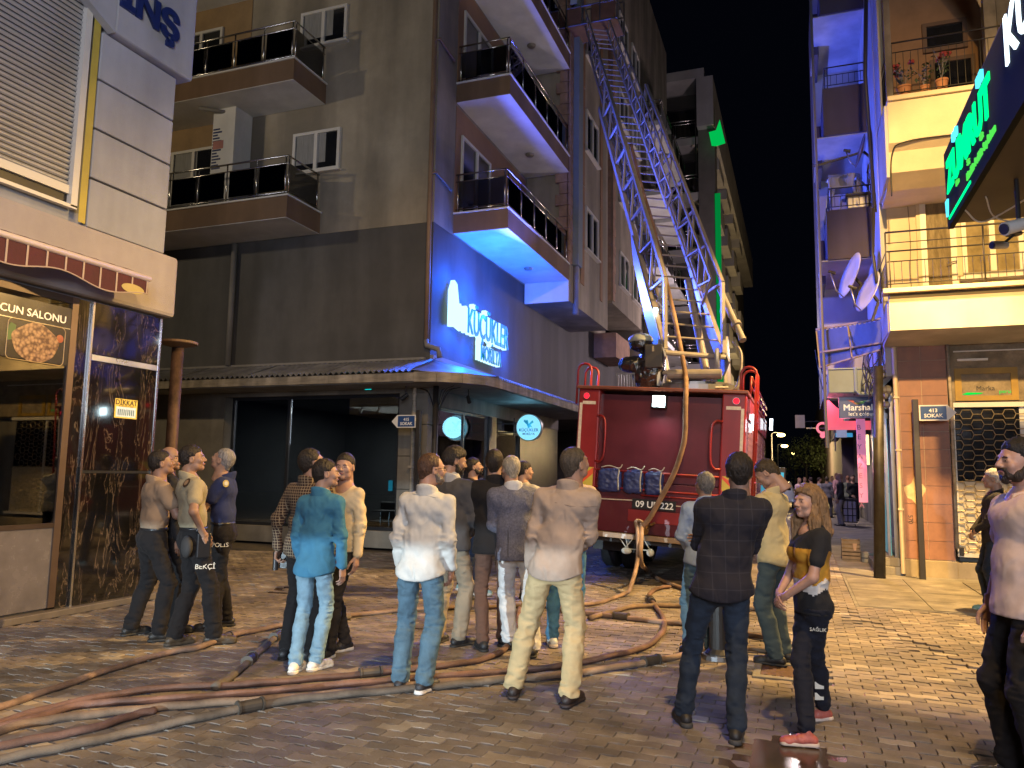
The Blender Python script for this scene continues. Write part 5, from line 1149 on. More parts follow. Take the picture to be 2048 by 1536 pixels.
# flower pots on the sill
def plant(loc, r_, h, label, fl, seed, group=None):
    t_ = thing('potted_plant', label, 'potted plant', loc, 0, group); R_ = random.Random(seed)
    m_ = MB(); m_.lathe([(0, 0), (r_*.7, 0), (r_, h*.35), (r_*1.1, h*.36), (r_*1.1, h*.42), (r_*.9, h*.42), (0, h*.38)], n=16); m_.build('pot', mat('clay_pot', (.30, .13, .06), rough=.8, var=.2), t_, smooth=False)
    st = MB(); lf = MB(); fw = MB()
    for i in range(9):
        a = R_.uniform(0, 6.3); l_ = R_.uniform(.5, 1)*h; tip = Vector((cos(a)*r_*R_.uniform(.4, 2.2), sin(a)*r_*R_.uniform(.3, 1.2), h*.4+l_)); st.tube(spline([(0, 0, h*.38), (tip.x*.4, tip.y*.4, h*.4+l_*.6), tip], 3), .004, 4)
        for k_ in range(9):
            c = Vector((0, 0, h*.38)).lerp(tip, R_.uniform(.3, 1))+Vector([R_.uniform(-.05, .05) for _ in range(3)]); u = Vector([R_.uniform(-1, 1) for _ in range(3)]).normalized(); w_ = u.cross(Vector((0, 0, 1))).normalized(); s__ = R_.uniform(.02, .04)
            lf.add([c-u*s__, c+w_*s__*.6, c+u*s__, c-w_*s__*.6], [(0, 1, 2, 3)])
        if fl and i < 3: [fw.ball(tip+Vector([R_.uniform(-.04, .04) for _ in range(3)]), R_.uniform(.02, .03), 6, 4) for _ in range(7)]
    st.build('stem', M['pipe'], t_); lf.build('leaves', mat('leaf_green', (.03, .055, .02), rough=.6, var=.4, vs=9), t_)
    if fl: fw.build('flowers', mat('red_flower', (.30, .03, .03), rough=.7, var=.3), t_)
plant((1.78, YF-.0, 7.845), .11, .48, 'leafy potted plant at the left end of the second floor balcony', True, 1); plant((2.08, YF-.0, 7.845), .07, .40, 'green potted plant without flowers between two flowering pots on the balcony', False, 2); plant((2.33, YF-.0, 7.845), .09, .55, 'red flowering geranium in a clay pot on the second floor balcony', True, 3)

# street side of the right building, lit by the blue shop sign
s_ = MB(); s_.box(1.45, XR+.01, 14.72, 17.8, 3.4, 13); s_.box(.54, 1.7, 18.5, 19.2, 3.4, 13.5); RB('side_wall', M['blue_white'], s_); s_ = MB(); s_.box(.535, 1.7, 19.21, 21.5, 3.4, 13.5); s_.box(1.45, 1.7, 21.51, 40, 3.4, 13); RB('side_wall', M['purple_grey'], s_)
s_ = MB(); s_.box(1.455, 1.50, 13.40, 14.71, 6.5, 7.72); s_.box(1.46, 1.49, 13.9, 14.71, 7.8, 12); RB('side_cheek', M['blue_white'], s_)
for z in (5.9, 8.45, 11.05, 13.3):
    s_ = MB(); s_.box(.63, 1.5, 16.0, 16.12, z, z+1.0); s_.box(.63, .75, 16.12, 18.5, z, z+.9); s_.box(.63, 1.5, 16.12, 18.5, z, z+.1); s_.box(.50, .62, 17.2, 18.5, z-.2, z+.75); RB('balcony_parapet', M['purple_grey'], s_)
    railing(rb, [(1.46, 16.05), (.68, 16.05), (.68, 18.4)], z+1.0, .46, 1.2, glass=False, rail=M['black_iron'], bars=True, r=.014)
    s_ = MB(); s_.box(.48, 1.5, 16.05, 18.5, z-.02, z+.0); RB('balcony_soffit', M['blue_white'], s_)
s_ = MB(); s_.tube([(1.36, 14.3, 10.6), (1.30, 14.6, 8.9), (1.36, 14.5, 6.3)], .035, 8); s_.tube([(1.32, 14.3, 6.3), (1.28, 14.3, 5.5), (1.3, 14.0, 4.9)], .03, 8); RB('drain_pipe', M['black_iron'], s_, smooth=True)
s_ = MB(); s_.bar((.42, 16.03, 7.85), (1.25, 16.03, 8.02), .035); RB('washing_rail', M['black_iron'], s_)
s_ = MB(); s_.tube([(.50, 15.98, 2.2), (.48, 15.98, 5.8), (.46, 16, 12)], .03, 6); RB('drain_pipe', M['pipe'], s_, smooth=True)
# plastic chairs on the balcony
def plastic_chair(loc, rot, label):
    t_ = thing('plastic_chair', label, 'chair', loc, rot); m_ = MB(); m_.box(-.22, .22, -.2, .22, .42, .45); m_.build('seat', PC, t_, bevel=.01)
    m_ = MB(); v = []; n_ = 10
    for z in (.46, .84):
        for i in range(n_+1): a = pi*(.12+.76*i/n_); v.append((.25*cos(a), .05+.2*sin(a)+(z-.46)*.2, z+(.05*sin(a) if z > .5 else 0)))
    m_.add(v, [(i, i+1, n_+2+i, n_+1+i) for i in range(n_)]); m_.build('backrest', PC, t_, smooth=True)
    for sx in (-1, 1):
        m_ = MB(); m_.tube(spline([(sx*.25, -.18, .2), (sx*.26, -.16, .6), (sx*.26, .1, .66), (sx*.24, .2, .72)], 4), .022, 6); m_.build('armrest', PC, t_, smooth=True)
        for sy in (-.19, .2): m_ = MB(); m_.cyl((sx*.19, sy*.9, .42), (sx*.24, sy*1.15, 0), .03, .018, n=6); m_.build('leg', PC, t_)
    return t_
PC = mat('grey_plastic', (.30, .30, .33), rough=.5, var=.1)
plastic_chair((.95, 16.35, 6.98), .1, 'grey plastic armchair standing high on the cluttered blue lit balcony'); plastic_chair((1.2, 16.75, 6.9), 2.6, 'second plastic chair turned upside against the balcony rail'); 
bxx = thing('storage_box', 'dark storage box on the cluttered balcony behind the rail', 'box', (1.22, 16.3, 6.75)); s_ = MB(); s_.box(-.2, .2, -.15, .15, 0, .45); s_.build('box', M['metal_grey'], bxx, bevel=.02); s_ = MB(); s_.box(-.22, .22, -.17, .17, .45, .5); s_.build('lid', M['black_iron'], bxx)
# satellite dishes
def dish(loc, aim, r_, label, m1):
    t_ = thing('satellite_dish', label, 'satellite dish', loc); d = Vector(aim).normalized(); u = Vector((0, 0, 1)); rt_ = d.cross(u).normalized(); up_ = rt_.cross(d)
    v = []; n_ = 32; prof = [(0, 0), (.35, .02), (.7, .075), (1.0, .16), (1.0, .17), (.7, .09), (.0, .015)]
    for q, (a, b) in enumerate(prof):
        for i in range(n_): t2 = 2*pi*i/n_; v.append(rt_*(a*r_*.92*cos(t2))+up_*(a*r_*sin(t2))+d*(b*r_-(0 if q < 4 else .012)))
    m_ = MB(); m_.add(v, [(j*n_+i, j*n_+(i+1) % n_, (j+1)*n_+(i+1) % n_, (j+1)*n_+i) for j in range(6) for i in range(n_)]); m_.build('reflector', m1, t_, smooth=True)
    f_ = d*(r_*.95)-up_*(r_*.1); m_ = MB(); m_.tube([-up_*r_*.98+d*.1*r_, -up_*r_*.8+d*r_*.5, f_], .012, 6); m_.build('feed_arm', M['metal_grey'], t_, smooth=True); m_ = MB(); m_.cyl(f_-d*.06, f_+d*.04, .03, .024, n=10); m_.cyl(f_-d*.06, f_-d*.09, .035, n=10); m_.build('receiver', M['black_iron'], t_)
    m_ = MB(); m_.bar(-d*.02, -d*.18-up_*.1, .04); m_.bar(-d*.18-up_*.1, -d*.18-up_*r_*1.25, .035); m_.build('mount', M['black_iron'], t_)
DW = mat('dish_grey', (.42, .42, .45), rough=.5, var=.15, dirt=.25); DD = mat('dish_dirty', (.16, .12, .11), rough=.7, var=.4, vs=4)
dish(tuple(on_y(1741, 585, 14.2)), (-.85, -.35, .35), .37, 'pale satellite dish in front, half lit yellow, beside the balcony end', DW)
dish(tuple(on_y(1706, 553, 15.2)), (-.9, -.3, .3), .44, 'blue lit satellite dish behind the pale one on the street side', DW)
dish(tuple(on_y(1725, 303, 15.6)), (-.95, -.1, .25), .32, 'dark dirty satellite dish high above the plastic chairs', DD)
# shabby lean-to roof and box above the paint shop
s_ = MB(); n_ = 14; c = [on_y(1633, 662, 16.2), on_y(1765, 640, 14.9), on_y(1760, 700, 14.9), on_y(1640, 735, 16.2)]
o = corr(c[0], c[1], c[3], c[2], n_, .012).build('lean_to_roof', mat('old_tin', (.11, .115, .12), rough=.6, metal=.3, var=.3, dirt=.4), rb, world=True)
s_ = MB(); s_.bar(c[0]+Vector((0, 0, .03)), c[1]+Vector((0, 0, .03)), .035); s_.bar(c[3], c[2], .03); s_.bar(c[0], c[3], .03); s_.bar(c[0].lerp(c[1], .05)+Vector((0, -.1, -.45)), c[1]+Vector((0, -.1, -.42)), .03); s_.bar(c[0].lerp(c[1], .5), c[3].lerp(c[2], .55)+Vector((0, -.12, 0)), .022); RB('roof_frame', mat('old_batten', (.30, .23, .13), rough=.8, var=.3), s_)
s_ = MB(); s_.box(.55, 1.42, 15.6, 16.6, 3.22, 3.66); RB('sign_box', mat('blue_grey_sheet', (.17, .22, .27), rough=.5, var=.15, dirt=.2), s_, bevel=.01); s_ = MB(); s_.tube([(1.02, 15.55, 3.68), (1.02, 15.55, 3.25), (1.07, 15.55, 3.19), (1.42, 15.55, 3.19)], .03, 8); s_.bar((.55, 15.58, 3.67), (1.42, 15.58, 3.67), .03, .02); RB('box_pipe', mat('blue_pipe', (.22, .28, .35), rough=.4, var=.1), s_, smooth=False)
rr = random.Random(8); s_ = MB()
for i in range(16):
    a = Vector((1.2+rr.uniform(-.1, .3), 14.7+rr.uniform(0, .5), 3.75+rr.uniform(-.2, .2))); b = a+Vector((rr.uniform(-.2, .2), rr.uniform(-.1, .3), rr.uniform(-.9, -.3))); s_.tube(spline([a, a.lerp(b, .4)+Vector((rr.uniform(-.15, .15), 0, rr.uniform(-.1, .1))), b], 4), .009, 4)
for i in range(5): a = on_y(1630+i*4, 700+i*12, 17); b = on_y(1650+i*20, 790, 16); s_.tube(spline([a, a.lerp(b, .5)-Vector((0, 0, .15)), b], 5), .01, 4)
stuff(RB('tangled_cables', M['cable'], s_))
# fluffy pale insulation lumps by the pole top
s_ = MB(); [s_.ball((1.38+rr.uniform(-.12, .12), 14.75+rr.uniform(-.05, .1), 3.2+rr.uniform(-.3, .4)), rr.uniform(.04, .09), 7, 5) for _ in range(12)]; RB('fuse_boxes', M['metal_grey'], s_)
# utility pole
up_ = thing('utility_pole', 'dark steel utility pole standing on the pavement before the paint shop', 'utility pole', (1.18, 14.15, 0)); s_ = MB(); s_.cyl((0, 0, 0), (.10, 0, 3.5), .09, .075, n=12); s_.build('post', mat('pole_steel', (.045, .04, .032), rough=.5, metal=.4, var=.4, vs=6, dirt=.4), up_, smooth=True); s_ = MB(); s_.box(-.13, -.09, -.05, .05, 1.85, 2.35); s_.build('notice', M['white_frame'], up_)
# paint shop sign
ms = thing('paint_shop_sign', 'navy Marshall projecting paint shop sign with coloured swoosh', 'shop sign', (1.08, 15.9, 2.95)); NV = mat('paint_sign_navy', (.012, .022, .10), rough=.35, var=.1, emit=(.01, .03, .14), es=.1)
s_ = MB(); s_.box(-.35, .34, -.04, .04, -.19, .21); s_.build('board', NV, ms, bevel=.006)
lw_ = mat('sign_white', (.6, .62, .68), rough=.5, var=0, emit=(.5, .55, .65), es=.22); text('brand_lettering', 'Marshall', lw_, .165, (0, -.044, -.045), (1, 0, 0), (0, 0, 1), .002, ms, world=False, offset=.0025); text('slogan', "let's colour", lw_, .10, (.04, -.044, -.145), (1, 0, 0), (0, 0, 1), .001, ms, world=False)
for c_, pts in (((.35, .05, .04), [(-.22, .16), (-.12, .11), (-.04, .06), (-.1, .15)]), ((.35, .25, .05), [(-.12, .12), (-.02, .06), (.05, .09), (-.04, .10)]), ((.1, .3, .12), [(-.04, .07), (.08, .08), (.13, .14), (.03, .12)]), ((.03, .1, .3), [(.08, .10), (.18, .17), (.33, .13), (.2, .14)])):
    s_ = MB(); s_.prism(pts, (0, -.0415, 0), (1, 0, 0), (0, 0, 1), (0, -.002, 0)); s_.build('swoosh', mat('swoosh', c_, rough=.5, var=0, emit=c_, es=.15), ms)
# pink sign frame and pink lit banner of the shop behind
pk = thing('pink_light_board', 'pink lit sign frame with a vertical lettered banner beside the shop door', 'shop sign', (1.0, 17.2, 1.9))
PK = mat('pink_panel', (.7, .16, .18), rough=.5, var=.08, emit=(1, .14, .17), es=.62); PB = mat('pink_banner', (.6, .2, .3), rough=.6, var=.1, emit=(.9, .28, .5), es=.40)
a0 = on_y(1648, 802, 17.2); s_ = MB(); s_.prism([(0, 0), (.09, .02), (.24, -.14), (.36, -.2), (.36, -.42), (1.0, -.42), (1.0, -.60), (.05, -.60), (0, -.55)], (a0.x, 17.2, a0.z), (1, 0, 0), (0, 0, 1), (0, .08, 0)); s_.build('sign_arm', PK, pk, world=True)
s_ = MB(); b0 = on_y(1712, 838, 17.1); b1 = on_y(1736, 1005, 17.1); s_.box(b0.x, b1.x, 17.05, 17.14, b1.z, b0.z); s_.build('banner', PB, pk, world=True)
for i, ch in enumerate('BEYAZESYA'): text('letter', ch, mat('banner_letter', (.35, .12, .22), rough=.6, var=0), .14, (b1.x-.12, 17.045, b0.z-.22-i*.195), (1, 0, 0), (0, 0, 1), .001, pk)
light('AREA', 'pink_sign_light', (b0.x-.1, 17.0, 2.3), (b0.x-2, 15.5, 1.0), 16, (1, .25, .35), shape='RECTANGLE', size=.3, size_y=1.2)
light('POINT', 'pink_upper_light', (.55, 17.0, 3.2), None, 9, (1, .2, .35), shadow_soft_size=.1)
# shop door frames with cyan light beyond the pole
s_ = MB(); s_.box(1.50, 1.62, 14.95, 15.0, .1, 3.2); s_.box(1.42, 1.46, 15.2, 15.25, .1, 3.3); s_.box(1.46, 1.5, 15.25, 16.8, .1, .2); s_.box(1.46, 1.5, 15.25, 16.8, 2.7, 2.8); s_.box(1.36, 1.44, 16.8, 17.0, .05, 3.0); RB('door_frame', M['metal_grey'], s_)
s_ = MB(); s_.box(1.475, 1.485, 15.28, 16.78, .2, 2.7); RB('door_glass', mat('cyan_door_glass', (.1, .3, .36), rough=.3, var=.6, vs=2.5, emit=(.08, .42, .55), es=.32), s_)
light('POINT', 'shop_door_light', (1.25, 15.6, 2.2), None, 6, (.4, .85, 1), shadow_soft_size=.1)
s_ = MB(); s_.box(1.2, 1.6, 14.75, 16.9, 0, .14); s_.box(1.32, 1.6, 14.85, 16.9, .14, .28); RB('doorstep', M['concrete'], s_, bevel=.01)
# clutter on the pavement: caged container, crate, block
def at(x, y): p = on_z(x, y); return (p.x, p.y)
x, y = at(1700, 1052); cg = thing('caged_container', 'pale plastic container held in a black wire cage on wheels', 'container', (x, y, .0)); s_ = MB(); s_.box(-.2, .2, -.2, .2, .15, .85); s_.build('container', mat('container_plastic', (.36, .34, .36), rough=.5, var=.1), cg, bevel=.02)
s_ = MB()
for z in (.14, .37, .60, .88): s_.tube([(-.22, -.22, z), (.22, -.22, z), (.22, .22, z), (-.22, .22, z)], .014, 5, closed=True)
for q in (-.22, -.07, .08, .22): s_.cyl((q, -.225, .12), (q, -.225, .9), .013, n=5); s_.cyl((-.225, q, .12), (-.225, q, .9), .013, n=5)
s_.box(-.25, .25, -.25, .25, .88, .94); s_.build('cage', M['black_iron'], cg); [MB().cyl((a, -.2, .04), (a+.03, -.2, .04), .04, n=10).build('wheel', M['black_iron'], cg) for a in (-.18, .14)]
x, y = at(1702, 1120); cr = thing('slatted_crate', 'dark slatted crate with a trowel hung on it standing by the kerb', 'crate', (x, y, 0)); 
for i in range(5): s_ = MB(); s_.box(-.17, .17, -.15, -.135, .03+i*.075, .085+i*.075); s_.build('slat', mat('crate_wood', (.14, .10, .07), rough=.8, var=.3, vs=8) if i == 0 else bpy.data.materials['crate_wood'], cr)
s_ = MB(); s_.box(-.17, -.155, -.134, .15, .0, .42); s_.box(.155, .17, -.134, .15, .0, .42); s_.box(-.154, .154, .135, .15, .0, .40); s_.box(-.154, .154, -.134, .134, .0, .03); s_.build('frame', bpy.data.materials['crate_wood'], cr)
s_ = MB(); s_.prism([(.03, .34), (.11, .34), (.09, .2), (.05, .2)], (0, -.165, 0), (1, 0, 0), (0, 0, 1), (0, .01, 0)); s_.build('trowel', M['stone_quoin'], cr)
x, y = at(1745, 1125); bk = thing('concrete_block', 'yellowish concrete block lying against the doorstep', 'block', (x, y, 0)); s_ = MB(); s_.box(-.2, .12, -.12, .12, 0, .2); s_.build('block', M['concrete'], bk, bevel=.015); s_ = MB(); s_.box(-.2, .12, -.125, -.12, .08, .1); s_.build('band', M['black_iron'], bk)

# ------------------------------------------------------------------ overhanging sign canopy of the salon on the right
zc = thing('salon_canopy', 'dark overhanging salon canopy carrying the green lit ZÜMRÜT sign', 'canopy', (2.4, 8, 4.6))
def ZC(name, m, mb, **k): return mb.build(name, m, zc, world=True, **k)
CB = mat('canopy_black', (.012, .016, .014), rough=.85, var=.2, spec=.15)
s_ = MB(); s_.box(1.76, 3.6, 3.0, 9.9, 4.58, 5.6); ZC('canopy_box', mat('canopy_brown', (.035, .028, .024), rough=.6, var=.3, vs=2, dirt=.3), s_)
s_ = MB(); s_.prism([(9.95, 4.53), (9.98, 5.45), (3, 5.45), (3, 4.53)], (1.70, 0, 0), (0, 1, 0), (0, 0, 1), (.058, 0, 0)); ZC('fascia_panel', CB, s_)
GL = glow('green_letter', (.0, 1.0, .25), 1.6); WL = glow('white_letter', (.75, .9, 1), 3.0); CY = glow('cyan_dot', (.1, .75, 1), 1.6)
def zlet(t_, y, z, size, m_, nm, xs=1.0, off=.01): return text(nm, t_, m_, size, (1.69, y, z), (0, -1, 0), (0, 0, 1), .008, zc, align='LEFT', xs=xs, offset=off)
zlet('ZUMRUT', 9.78, 4.92, .50, GL, 'green_lettering', 1.06, .017); zlet('KU', 7.08, 5.02, .60, WL, 'white_lettering', 1.0, .006)
for y in (9.28, 9.14, 8.02, 7.9): s_ = MB(); s_.box(1.67, 1.70, y-.045, y+.045, 5.33, 5.42); ZC('dot', CY, s_)
g2 = glow('green_script', (.1, .85, .1), 1.0)
zlet('Kına', 9.3, 4.81, .09, g2, 'script_lettering', 1.0, .001); zlet('Saç', 8.7, 4.81, .09, g2, 'script_lettering', 1.0, .001); zlet('Cilt', 8.1, 4.81, .09, g2, 'script_lettering', 1.0, .001); zlet('Manikür Pedikür Saç Bakımı', 8.75, 4.67, .11, g2, 'script_lettering', 1.0, .002)
s_ = MB(); s_.box(1.688, 1.70, 8.62, 9.80, 4.60, 4.625); ZC('green_line', GL, s_); s_ = MB(); s_.prism([(9.93, 4.85), (9.80, 4.85), (9.85, 4.66), (9.90, 4.66)], (1.68, 0, 0), (0, 1, 0), (0, 0, 1), (.02, 0, 0)); ZC('cyan_tip', CY, s_)
s_ = MB(); s_.tube(spline([(1.78, 9.4, 4.57), (1.95, 9.5, 4.45), (2.2, 9.2, 4.5), (2.6, 8.0, 4.57)], 6), .01, 5); s_.tube(spline([(1.9, 9.0, 4.57), (2.05, 9.3, 4.42), (2.5, 9.6, 4.4)], 6), .008, 5); ZC('cable', M['white_frame'], s_, smooth=True)
light('AREA', 'green_sign_light', (1.6, 8.6, 5.1), (0, 8.6, 5.1), 9, (.05, 1, .25), shape='RECTANGLE', size=2.4, size_y=.5)
c1 = on_y(2038, 450, 8.6); t_ = camera_unit('security_camera', 'white bullet security camera with dark visor hanging under the salon canopy', tuple(c1), (-.8, -.5, -.3), (0, 0, 4.6-c1.z)); t_.scale = (1.5,)*3
c2 = on_y(2003, 490, 9.3); t_ = camera_unit('security_camera', 'dark eyed white security camera lower under the salon canopy', tuple(c2), (-.9, -.6, -.1), (.12, 0, .1))

# ------------------------------------------------------------------ far end of the street
s_ = MB(); s_.box(1.9, 6, 40.1, 150, 0, 9); fr = thing('apartment_building', 'dark row of houses continuing far down the right pavement', 'building', (3, 90, 0)); s_.build('wall', mat('distant_wall', (.10, .08, .09), rough=.9, var=.3, vs=1), fr, world=True)
for k_ in range(7):
    s_ = MB(); s_.box(1.86, 1.9, 42+k_*5, 44.5+k_*5, 3.9, 5.2); s_.build('window', M['dark_glass'], fr, world=True)
fl_ = thing('apartment_building', 'dark low houses beyond the white block on the left side of the street', 'building', (-8, 110, 0)); s_ = MB(); s_.box(-16, -4.6, 78, 150, 0, 9); s_.build('wall', bpy.data.materials['distant_wall'], fl_, world=True)
YD = 78
def pxbox(x0, x1, y0, y1, Y, d=.3):
    a = on_y(x0, y1, Y); b = on_y(x1, y0, Y); m_ = MB(); m_.box(a.x, b.x, Y, Y+d, a.z, b.z); return m_
fbk = thing('apartment_building', 'distant building at the street end with balconies above a cyan lit shop', 'building', tuple(on_y(1685, 960, YD)))
pxbox(1657, 1722, 800, 975, YD+.5, 6).build('wall', mat('distant_front', (.16, .12, .10), rough=.9, var=.3), fbk, world=True)
for i in range(3):
    for j in range(2): pxbox(1661+i*16, 1671+i*16, 868+j*20, 883+j*20, YD+.3, .1).build('window', mat('lit_window', (.3, .25, .2), rough=.5, var=.4, vs=3, emit=(.6, .5, .4), es=.45) if 'lit_window' not in bpy.data.materials else bpy.data.materials['lit_window'], fbk, world=True)
for y_ in (886, 906): pxbox(1656, 1702, y_, y_+2, YD-.2, .4).build('balcony_rail', M['white_frame'], fbk, world=True)
pxbox(1677, 1684, 884, 912, YD, .1).build('red_banner', mat('red_banner', (.5, .03, .05), rough=.6, var=.2, emit=(.6, .03, .05), es=.3), fbk, world=True)
cyg = glow('cyan_shop', (.10, .62, .75), .9)
pxbox(1666, 1694, 920, 928, YD-.3, .1).build('shop_sign_box', cyg, fbk, world=True); pxbox(1676, 1697, 931, 952, YD+.2, .1).build('shop_window', cyg, fbk, world=True)
pxbox(1652, 1702, 911, 917, YD-1.5, 1.4).build('shop_canopy', mat('yellow_canopy', (.35, .25, .06), rough=.7, var=.2, emit=(.4, .3, .1), es=.2), fbk, world=True)
ns = thing('neon_sign', 'small red and white neon face sign hanging over the far pavement', 'neon sign', tuple(on_y(1645, 856, 22))); s_ = MB(); s_.lathe([(.10, -.03), (.16, -.03), (.16, .03), (.10, .03), (.10, -.03)], n=20, ax='y'); s_.ball((.0, 0, -.2), .07); s_.build('tube', glow('neon_red', (1, .22, .3), 1.2), ns); s_ = MB(); s_.bar((-.4, .04, 0), (.6, .04, 0), .03); s_.bar((.3, .04, .4), (.3, .04, -.6), .03); s_.build('bracket', M['metal_grey'], ns)
# awnings, small signs
for i, (x, y, w_, h_, c_, nm) in enumerate(((1683, 862, .3, .4, (.35, .4, .45), 'pale upright shop sign far down the right pavement'), (1688, 870, .55, .14, (.1, .6, .85), 'small blue lit sign below the far balcony'), (1600, 843, .35, .5, (.3, .22, .2), 'brown hanging sign above the far crowd'))):
    p = on_y(x, y, 26+i*3); t_ = thing('shop_sign', nm, 'shop sign', tuple(p)); s_ = MB(); s_.box(-w_/2, w_/2, -.04, .04, -h_/2, h_/2); s_.build('board', mat('far_sign', c_, rough=.5, var=.3, emit=c_, es=.35), t_); s_ = MB(); s_.bar((w_/2, 0, 0), (w_/2+.5, 0, 0), .04); s_.build('arm', M['black_iron'], t_)
def street_lamp(x, y, Y, s, label, col=(1, .72, .25), base=True):
    p = on_y(x, y, Y); t_ = thing('street_lamp', label, 'street lamp', (p.x-.6, Y, 0), 0, 'street lamps down the street'); m_ = MB(); m_.cyl((0, 0, 0), (0, 0, p.z+.1), .07, .05, n=8); m_.tube([(0, 0, p.z+.1), (.25, 0, p.z+.18), (.6, 0, p.z+.1)], .035, 6); m_.build('pole', M['metal_grey'], t_)
    m_ = MB(); m_.ball((.6, 0, p.z), .13*s, 12, 8, (1.3, 1, .6)); m_.build('lamp_head', glow('lamp_glow', col, 14), t_)
    return p
p1 = street_lamp(1562, 870, 55, 1.6, 'nearest yellow street lamp beyond the fire engine'); p2 = street_lamp(1569, 892, 75, 1.8, 'second yellow street lamp down the dark street'); street_lamp(1586, 907, 120, 1.5, 'tiny farthest street lamp at the end of the street')
light('POINT', 'far_lamp_light', (p1.x, 52.5, p1.z-.8), None, 2600, (1, .7, .3), shadow_soft_size=.3); light('POINT', 'far_lamp_light', (-.3, 22, 5.2), None, 260, (1, .85, .8), shadow_soft_size=.3); light('POINT', 'far_lamp_light', (-.8, 33, 6.5), None, 1500, (.9, .7, .75), shadow_soft_size=.4)  # second and third are added fills over the crowd, without a lamp
for i, (x, y, Y, r_) in enumerate(((1612, 905, 70, 2.2), (1645, 905, 66, 2.2), (1590, 925, 80, 2.4), (1662, 915, 62, 1.6))):
    p = on_y(x, y, Y); lab = ['dark street tree left of the cyan shop', 'leafy tree beside the cyan lit shop', 'low dark tree behind the far crowd', 'small tree against the distant windows'][i]; t_ = thing('street_tree', lab, 'tree', (p.x, Y, 0)); R_ = random.Random(i); m_ = MB(); m_.cyl((0, 0, 0), (0, 0, p.z-r_*.3), .12, .07, n=8)
    for k_ in range(5): a = k_*1.3; m_.cyl((0, 0, p.z-r_*.6), (cos(a)*r_*.6, sin(a)*r_*.5, p.z+r_*.2), .05, .02, n=5)
    m_.build('trunk', M['black_iron'], t_); m_ = MB()
    for k_ in range(700):
        u = Vector([R_.gauss(0, 1) for _ in range(3)]).normalized(); c = Vector((0, 0, p.z))+Vector((u.x*r_, u.y*r_, u.z*r_*.75))*(R_.random()**.4)*(1+.25*sin(u.x*7+i)*cos(u.z*6)); q_ = Vector([R_.uniform(-1, 1) for _ in range(3)]).normalized(); w_ = q_.cross(Vector((.3, .5, .8))).normalized(); s__ = R_.uniform(.06, .13); m_.add([c-q_*s__, c+w_*s__*.6, c+q_*s__, c-w_*s__*.6], [(0, 1, 2, 3)])
    m_.build('crown', mat('night_leaves', (.05, .075, .025), rough=.7, var=.5, vs=2), t_)
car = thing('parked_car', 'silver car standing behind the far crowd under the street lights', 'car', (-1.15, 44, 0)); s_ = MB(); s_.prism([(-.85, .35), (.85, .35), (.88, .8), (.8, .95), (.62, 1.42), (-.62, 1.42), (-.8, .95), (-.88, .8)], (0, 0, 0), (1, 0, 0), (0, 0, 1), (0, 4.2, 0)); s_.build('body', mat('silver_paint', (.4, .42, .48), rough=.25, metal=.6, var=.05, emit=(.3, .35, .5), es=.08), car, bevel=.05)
s_ = MB(); s_.prism([(-.7, .98), (.7, .98), (.56, 1.36), (-.56, 1.36)], (0, -.01, 0), (1, 0, 0), (0, 0, 1), (0, .01, 0)); s_.build('rear_window', M['dark_glass'], car)
for x in (-.7, .7): s_ = MB(); s_.cyl((x, .7, .32), (x+.15*(1 if x > 0 else -1), .7, .32), .32, n=18); s_.build('wheel', M['black_iron'], car)
# ------------------------------------------------------------------ fire engine, seen from behind, leaning slightly to the right
TX, TY = -2.13, 11.72
ft = thing('fire_engine', 'red ladder fire engine seen from behind with black 09 UE 222 number plate', 'fire engine', (TX, TY, 0.06)); ft.rotation_euler = (0, radians(3.2), 0)
def T(name, m, mb, **k): return mb.build(name, m, ft, **k)
RED = mat('fire_red', (.28, .016, .016), rough=.38, var=.12, vs=3, coat=.12, spec=.5, dirt=.2); RED2 = mat('fire_red_dark', (.10, .006, .012), rough=.42, var=.18, vs=2, coat=.12, spec=.4, dirt=.15)
WT = mat('reflective_tape', (.72, .62, .5), rough=.4, var=.15, vs=20)
HW, ZT, ZB_, LT = 1.27, 2.84, .66, 8.8
# rear shell: recessed middle panel between two posts
s_ = MB(); s_.box(-HW, -.93, 0, .30, ZB_, ZT); T('corner_post', RED, s_, bevel=.02); s_ = MB(); s_.box(.93, HW, 0, .30, ZB_, ZT); T('corner_post', RED, s_, bevel=.02)
s_ = MB(); s_.box(-.93, .93, .14, .2, 1.45, ZT-.06); T('rear_panel', RED2, s_)
s_ = MB(); s_.box(-.93, .93, .05, .2, ZB_, 1.44); T('lower_panel', RED2, s_, bevel=.01)
s_ = MB(); s_.box(-.40, .62, .035, .052, .84, 1.02); T('tail_hatch', RED, s_, bevel=.006)
s_ = MB(); s_.tube([(-.93, .03, 1.14), (-.3, .03, 1.16), (.0, .03, 1.13), (.93, .03, 1.12)], .008, 4); T('panel_edge', WT, s_)
s_ = MB(); s_.box(-HW-.03, HW+.03, -.06, LT-2.2, ZT, ZT+.05); T('deck', mat('deck_rim', (.28, .09, .05), rough=.4, metal=.3, var=.2, dirt=.3), s_, bevel=.01)
s_ = MB(); s_.box(-HW+.02, -HW+.1, .32, LT-2.3, .75, ZT-.01); s_.box(HW-.1, HW-.02, .32, LT-2.3, .75, ZT-.01); T('side_wall', RED, s_)
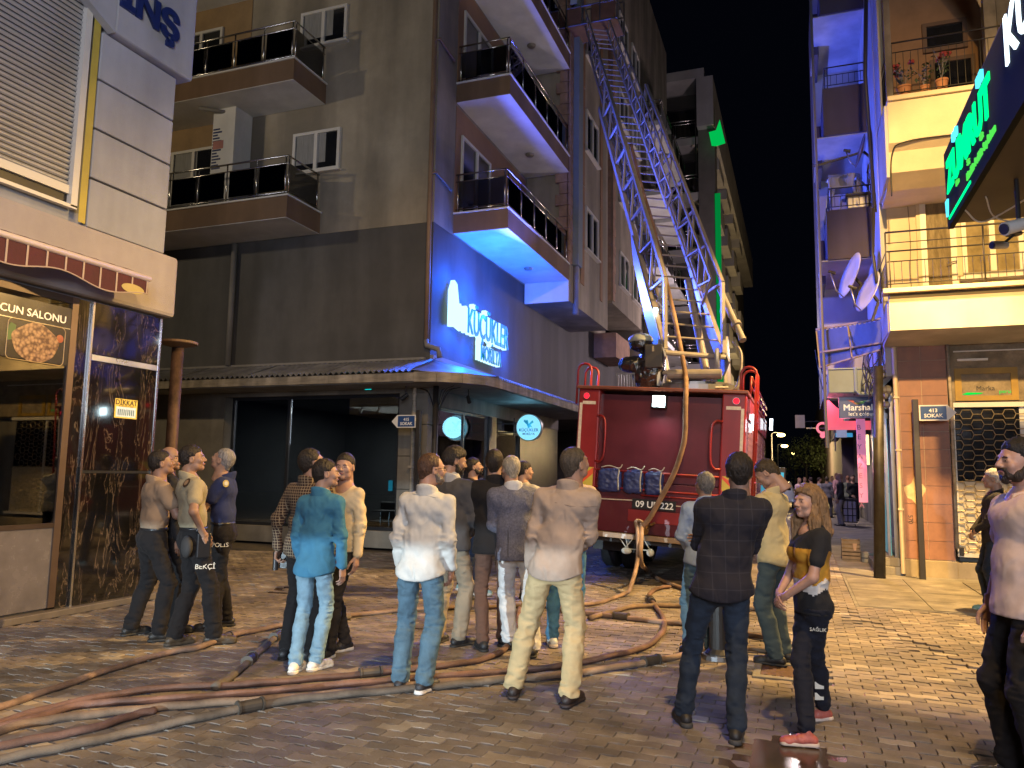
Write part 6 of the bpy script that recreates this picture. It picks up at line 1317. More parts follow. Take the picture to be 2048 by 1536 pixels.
for i in range(4):
    y0 = .55+i*1.45; f_ = MB(); f_.box(HW-.02, HW+.012, y0, y0+1.38, 1.0, 2.45); fo = T('side_door', mat('pink_grey_shutter', (.32, .17, .18), rough=.3, metal=.4, var=.15) if i == 0 else bpy.data.materials['pink_grey_shutter'], f_)
    f_ = MB(); [f_.box(HW+.012, HW+.018, y0+.02, y0+1.36, 1.03+k*.1, 1.032+k*.1+.05) for k in range(14)]; stuff(f_.build('shutter_ribs', bpy.data.materials['pink_grey_shutter'], fo))
s_ = MB(); s_.box(HW+.002, HW+.03, .35, LT-2.3, 2.5, 2.8); s_.box(HW+.0, HW+.03, .35, LT-2.3, .75, .97); T('side_rail', RED, s_)
s_ = MB(); s_.box(-1.2, 1.2, LT-2.1, LT, .6, 2.6); T('cab', RED, s_, bevel=.12)
s_ = MB(); s_.box(1.195, 1.215, LT-1.7, LT-.4, 1.5, 2.35); T('cab_window', M['dark_glass'], s_)
# bumper, underrun
s_ = MB(); s_.box(-1.22, 1.22, -.03, .12, .575, .655); T('rear_bar', mat('bare_bar', (.38, .27, .17), rough=.5, metal=.3, var=.3, dirt=.3), s_, bevel=.01)
for x0, x1 in ((-.75, -.28), (.95, 1.22)): s_ = MB(); s_.box(x0, x1, -.05, -.03, .58, .65); T('reflector_strip', mat('pale_reflector', (.7, .66, .6), rough=.4, var=.1) if x0 < 0 else bpy.data.materials['pale_reflector'], s_)
s_ = MB(); s_.box(-.9, .9, .15, LT-1, .5, .72); T('chassis', M['black_iron'], s_)
TY_ = mat('tyre_rubber', (.02, .022, .024), rough=.75, var=.3, bump=.5, bs=40)
for y in (1.9, 3.2, LT-1.3):
    for sx in (-1, 1):
        for k_, xo in enumerate((1.0, .66) if y < 5 else (1.0,)):
            zc_ = .5-.02; s_ = MB(); s_.lathe([(.30, -.13), (.46, -.14), (.5, -.10), (.5, .10), (.46, .14), (.30, .13)], n=36, ax='x'); w_ = T('wheel', TY_, s_, smooth=False); w_.location = (sx*xo, y, zc_+(-.075 if sx < 0 else .03)); s_ = MB(); s_.lathe([(0, -.05), (.2, -.05), (.29, -.11), (.3, -.11), (.3, .11), (.29, .11), (.2, .05), (0, .05)], n=24, ax='x'); s_.build('rim', M['metal_grey'], w_)
for x_ in (-1.2, .5): s_ = MB(); s_.box(x_, x_+.7, 1.2, 1.22, .25, .6); T('mud_flap', M['black_iron'], s_)
# tape outline, chevron boards, handles, rails
for sx in (-1, 1):
    s_ = MB(); s_.box(sx*1.225-.022, sx*1.225+.022, -.006, .0, 1.3, 2.62); s_.box(min(sx*.99, sx*1.2), max(sx*.99, sx*1.2), -.006, .0, 2.60, 2.65); T('reflective_tape', WT, s_)
    s_ = MB(); s_.box(sx*1.09-.12, sx*1.09+.12, -.012, .0, .98 if sx > 0 else 1.3, 1.62); cb = T('chevron_board', mat('chevron_yellow', (.62, .48, .06), rough=.45, var=.1, emit=(.6, .45, .05), es=.08) if sx < 0 else bpy.data.materials['chevron_yellow'], s_)
    for z in (1.48, 1.2, .95) if sx > 0 else (1.42,):
        lo = .98 if sx > 0 else 1.3; p_ = [(-.12, z+.1), (.12, z-.12), (.12, z), (-.12, z+.22)]; p_ = [(a, min(max(b, lo), 1.62)) for a, b in p_]
        if sx < 0: p_ = [(-a, b) for a, b in p_][::-1]
        s_ = MB(); s_.prism(p_, (sx*1.09, -.013, 0), (1, 0, 0), (0, 0, 1), (0, -.003, 0)); s_.build('stripe', mat('chevron_red', (.7, .09, .03), rough=.45, var=.05, emit=(.8, .12, .03), es=.12) if 'chevron_red' not in bpy.data.materials else bpy.data.materials['chevron_red'], cb)
    x = sx*.88; s_ = MB(); s_.tube(spline([(sx*.95, .0, 2.42), (x-sx*.02, -.06, 2.42), (x-sx*.08, -.08, 2.3), (x-sx*.08, -.08, 1.85), (x-sx*.02, -.06, 1.72), (sx*.95, .0, 1.72)], 4), .016, 7); T('grab_handle', RED, s_, smooth=True)
    for yy in (.05, .5):
        x = sx*(HW-.06 if sx < 0 else HW+.02); s_ = MB(); s_.tube([(x-.11, yy, 2.3 if sx > 0 else 2.6), (x-.11, yy, ZT+.3)]+[(x+.11*cos(a), yy, ZT+.3+.11*sin(a)) for a in np.linspace(pi, 0, 7)][1:]+[(x+.11, yy, ZT+.3), (x+.11, yy, .9 if sx > 0 else 1.0)], .019, 8); T('ladder_rail', RED, s_, smooth=True)
for i in range(7): s_ = MB(); s_.cyl((HW+.14, .06, .95+i*.3), (HW+.14, .5, .95+i*.3), .016, n=6); T('step', RED, s_)
s_ = MB(); s_.tube([(HW+.02, .6, ZT+.32), (HW+.02, LT-2.3, ZT+.32)], .025, 6); s_.tube([(HW+.02, .6, ZT+.18), (HW+.02, LT-2.3, ZT+.18)], .018, 6); [s_.cyl((HW+.02, y, ZT), (HW+.02, y, ZT+.32), .018, n=6) for y in np.arange(.6, 6.5, 1.2)]; T('roof_rail', RED, s_, smooth=True)
# lamps
for x in (-1.14, 1.13):
    s_ = MB(); s_.lathe([(0, -.035), (.035, -.03), (.045, 0), (.045, .02)], c=(x, -.01, 2.73), n=18, ax='y'); l_ = T('tail_lamp', glow('red_lamp', (1.0, .015, .03), 2.6), s_, smooth=True)
    s_ = MB(); s_.lathe([(.046, -.02), (.055, -.02), (.055, .02), (.046, .02), (.046, -.02)], c=(x, -.01, 2.73), n=18, ax='y'); s_.build('bezel', M['metal_grey'], l_)
s_ = MB(); s_.box(-.09, .09, -.06, -.04, 2.60, 2.76); wl = T('work_lamp', glow('work_lamp_glow', (.7, .93, 1.0), 30), s_, bevel=.0); s_ = MB(); s_.box(-.11, .11, -.04, .1, 2.58, 2.78); s_.build('housing', M['black_iron'], wl, bevel=.01)
wlp = ft.matrix_basis @ Vector((0, -.12, 2.66)); light('SPOT', 'work_lamp_light', tuple(wlp), (wlp.x+.1, wlp.y-.35, 0), 55, (.75, .93, 1.0), spot_size=radians(150), spot_blend=.9, shadow_soft_size=.08)
for x in (HW+.04, HW+.05): s_ = MB(); s_.box(x, x+.03, .7 if x < HW+.045 else 1.3, .76 if x < HW+.045 else 1.38, 2.35, 2.6); T('side_lamp', glow('side_lamp_glow', (.8, .93, 1), 9), s_)
s_ = MB(); s_.box(HW+.1, HW+.16, LT-2.4, LT-2.3, 2.7, 2.95); T('cab_lamp', bpy.data.materials['side_lamp_glow'], s_)
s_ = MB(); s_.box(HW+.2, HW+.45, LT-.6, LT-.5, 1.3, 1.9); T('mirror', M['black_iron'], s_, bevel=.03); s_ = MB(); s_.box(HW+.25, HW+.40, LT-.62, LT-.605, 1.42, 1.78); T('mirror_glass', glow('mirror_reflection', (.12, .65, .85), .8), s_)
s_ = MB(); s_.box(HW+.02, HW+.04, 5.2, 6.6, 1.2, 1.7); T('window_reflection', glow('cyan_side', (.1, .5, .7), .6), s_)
# railing across the back, folded blue sheets, number plate
s_ = MB(); s_.tube([(-.93, -.03, 1.59), (.93, -.03, 1.60)], .014, 6); s_.tube([(-.93, -.03, 1.33), (.93, -.03, 1.33)], .014, 6); s_.tube([(-.2, -.03, 1.25), (.93, -.03, 1.26)], .012, 6); T('rear_railing', RED, s_, smooth=True)
BL = mat('blue_tarpaulin', (.025, .04, .15), rough=.5, var=.25, vs=5, bump=.6, bs=14)
for i, (x0, x1) in enumerate(((-.88, -.52), (-.48, -.18), (-.15, .12))):
    t_ = thing('folded_tarpaulin', ['folded blue tarpaulin bag at the left end of the truck rear rail', 'middle folded blue tarpaulin bag tied to the truck rear rail', 'right folded blue tarpaulin bag with a white strap on the rear rail'][i], 'bag', tuple(ft.matrix_basis @ Vector(((x0+x1)/2, 0, 1.27))), 0, 'blue bags on the truck rear rail'); t_.rotation_euler = (0, radians(3.2), 0); w2 = (x1-x0)/2
    F = Field(.012, (-w2-.05, -.16, -.06), (w2+.05, .16, .42)); [F.cap((-w2+.07, -.0, z), (w2-.07, .0, z+.01), .075, k=.03) for z in (.06, .13, .2, .27)]; F.disp(lambda X, Y, Z: .02*vnoise(X*22+i*5, Y*22, Z*30)+.02*(np.abs(vnoise(X*16, Y*16+i*3, Z*18))-.2)); v, q = F.mesh(); npmesh('bag', v, q, BL, t_)
    s_ = MB(); s_.tube(spline([(w2-.02, -.09, .34), (w2-.03, -.1, .2), (w2-.02, -.09, .03)], 4), .011, 5); s_.tube(spline([(-w2+.05, -.05, .36), (0, -.06, .39), (w2-.03, -.06, .36), (w2+.02, -.07, .42)], 4), .009, 5); s_.build('strap', mat('pale_strap', (.5, .46, .38), rough=.8, var=.15), t_, smooth=True)
s_ = MB(); s_.box(-.34, .32, .015, .034, 1.04, 1.19); pl = T('number_plate', mat('plate_black', (.012, .012, .013), rough=.35, var=.1), s_, bevel=.004)
text('plate_lettering', '09 UE 222', mat('plate_white', (.75, .75, .72), rough=.5, var=0, emit=(.7, .7, .65), es=.12), .135, (0, .013, 1.068), (1, 0, 0), (0, 0, 1), .001, pl, world=False, offset=.002)
# valves and steps under the tail
s_ = MB(); s_.ball((-.38, -.02, .40), .062, 12, 8, (1.3, 1, .8)); s_.ball((-.02, -.02, .41), .06, 12, 8, (1, 1, 1)); [s_.tube([(a, 0, .58), (b, -.02, .44)], .008, 5) for a, b in ((-.5, -.38), (-.4, -.36), (-.3, -.4), (-.12, -.02))]; s_.tube([(-.38, -.02, .43), (-.02, -.02, .44)], .009, 5); T('drain_valves', mat('pale_enamel', (.62, .68, .66), rough=.4, var=.1), s_, smooth=True)
# hose outlet
s_ = MB(); s_.cyl((-.10, .05, .78), (-.10, -.14, .72), .055, n=14); s_.cyl((-.12, -.13, .76), (-.16, -.15, .86), .05, n=14); s_.cyl((-.02, -.1, .82), (.04, -.12, .86), .018, n=8); T('hose_coupling', mat('brass', (.30, .18, .07), rough=.4, metal=.8, var=.2), s_, smooth=False)

# ------------------------------------------------------------------ aerial ladder
DECK = 2.93
LB_ = mat('ladder_cream', (.22, .20, .18), rough=.45, var=.12, vs=8, dirt=.15); LBD = mat('ladder_blue_lit', (.16, .18, .26), rough=.4, var=.1, metal=.1)  # second paint carries the sign's blue light in its colour
base = Vector((-1.62, 12.75, 3.80)); dirv = Vector((-3.39+1.62, 16.5-12.7, 9.28-4.11)).normalized()
side = Vector((cos(radians(-24.9)), -sin(radians(-24.9))*1.0, 0)); side = (side-dirv*side.dot(dirv)); side = (side+Vector((0, 0, -.05))).normalized(); nrm = side.cross(dirv).normalized()
if nrm.z < 0: nrm = -nrm
lad = thing('aerial_ladder', 'long extended aerial rescue ladder rising from the fire engine towards the upper floors', 'ladder', tuple(base))
def LA(name, m, mb, **k): return mb.build(name, m, lad, world=True, **k)
def section(u0, u1, w, hgt, off, m1, rungs, lower_plate=False, up0=None, step=.62, cw=.055, rs=.34, r0=None):
    """telescoping truss section from u0 to u1 metres along the ladder"""
    P3 = lambda u, s_, n: base+dirv*u+side*s_+nrm*n
    up0 = u0 if up0 is None else up0
    for sx in (-1, 1):
        x = sx*w/2; m_ = MB(); m_.bar(P3(u0, x, off), P3(u1, x, off), cw, cw*1.6, up=nrm); LA('lower_chord', m1, m_)
        m_ = MB(); m_.bar(P3(up0, x, off+hgt), P3(u1-.1, x, off+hgt), cw*.8, cw, up=nrm); LA('upper_chord', m1, m_)
        n_ = int((u1-up0)/step); m_ = MB()
        for i in range(n_):
            a = up0+(u1-up0)*i/n_; b = up0+(u1-up0)*(i+1)/n_; c_ = (a+b)/2
            m_.bar(P3(a, x, off+hgt), P3(c_, x, off+.02), cw*.55, up=nrm); m_.bar(P3(c_, x, off+.02), P3(b, x, off+hgt), cw*.55, up=nrm)
        m_.bar(P3(u0, x, off), P3(up0, x, off+hgt), cw*.8, cw, up=nrm); LA('lattice', m1, m_)
    n_ = int((u1-u0)/rs)
    for i in range(1, n_):
        u = u0+i*rs
        if r0 and u < r0: continue
        m_ = MB(); m_.cyl(P3(u, -w/2, off+.02), P3(u, w/2, off+.02), .017, n=6); LA('rung', m1, m_)
section(-.25, 8.6, .97, .72, 0.0, LB_, True, up0=.75, step=1.0, cw=.072)
section(1.0, 12.0, .78, .52, .07, LB_, True, cw=.045, step=.85, r0=8.7)
section(4.0, 14.3, .62, .33, .13, mat('ladder_grey', (.28, .25, .22), rough=.5, var=.15), True, cw=.04, r0=12)
Pu = lambda u, s_, n: base+dirv*u+side*s_+nrm*n
# blue lit side plates with lightening holes at the root
for sx in (-1, 1):
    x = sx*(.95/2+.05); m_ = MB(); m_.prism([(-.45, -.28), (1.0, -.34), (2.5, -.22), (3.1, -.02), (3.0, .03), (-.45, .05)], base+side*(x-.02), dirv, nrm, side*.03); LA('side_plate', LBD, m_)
    m_ = MB(); m_.cyl(Pu(2.2, x-.03*sx, -.1)-side*.03, Pu(2.2, x, -.1)+side*.03, .045, n=14); LA('plate_hole', M['black_iron'], m_)
# lifting cylinders, turntable, cable drum
s_ = MB(); a_ = Vector((base.x-.1, base.y+.5, DECK+.1)); 
for sx in (-.36, .36): s_.cyl(a_+side*sx, Pu(1.9, sx, -.1), .07, n=14); 
LA('lift_cylinder', LB_, s_, smooth=False)
s_ = MB(); s_.cyl((base.x, base.y+.35, DECK-.02), (base.x, base.y+.35, DECK+.14), .78, n=32); s_.cyl((base.x, base.y+.35, DECK+.14), (base.x, base.y+.35, DECK+.2), .62, n=32); LA('turntable', M['metal_grey'], s_)
for sx in (-.56, .56):
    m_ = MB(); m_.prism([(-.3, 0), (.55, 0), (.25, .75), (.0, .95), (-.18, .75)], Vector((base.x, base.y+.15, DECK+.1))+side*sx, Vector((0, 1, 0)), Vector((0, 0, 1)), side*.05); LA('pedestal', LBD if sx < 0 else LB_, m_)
s_ = MB(); s_.cyl(Pu(-.3, -.5, 0), Pu(-.3, .5, 0), .045, n=10); s_.cyl((base.x-.35, base.y-.25, DECK+.32), (base.x+.5, base.y-.25, DECK+.30), .085, n=16); s_.cyl((base.x-.7, base.y-.25, DECK+.36), (base.x-.35, base.y-.25, DECK+.35), .035, n=10); LA('winch', LB_, s_)
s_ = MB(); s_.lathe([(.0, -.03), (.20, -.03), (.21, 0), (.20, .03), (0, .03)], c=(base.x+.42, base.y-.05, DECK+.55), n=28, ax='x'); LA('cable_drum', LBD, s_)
s_ = MB(); s_.tube(spline([(base.x+.62, base.y-.3, DECK+.02), (base.x+.75, base.y-.3, DECK+.12), (base.x+.8, base.y-.2, DECK+.6), (base.x+.68, base.y-.1, DECK+.85)], 6), .022, 8); s_.tube([(base.x-.6, base.y-.3, DECK+.1), (base.x+.6, base.y-.3, DECK+.08)], .02, 8); LA('guard_tube', LB_, s_, smooth=True)
s_ = MB(); e_ = Pu(.05, .62, .5); s_.cyl(Pu(1.0, .56, .46), Pu(.02, .62, .44), .05, n=12); s_.cyl(Pu(.05, .62, .44), Pu(-.02, .63, .44), .085, n=16); s_.cyl(Pu(-.02, .63, .44), Pu(-.32, .66, .40), .045, .06, n=14); LA('water_pipe', LB_, s_, smooth=False)
wp = on_y(1311, 627, 12.9); s_ = MB(); s_.box(wp.x-.035, wp.x+.035, 12.88, 12.92, wp.z-.09, wp.z+.09); LA('work_lamp', glow('ladder_lamp_glow', (.75, .93, 1), 18), s_)
s_ = MB(); s_.box(wp.x-.05, wp.x+.05, 12.93, 13.0, wp.z-.1, wp.z+.1); LA('lamp_housing', M['black_iron'], s_); light('POINT', 'ladder_lamp_light', (wp.x, 12.8, wp.z), None, 2, (.8, .93, 1), shadow_soft_size=.06)
# hose clipped up the ladder
s_ = MB(); pts = [on_y(1371, 798, 11.62), on_y(1372, 766, 11.9)-Vector((0, 0, 0))]+[Pu(.2, .02, .2), Pu(1.2, .05, .25), Pu(2.5, .08, .2), Pu(4.2, .02, .2), Pu(6, -.02, .2), Pu(9, -.05, .2), Pu(13.8, -.1, .2)]
# cage at the tip
cgt = thing('rescue_cage', 'tubular rescue cage with brown panels at the tip of the aerial ladder', 'cage', tuple(Pu(14.2, 0, .3))); c_ = Pu(14.2, 0, .3); s_ = MB()
for z in (-.45, .1, .6): s_.tube([c_+Vector((x, y, z)) for x, y in ((-.75, -.45), (.75, -.45), (.75, .5), (-.75, .5))], .028, 6, closed=True)
for x in (-.75, -.25, .25, .75):
    for y in (-.45, .5): s_.cyl(c_+Vector((x, y, -.45)), c_+Vector((x, y, .6)), .022, n=6)
s_.build('frame', M['metal_grey'], cgt, world=True); s_ = MB(); s_.box(c_.x-.72, c_.x-.3, c_.y-.46, c_.y-.44, c_.z-.43, c_.z+.08); s_.box(c_.x+.0, c_.x+.7, c_.y-.46, c_.y-.44, c_.z-.43, c_.z+.08); s_.box(c_.x-.74, c_.x+.74, c_.y-.44, c_.y+.48, c_.z-.48, c_.z-.45); s_.build('panel', mat('cage_panel', (.16, .08, .04), rough=.7, var=.3), cgt, world=True)
s_ = MB(); s_.box(c_.x-.62, c_.x-.42, c_.y-.49, c_.y-.46, c_.z+.2, c_.z+.62); s_.build('lamp', mat('cage_lamp', (.4, .45, .45), rough=.4, var=.1), cgt, world=True)
# covered control seat (black plastic sheeting)
cs = thing('covered_console', 'control console wrapped in black plastic sheeting beside the ladder foot', 'console', (base.x-.75, base.y-.2, DECK)); PLS = mat('black_sheeting', (.018, .018, .02), rough=.22, var=.2, bump=.9, bs=16, spec=.8)
F = Field(.014, (-.5, -.35, 0), (.5, .4, 1.0)); F.ell((.12, 0, .45), (.22, .2, .36), k=0); F.ell((-.22, .0, .52), (.2, .16, .13), k=.05); F.ell((-.05, .0, .86), (.19, .16, .14), k=.04); F.cap((-.12, 0, .5), (.05, 0, .1), .13, k=.06)
F.disp(lambda X, Y, Z: .05*(np.abs(vnoise(X*13, Y*13+Z*6, Z*11))-.2)+.03*(np.abs(vnoise(X*26+3, Y*26, Z*9))-.2)); v, q = F.mesh(); npmesh('sheeting', v, q, PLS, cs)
F = Field(.012, (-.3, -.3, .7), (.25, .3, 1.08)); F.ell((-.05, 0, .90), (.205, .17, .135), k=0); F.disp(lambda X, Y, Z: .03*(np.abs(vnoise(X*15, Y*15, Z*15+2))-.2)); F.cut(lambda X, Y, Z: .88-Z); v, q = F.mesh(); npmesh('grey_cover', v, q, mat('grey_bag', (.22, .25, .27), rough=.35, var=.2, bump=.4, bs=20), cs)
s_ = MB(); s_.box(.06, .34, -.24, -.1, .42, .80); s_.build('panel', mat('console_panel', (.05, .045, .04), rough=.4, var=.1), cs, bevel=.012); s_ = MB(); s_.box(.18, .21, -.25, -.24, .68, .77); s_.build('lever', M['fascia'], cs)
s_ = MB(); [s_.box(-.42+i*.045, -.40+i*.045, -.1, -.08, 0, .34) for i in range(7)]; s_.box(-.44, -.12, -.11, -.07, .34, .36); s_.build('support_grille', M['metal_grey'], cs)

# ------------------------------------------------------------------ hoses
def hose(label, pts, r, m, coup=None, smooth=7):
    """pts: ground pixels, optionally with a height, or points"""
    Q = []
    for p in pts:
        if isinstance(p, Vector): Q.append(p)
        else: g = on_z(p[0], p[1], (p[2] if len(p) > 2 else r)); Q.append(g)
    c = spline(Q, smooth); wob = [p+Vector((0, 0, .004*sin(i*1.1))) for i, p in enumerate(c)]
    m_ = MB(); m_.tube(wob, r, 12); m_.v = [(x_, y_, z_ if z_ > .12 else z_*.80) for x_, y_, z_ in m_.v]; o = m_.build('fire_hose', m, smooth=True); tag(o, label, 'hose', 'fire hoses lying across the street')
    for k_ in (coup or []):
        i = int(k_*(len(c)-2)); a, b = c[i], c[i+1]; d = (b-a).normalized(); mm = MB(); mm.cyl(a-d*.07, a+d*.07, r*1.28, n=14); mm.cyl(a-d*.09, a-d*.075, r*1.5, n=14); mm.cyl(a+d*.075, a+d*.09, r*1.5, n=14); mm.build('coupling', bpy.data.materials.get('old_coupling') or mat('old_coupling', (.10, .085, .07), rough=.6, metal=.5, var=.3), o)
    return o
def hosemat(name, c, c2=None):
    m = mat(name, c, rough=.8, var=.38, vs=3.5, bump=.5, bs=160, col2=c2, dirt=.45); return m
H1 = hosemat('hose_tan', (.31, .215, .145)); H2 = hosemat('hose_rust', (.20, .115, .09)); H3 = hosemat('hose_grey', (.20, .165, .13)); H4 = hosemat('hose_orange', (.33, .225, .17))
rr_ = .030
hose('dusty tan hose running from the left edge past the policemen to the right', [(-60, 1432), (80, 1385), (220, 1337), (330, 1305), (400, 1292), (470, 1268), (560, 1250), (640, 1238), (760, 1223), (900, 1214), (1050, 1211), (1180, 1207), (1240, 1190), Vector((-2.18, 10.5, .12)), Vector((-2.2, 11.1, .42)), Vector((-2.26, 11.42, .78)), Vector((-2.30, 11.50, .93)), Vector((-2.22, 11.56, .93))], rr_, H4, [.28])
hose('narrow hose slanting from the bundle up towards the men on the left', [(430, 1372), (470, 1345), (520, 1300), (560, 1268), (620, 1243), (700, 1232)], .034, H3, [.35, .6])
hose('rust coloured upper hose of the thick bundle on the left', [(-80, 1470), (60, 1425), (200, 1392), (330, 1374), (470, 1368), (620, 1356), (760, 1343), (880, 1330), (960, 1318), (1008, 1297), (1030, 1265), (1036, 1235), (1040, 1215)], .031, H2, [.5])
hose('second rust hose just below the top one of the bundle', [(-60, 1462), (50, 1440), (160, 1408), (300, 1398), (420, 1390), (560, 1378), (700, 1366), (860, 1352), (1000, 1342), (1120, 1330), (1220, 1310), (1290, 1292), (1325, 1262), (1326, 1235), (1310, 1210), (1298, 1190), (1315, 1176), (1340, 1172)], .031, H2, [.86])
hose('lower tan hose curving below the crowd towards the right', [(-80, 1486), (40, 1448), (150, 1430), (280, 1416), (400, 1405), (540, 1396), (680, 1384), (820, 1368), (960, 1358), (1100, 1350), (1220, 1334), (1330, 1316), (1400, 1302), (1480, 1296), (1560, 1300)], .032, H1, [.78])
hose('grey brown hose along the bottom left of the bundle', [(-80, 1532), (60, 1504), (180, 1480), (300, 1454), (440, 1424), (580, 1398), (720, 1384), (860, 1372), (960, 1362), (1080, 1350), (1150, 1344)], .032, H3, [.45])
hose('thin hose crossing in the lower left corner', [(-60, 1500), (60, 1478), (180, 1455), (260, 1430), (310, 1418)], .03, H2)
hose('tan hose crossing behind the standing men towards the right', [(1180, 1235), (1260, 1213), (1330, 1210), (1400, 1212), (1480, 1214), (1560, 1222)], .035, H1, [.6])
hose('pale hose running straight behind the middle group', [(1110, 1216), (1200, 1228), (1300, 1240), (1400, 1250), (1500, 1268), (1570, 1280)], .035, H4, [.3, .6])
hose('pinkish hose hanging from the truck coupling to the ground on the right', [Vector((-2.22, 11.52, .9)), Vector((-2.2, 11.38, .7)), Vector((-2.17, 11.2, .38)), (1298, 1142, .08), (1330, 1163), (1400, 1185), (1470, 1195)], .035, H4, [])
ho = MB(); hp_ = [Vector((-2.20, 11.5, .86)), on_y(1300, 1035, 11.5), on_y(1319, 1001, 11.5), on_y(1347, 949, 11.45), on_y(1364, 900, 11.42), on_y(1370, 866, 11.4), on_y(1371, 810, 11.42), on_y(1372, 780, 11.6), on_y(1371, 750, 12.2), on_y(1362, 700, 12.55), on_y(1348, 630, 12.95), on_y(1332, 560, 13.45), on_y(1318, 500, 13.9), on_y(1303, 440, 14.4), on_y(1282, 370, 15.2), on_y(1262, 290, 16.1)]
ho.tube(spline(hp_, 7), .038, 12); ho = ho.build('fire_hose', hosemat('hose_ladder', (.28, .17, .105)), smooth=True); tag(ho, 'brown supply hose rising over the truck rear and up the ladder', 'hose', 'fire hoses lying across the street')
# black bollard between the onlookers
bo = thing('bollard', 'black tapered bollard standing between the onlookers on the paving', 'bollard', (-.72, 7.3, 0)); s_ = MB(); s_.lathe([(.12, 0), (.12, .05), (.085, .09), (.07, .6), (.075, .85), (.05, .9), (0, .91)], n=18); s_.build('post', M['black_iron'], bo, smooth=False); s_ = MB(); s_.cyl((0, 0, 0), (0, 0, .04), .15, n=18); s_.build('foot', M['metal_grey'], bo)
# ------------------------------------------------------------------ the onlookers
G1 = 'people gathered behind the fire engine'
dark_tr = cloth('black_trousers', (.010, .0085, .009)); jeans_l = cloth('light_jeans', (.20, .32, .40), vs=9, var=.2); jeans_m = cloth('mid_blue_jeans', (.085, .15, .20), vs=7, var=.3); jeans_d = cloth('dark_jeans', (.02, .03, .048), vs=8, var=.3); jeans_b = cloth('blue_jeans', (.07, .2, .33), vs=9, var=.25)
khaki_top = cloth('khaki_uniform', (.30, .22, .15)); khaki_top2 = cloth('light_khaki_uniform', (.34, .30, .20))
a = person('A', 'guard in a rust lit khaki shirt standing nearest the marble corner', (285, 1278), 320, H=1.80, body=48, look=62, pitch=12, top=khaki_top, topkind='polo', sleeve='short', tuck=True, trousers=(dark_tr, 'reg'), arms=('down', 'chest'), feet=((262, 1270), (318, 1282)), shoes=((.02, .018, .016), (.02, .02, .02), 'dress'), skin=(.30, .16, .10), build=1.05)
person('D', 'bald headed man half hidden behind the two khaki guards', (335, 1262), 337, H=1.84, body=60, look=100, pitch=5, top=cloth('dark_coat', (.02, .02, .022)), trousers=(dark_tr, 'reg'), hairstyle='bald', skin=(.33, .18, .11))
b = person('B', 'guard in light khaki shirt with hand on hip, holster and one foot forward', (392, 1290), 374, H=1.84, body=52, look=72, pitch=6, top=khaki_top2, topkind='polo', sleeve='short', tuck=True, trousers=(dark_tr, 'reg'), arms=('down', 'hip'), feet=((350, 1290), (428, 1288)), shoes=((.055, .04, .025), (.04, .03, .02), 'sneaker'), skin=(.33, .18, .11), lean=.02, vox=.011)
c = person('C', 'grey haired policeman in navy shirt looking up with folded arms', (437, 1258), 450, H=1.84, body=-100, look=-82, pitch=24, top=cloth('navy_uniform', (.025, .035, .10)), topkind='polo', sleeve='short', tuck=True, trousers=(dark_tr, 'reg'), arms=('cross', 'cross'), feet=((450, 1252), (425, 1262)), hair=(.22, .21, .2), hairstyle='crop', skin=(.34, .19, .12))
chk = cloth('checked_shirt', (.035, .018, .014), plaid=((.26, .20, .13), .024, .024, .2))
d = person('chk', 'dark haired man in a brown checked shirt holding a phone low at his side', (596, 1318), 622, H=1.81, body=22, look=55, pitch=16, top=chk, trousers=(dark_tr, 'slim'), arms=('side', 'down'), skin=(.30, .16, .10))
e = person('teal', 'young man in teal overshirt, pale jeans and white trainers seen from behind', (612, 1346), 650, H=1.71, body=18, look=70, pitch=4, top=cloth('teal_overshirt', (.045, .17, .28), vs=8), trousers=(jeans_l, 'slim'), arms=('pocket', 'down'), feet=((590, 1345), (632, 1340)), shoes=((.75, .70, .62), (.7, .68, .62), 'sneaker'), hem=.80, build=.95, skin=(.36, .2, .14), vox=.011)
f = person('sweat', 'young man in a cream sweater facing the camera beside the teal overshirt', (672, 1310), 693, H=1.78, body=-150, look=-172, pitch=-3, top=cloth('cream_knit', (.62, .50, .32), bs=260), topkind='sweater', trousers=(cloth('dark_brown_trousers', (.03, .025, .022)), 'slim'), arms=('down', 'pocket'), feet=((655, 1318), (688, 1302)), hairstyle='crop', hem=.90, collar=False, build=.9, shoes=((.02, .02, .025), (.5, .48, .45), 'sneaker'), skin=(.42, .23, .16))
g = person('white', 'bearded man with glasses in a white untucked shirt and blue jeans', (825, 1382), 862, H=1.76, body=15, look=62, pitch=2, top=cloth('white_shirt', (.58, .57, .53)), trousers=(jeans_m, 'reg'), arms=('pocket', 'pocket'), feet=((800, 1378), (848, 1384)), glasses=True, beard=(.14, .12, .11), hairstyle='thin', hair=(.07, .035, .02), shoes=((.03, .03, .035), (.65, .62, .58), 'sneaker'), hem=.83, vox=.0105, skin=(.40, .21, .14))
h_ = person('suit', 'dark haired bearded man in a charcoal jacket and beige trousers', (895, 1290), 908, H=1.86, body=35, look=72, pitch=-14, top=cloth('charcoal_jacket', (.075, .075, .08)), topkind='jacket', under=cloth('white_under', (.4, .4, .4)), trousers=(cloth('beige_trousers', (.30, .25, .18)), 'reg'), arms=('down', 'front'), beard=(.02, .015, .012), hairstyle='full', skin=(.34, .18, .11), hem=.84)
i_ = person('tee', 'bearded man in a black T-shirt and navy trousers with white stripes further back', (945, 1186), 946, H=1.84, body=80, look=88, pitch=10, top=cloth('black_tee', (.018, .018, .02)), topkind='tee', collar=False, sleeve='short', trousers=(cloth('navy_trackpants', (.02, .03, .06)), 'reg'), arms=('front', 'front'), beard=(.012, .01, .01), shoes=((.3, .5, .55), (.6, .6, .6), 'sneaker'), feet=((925, 1180), (955, 1190)))
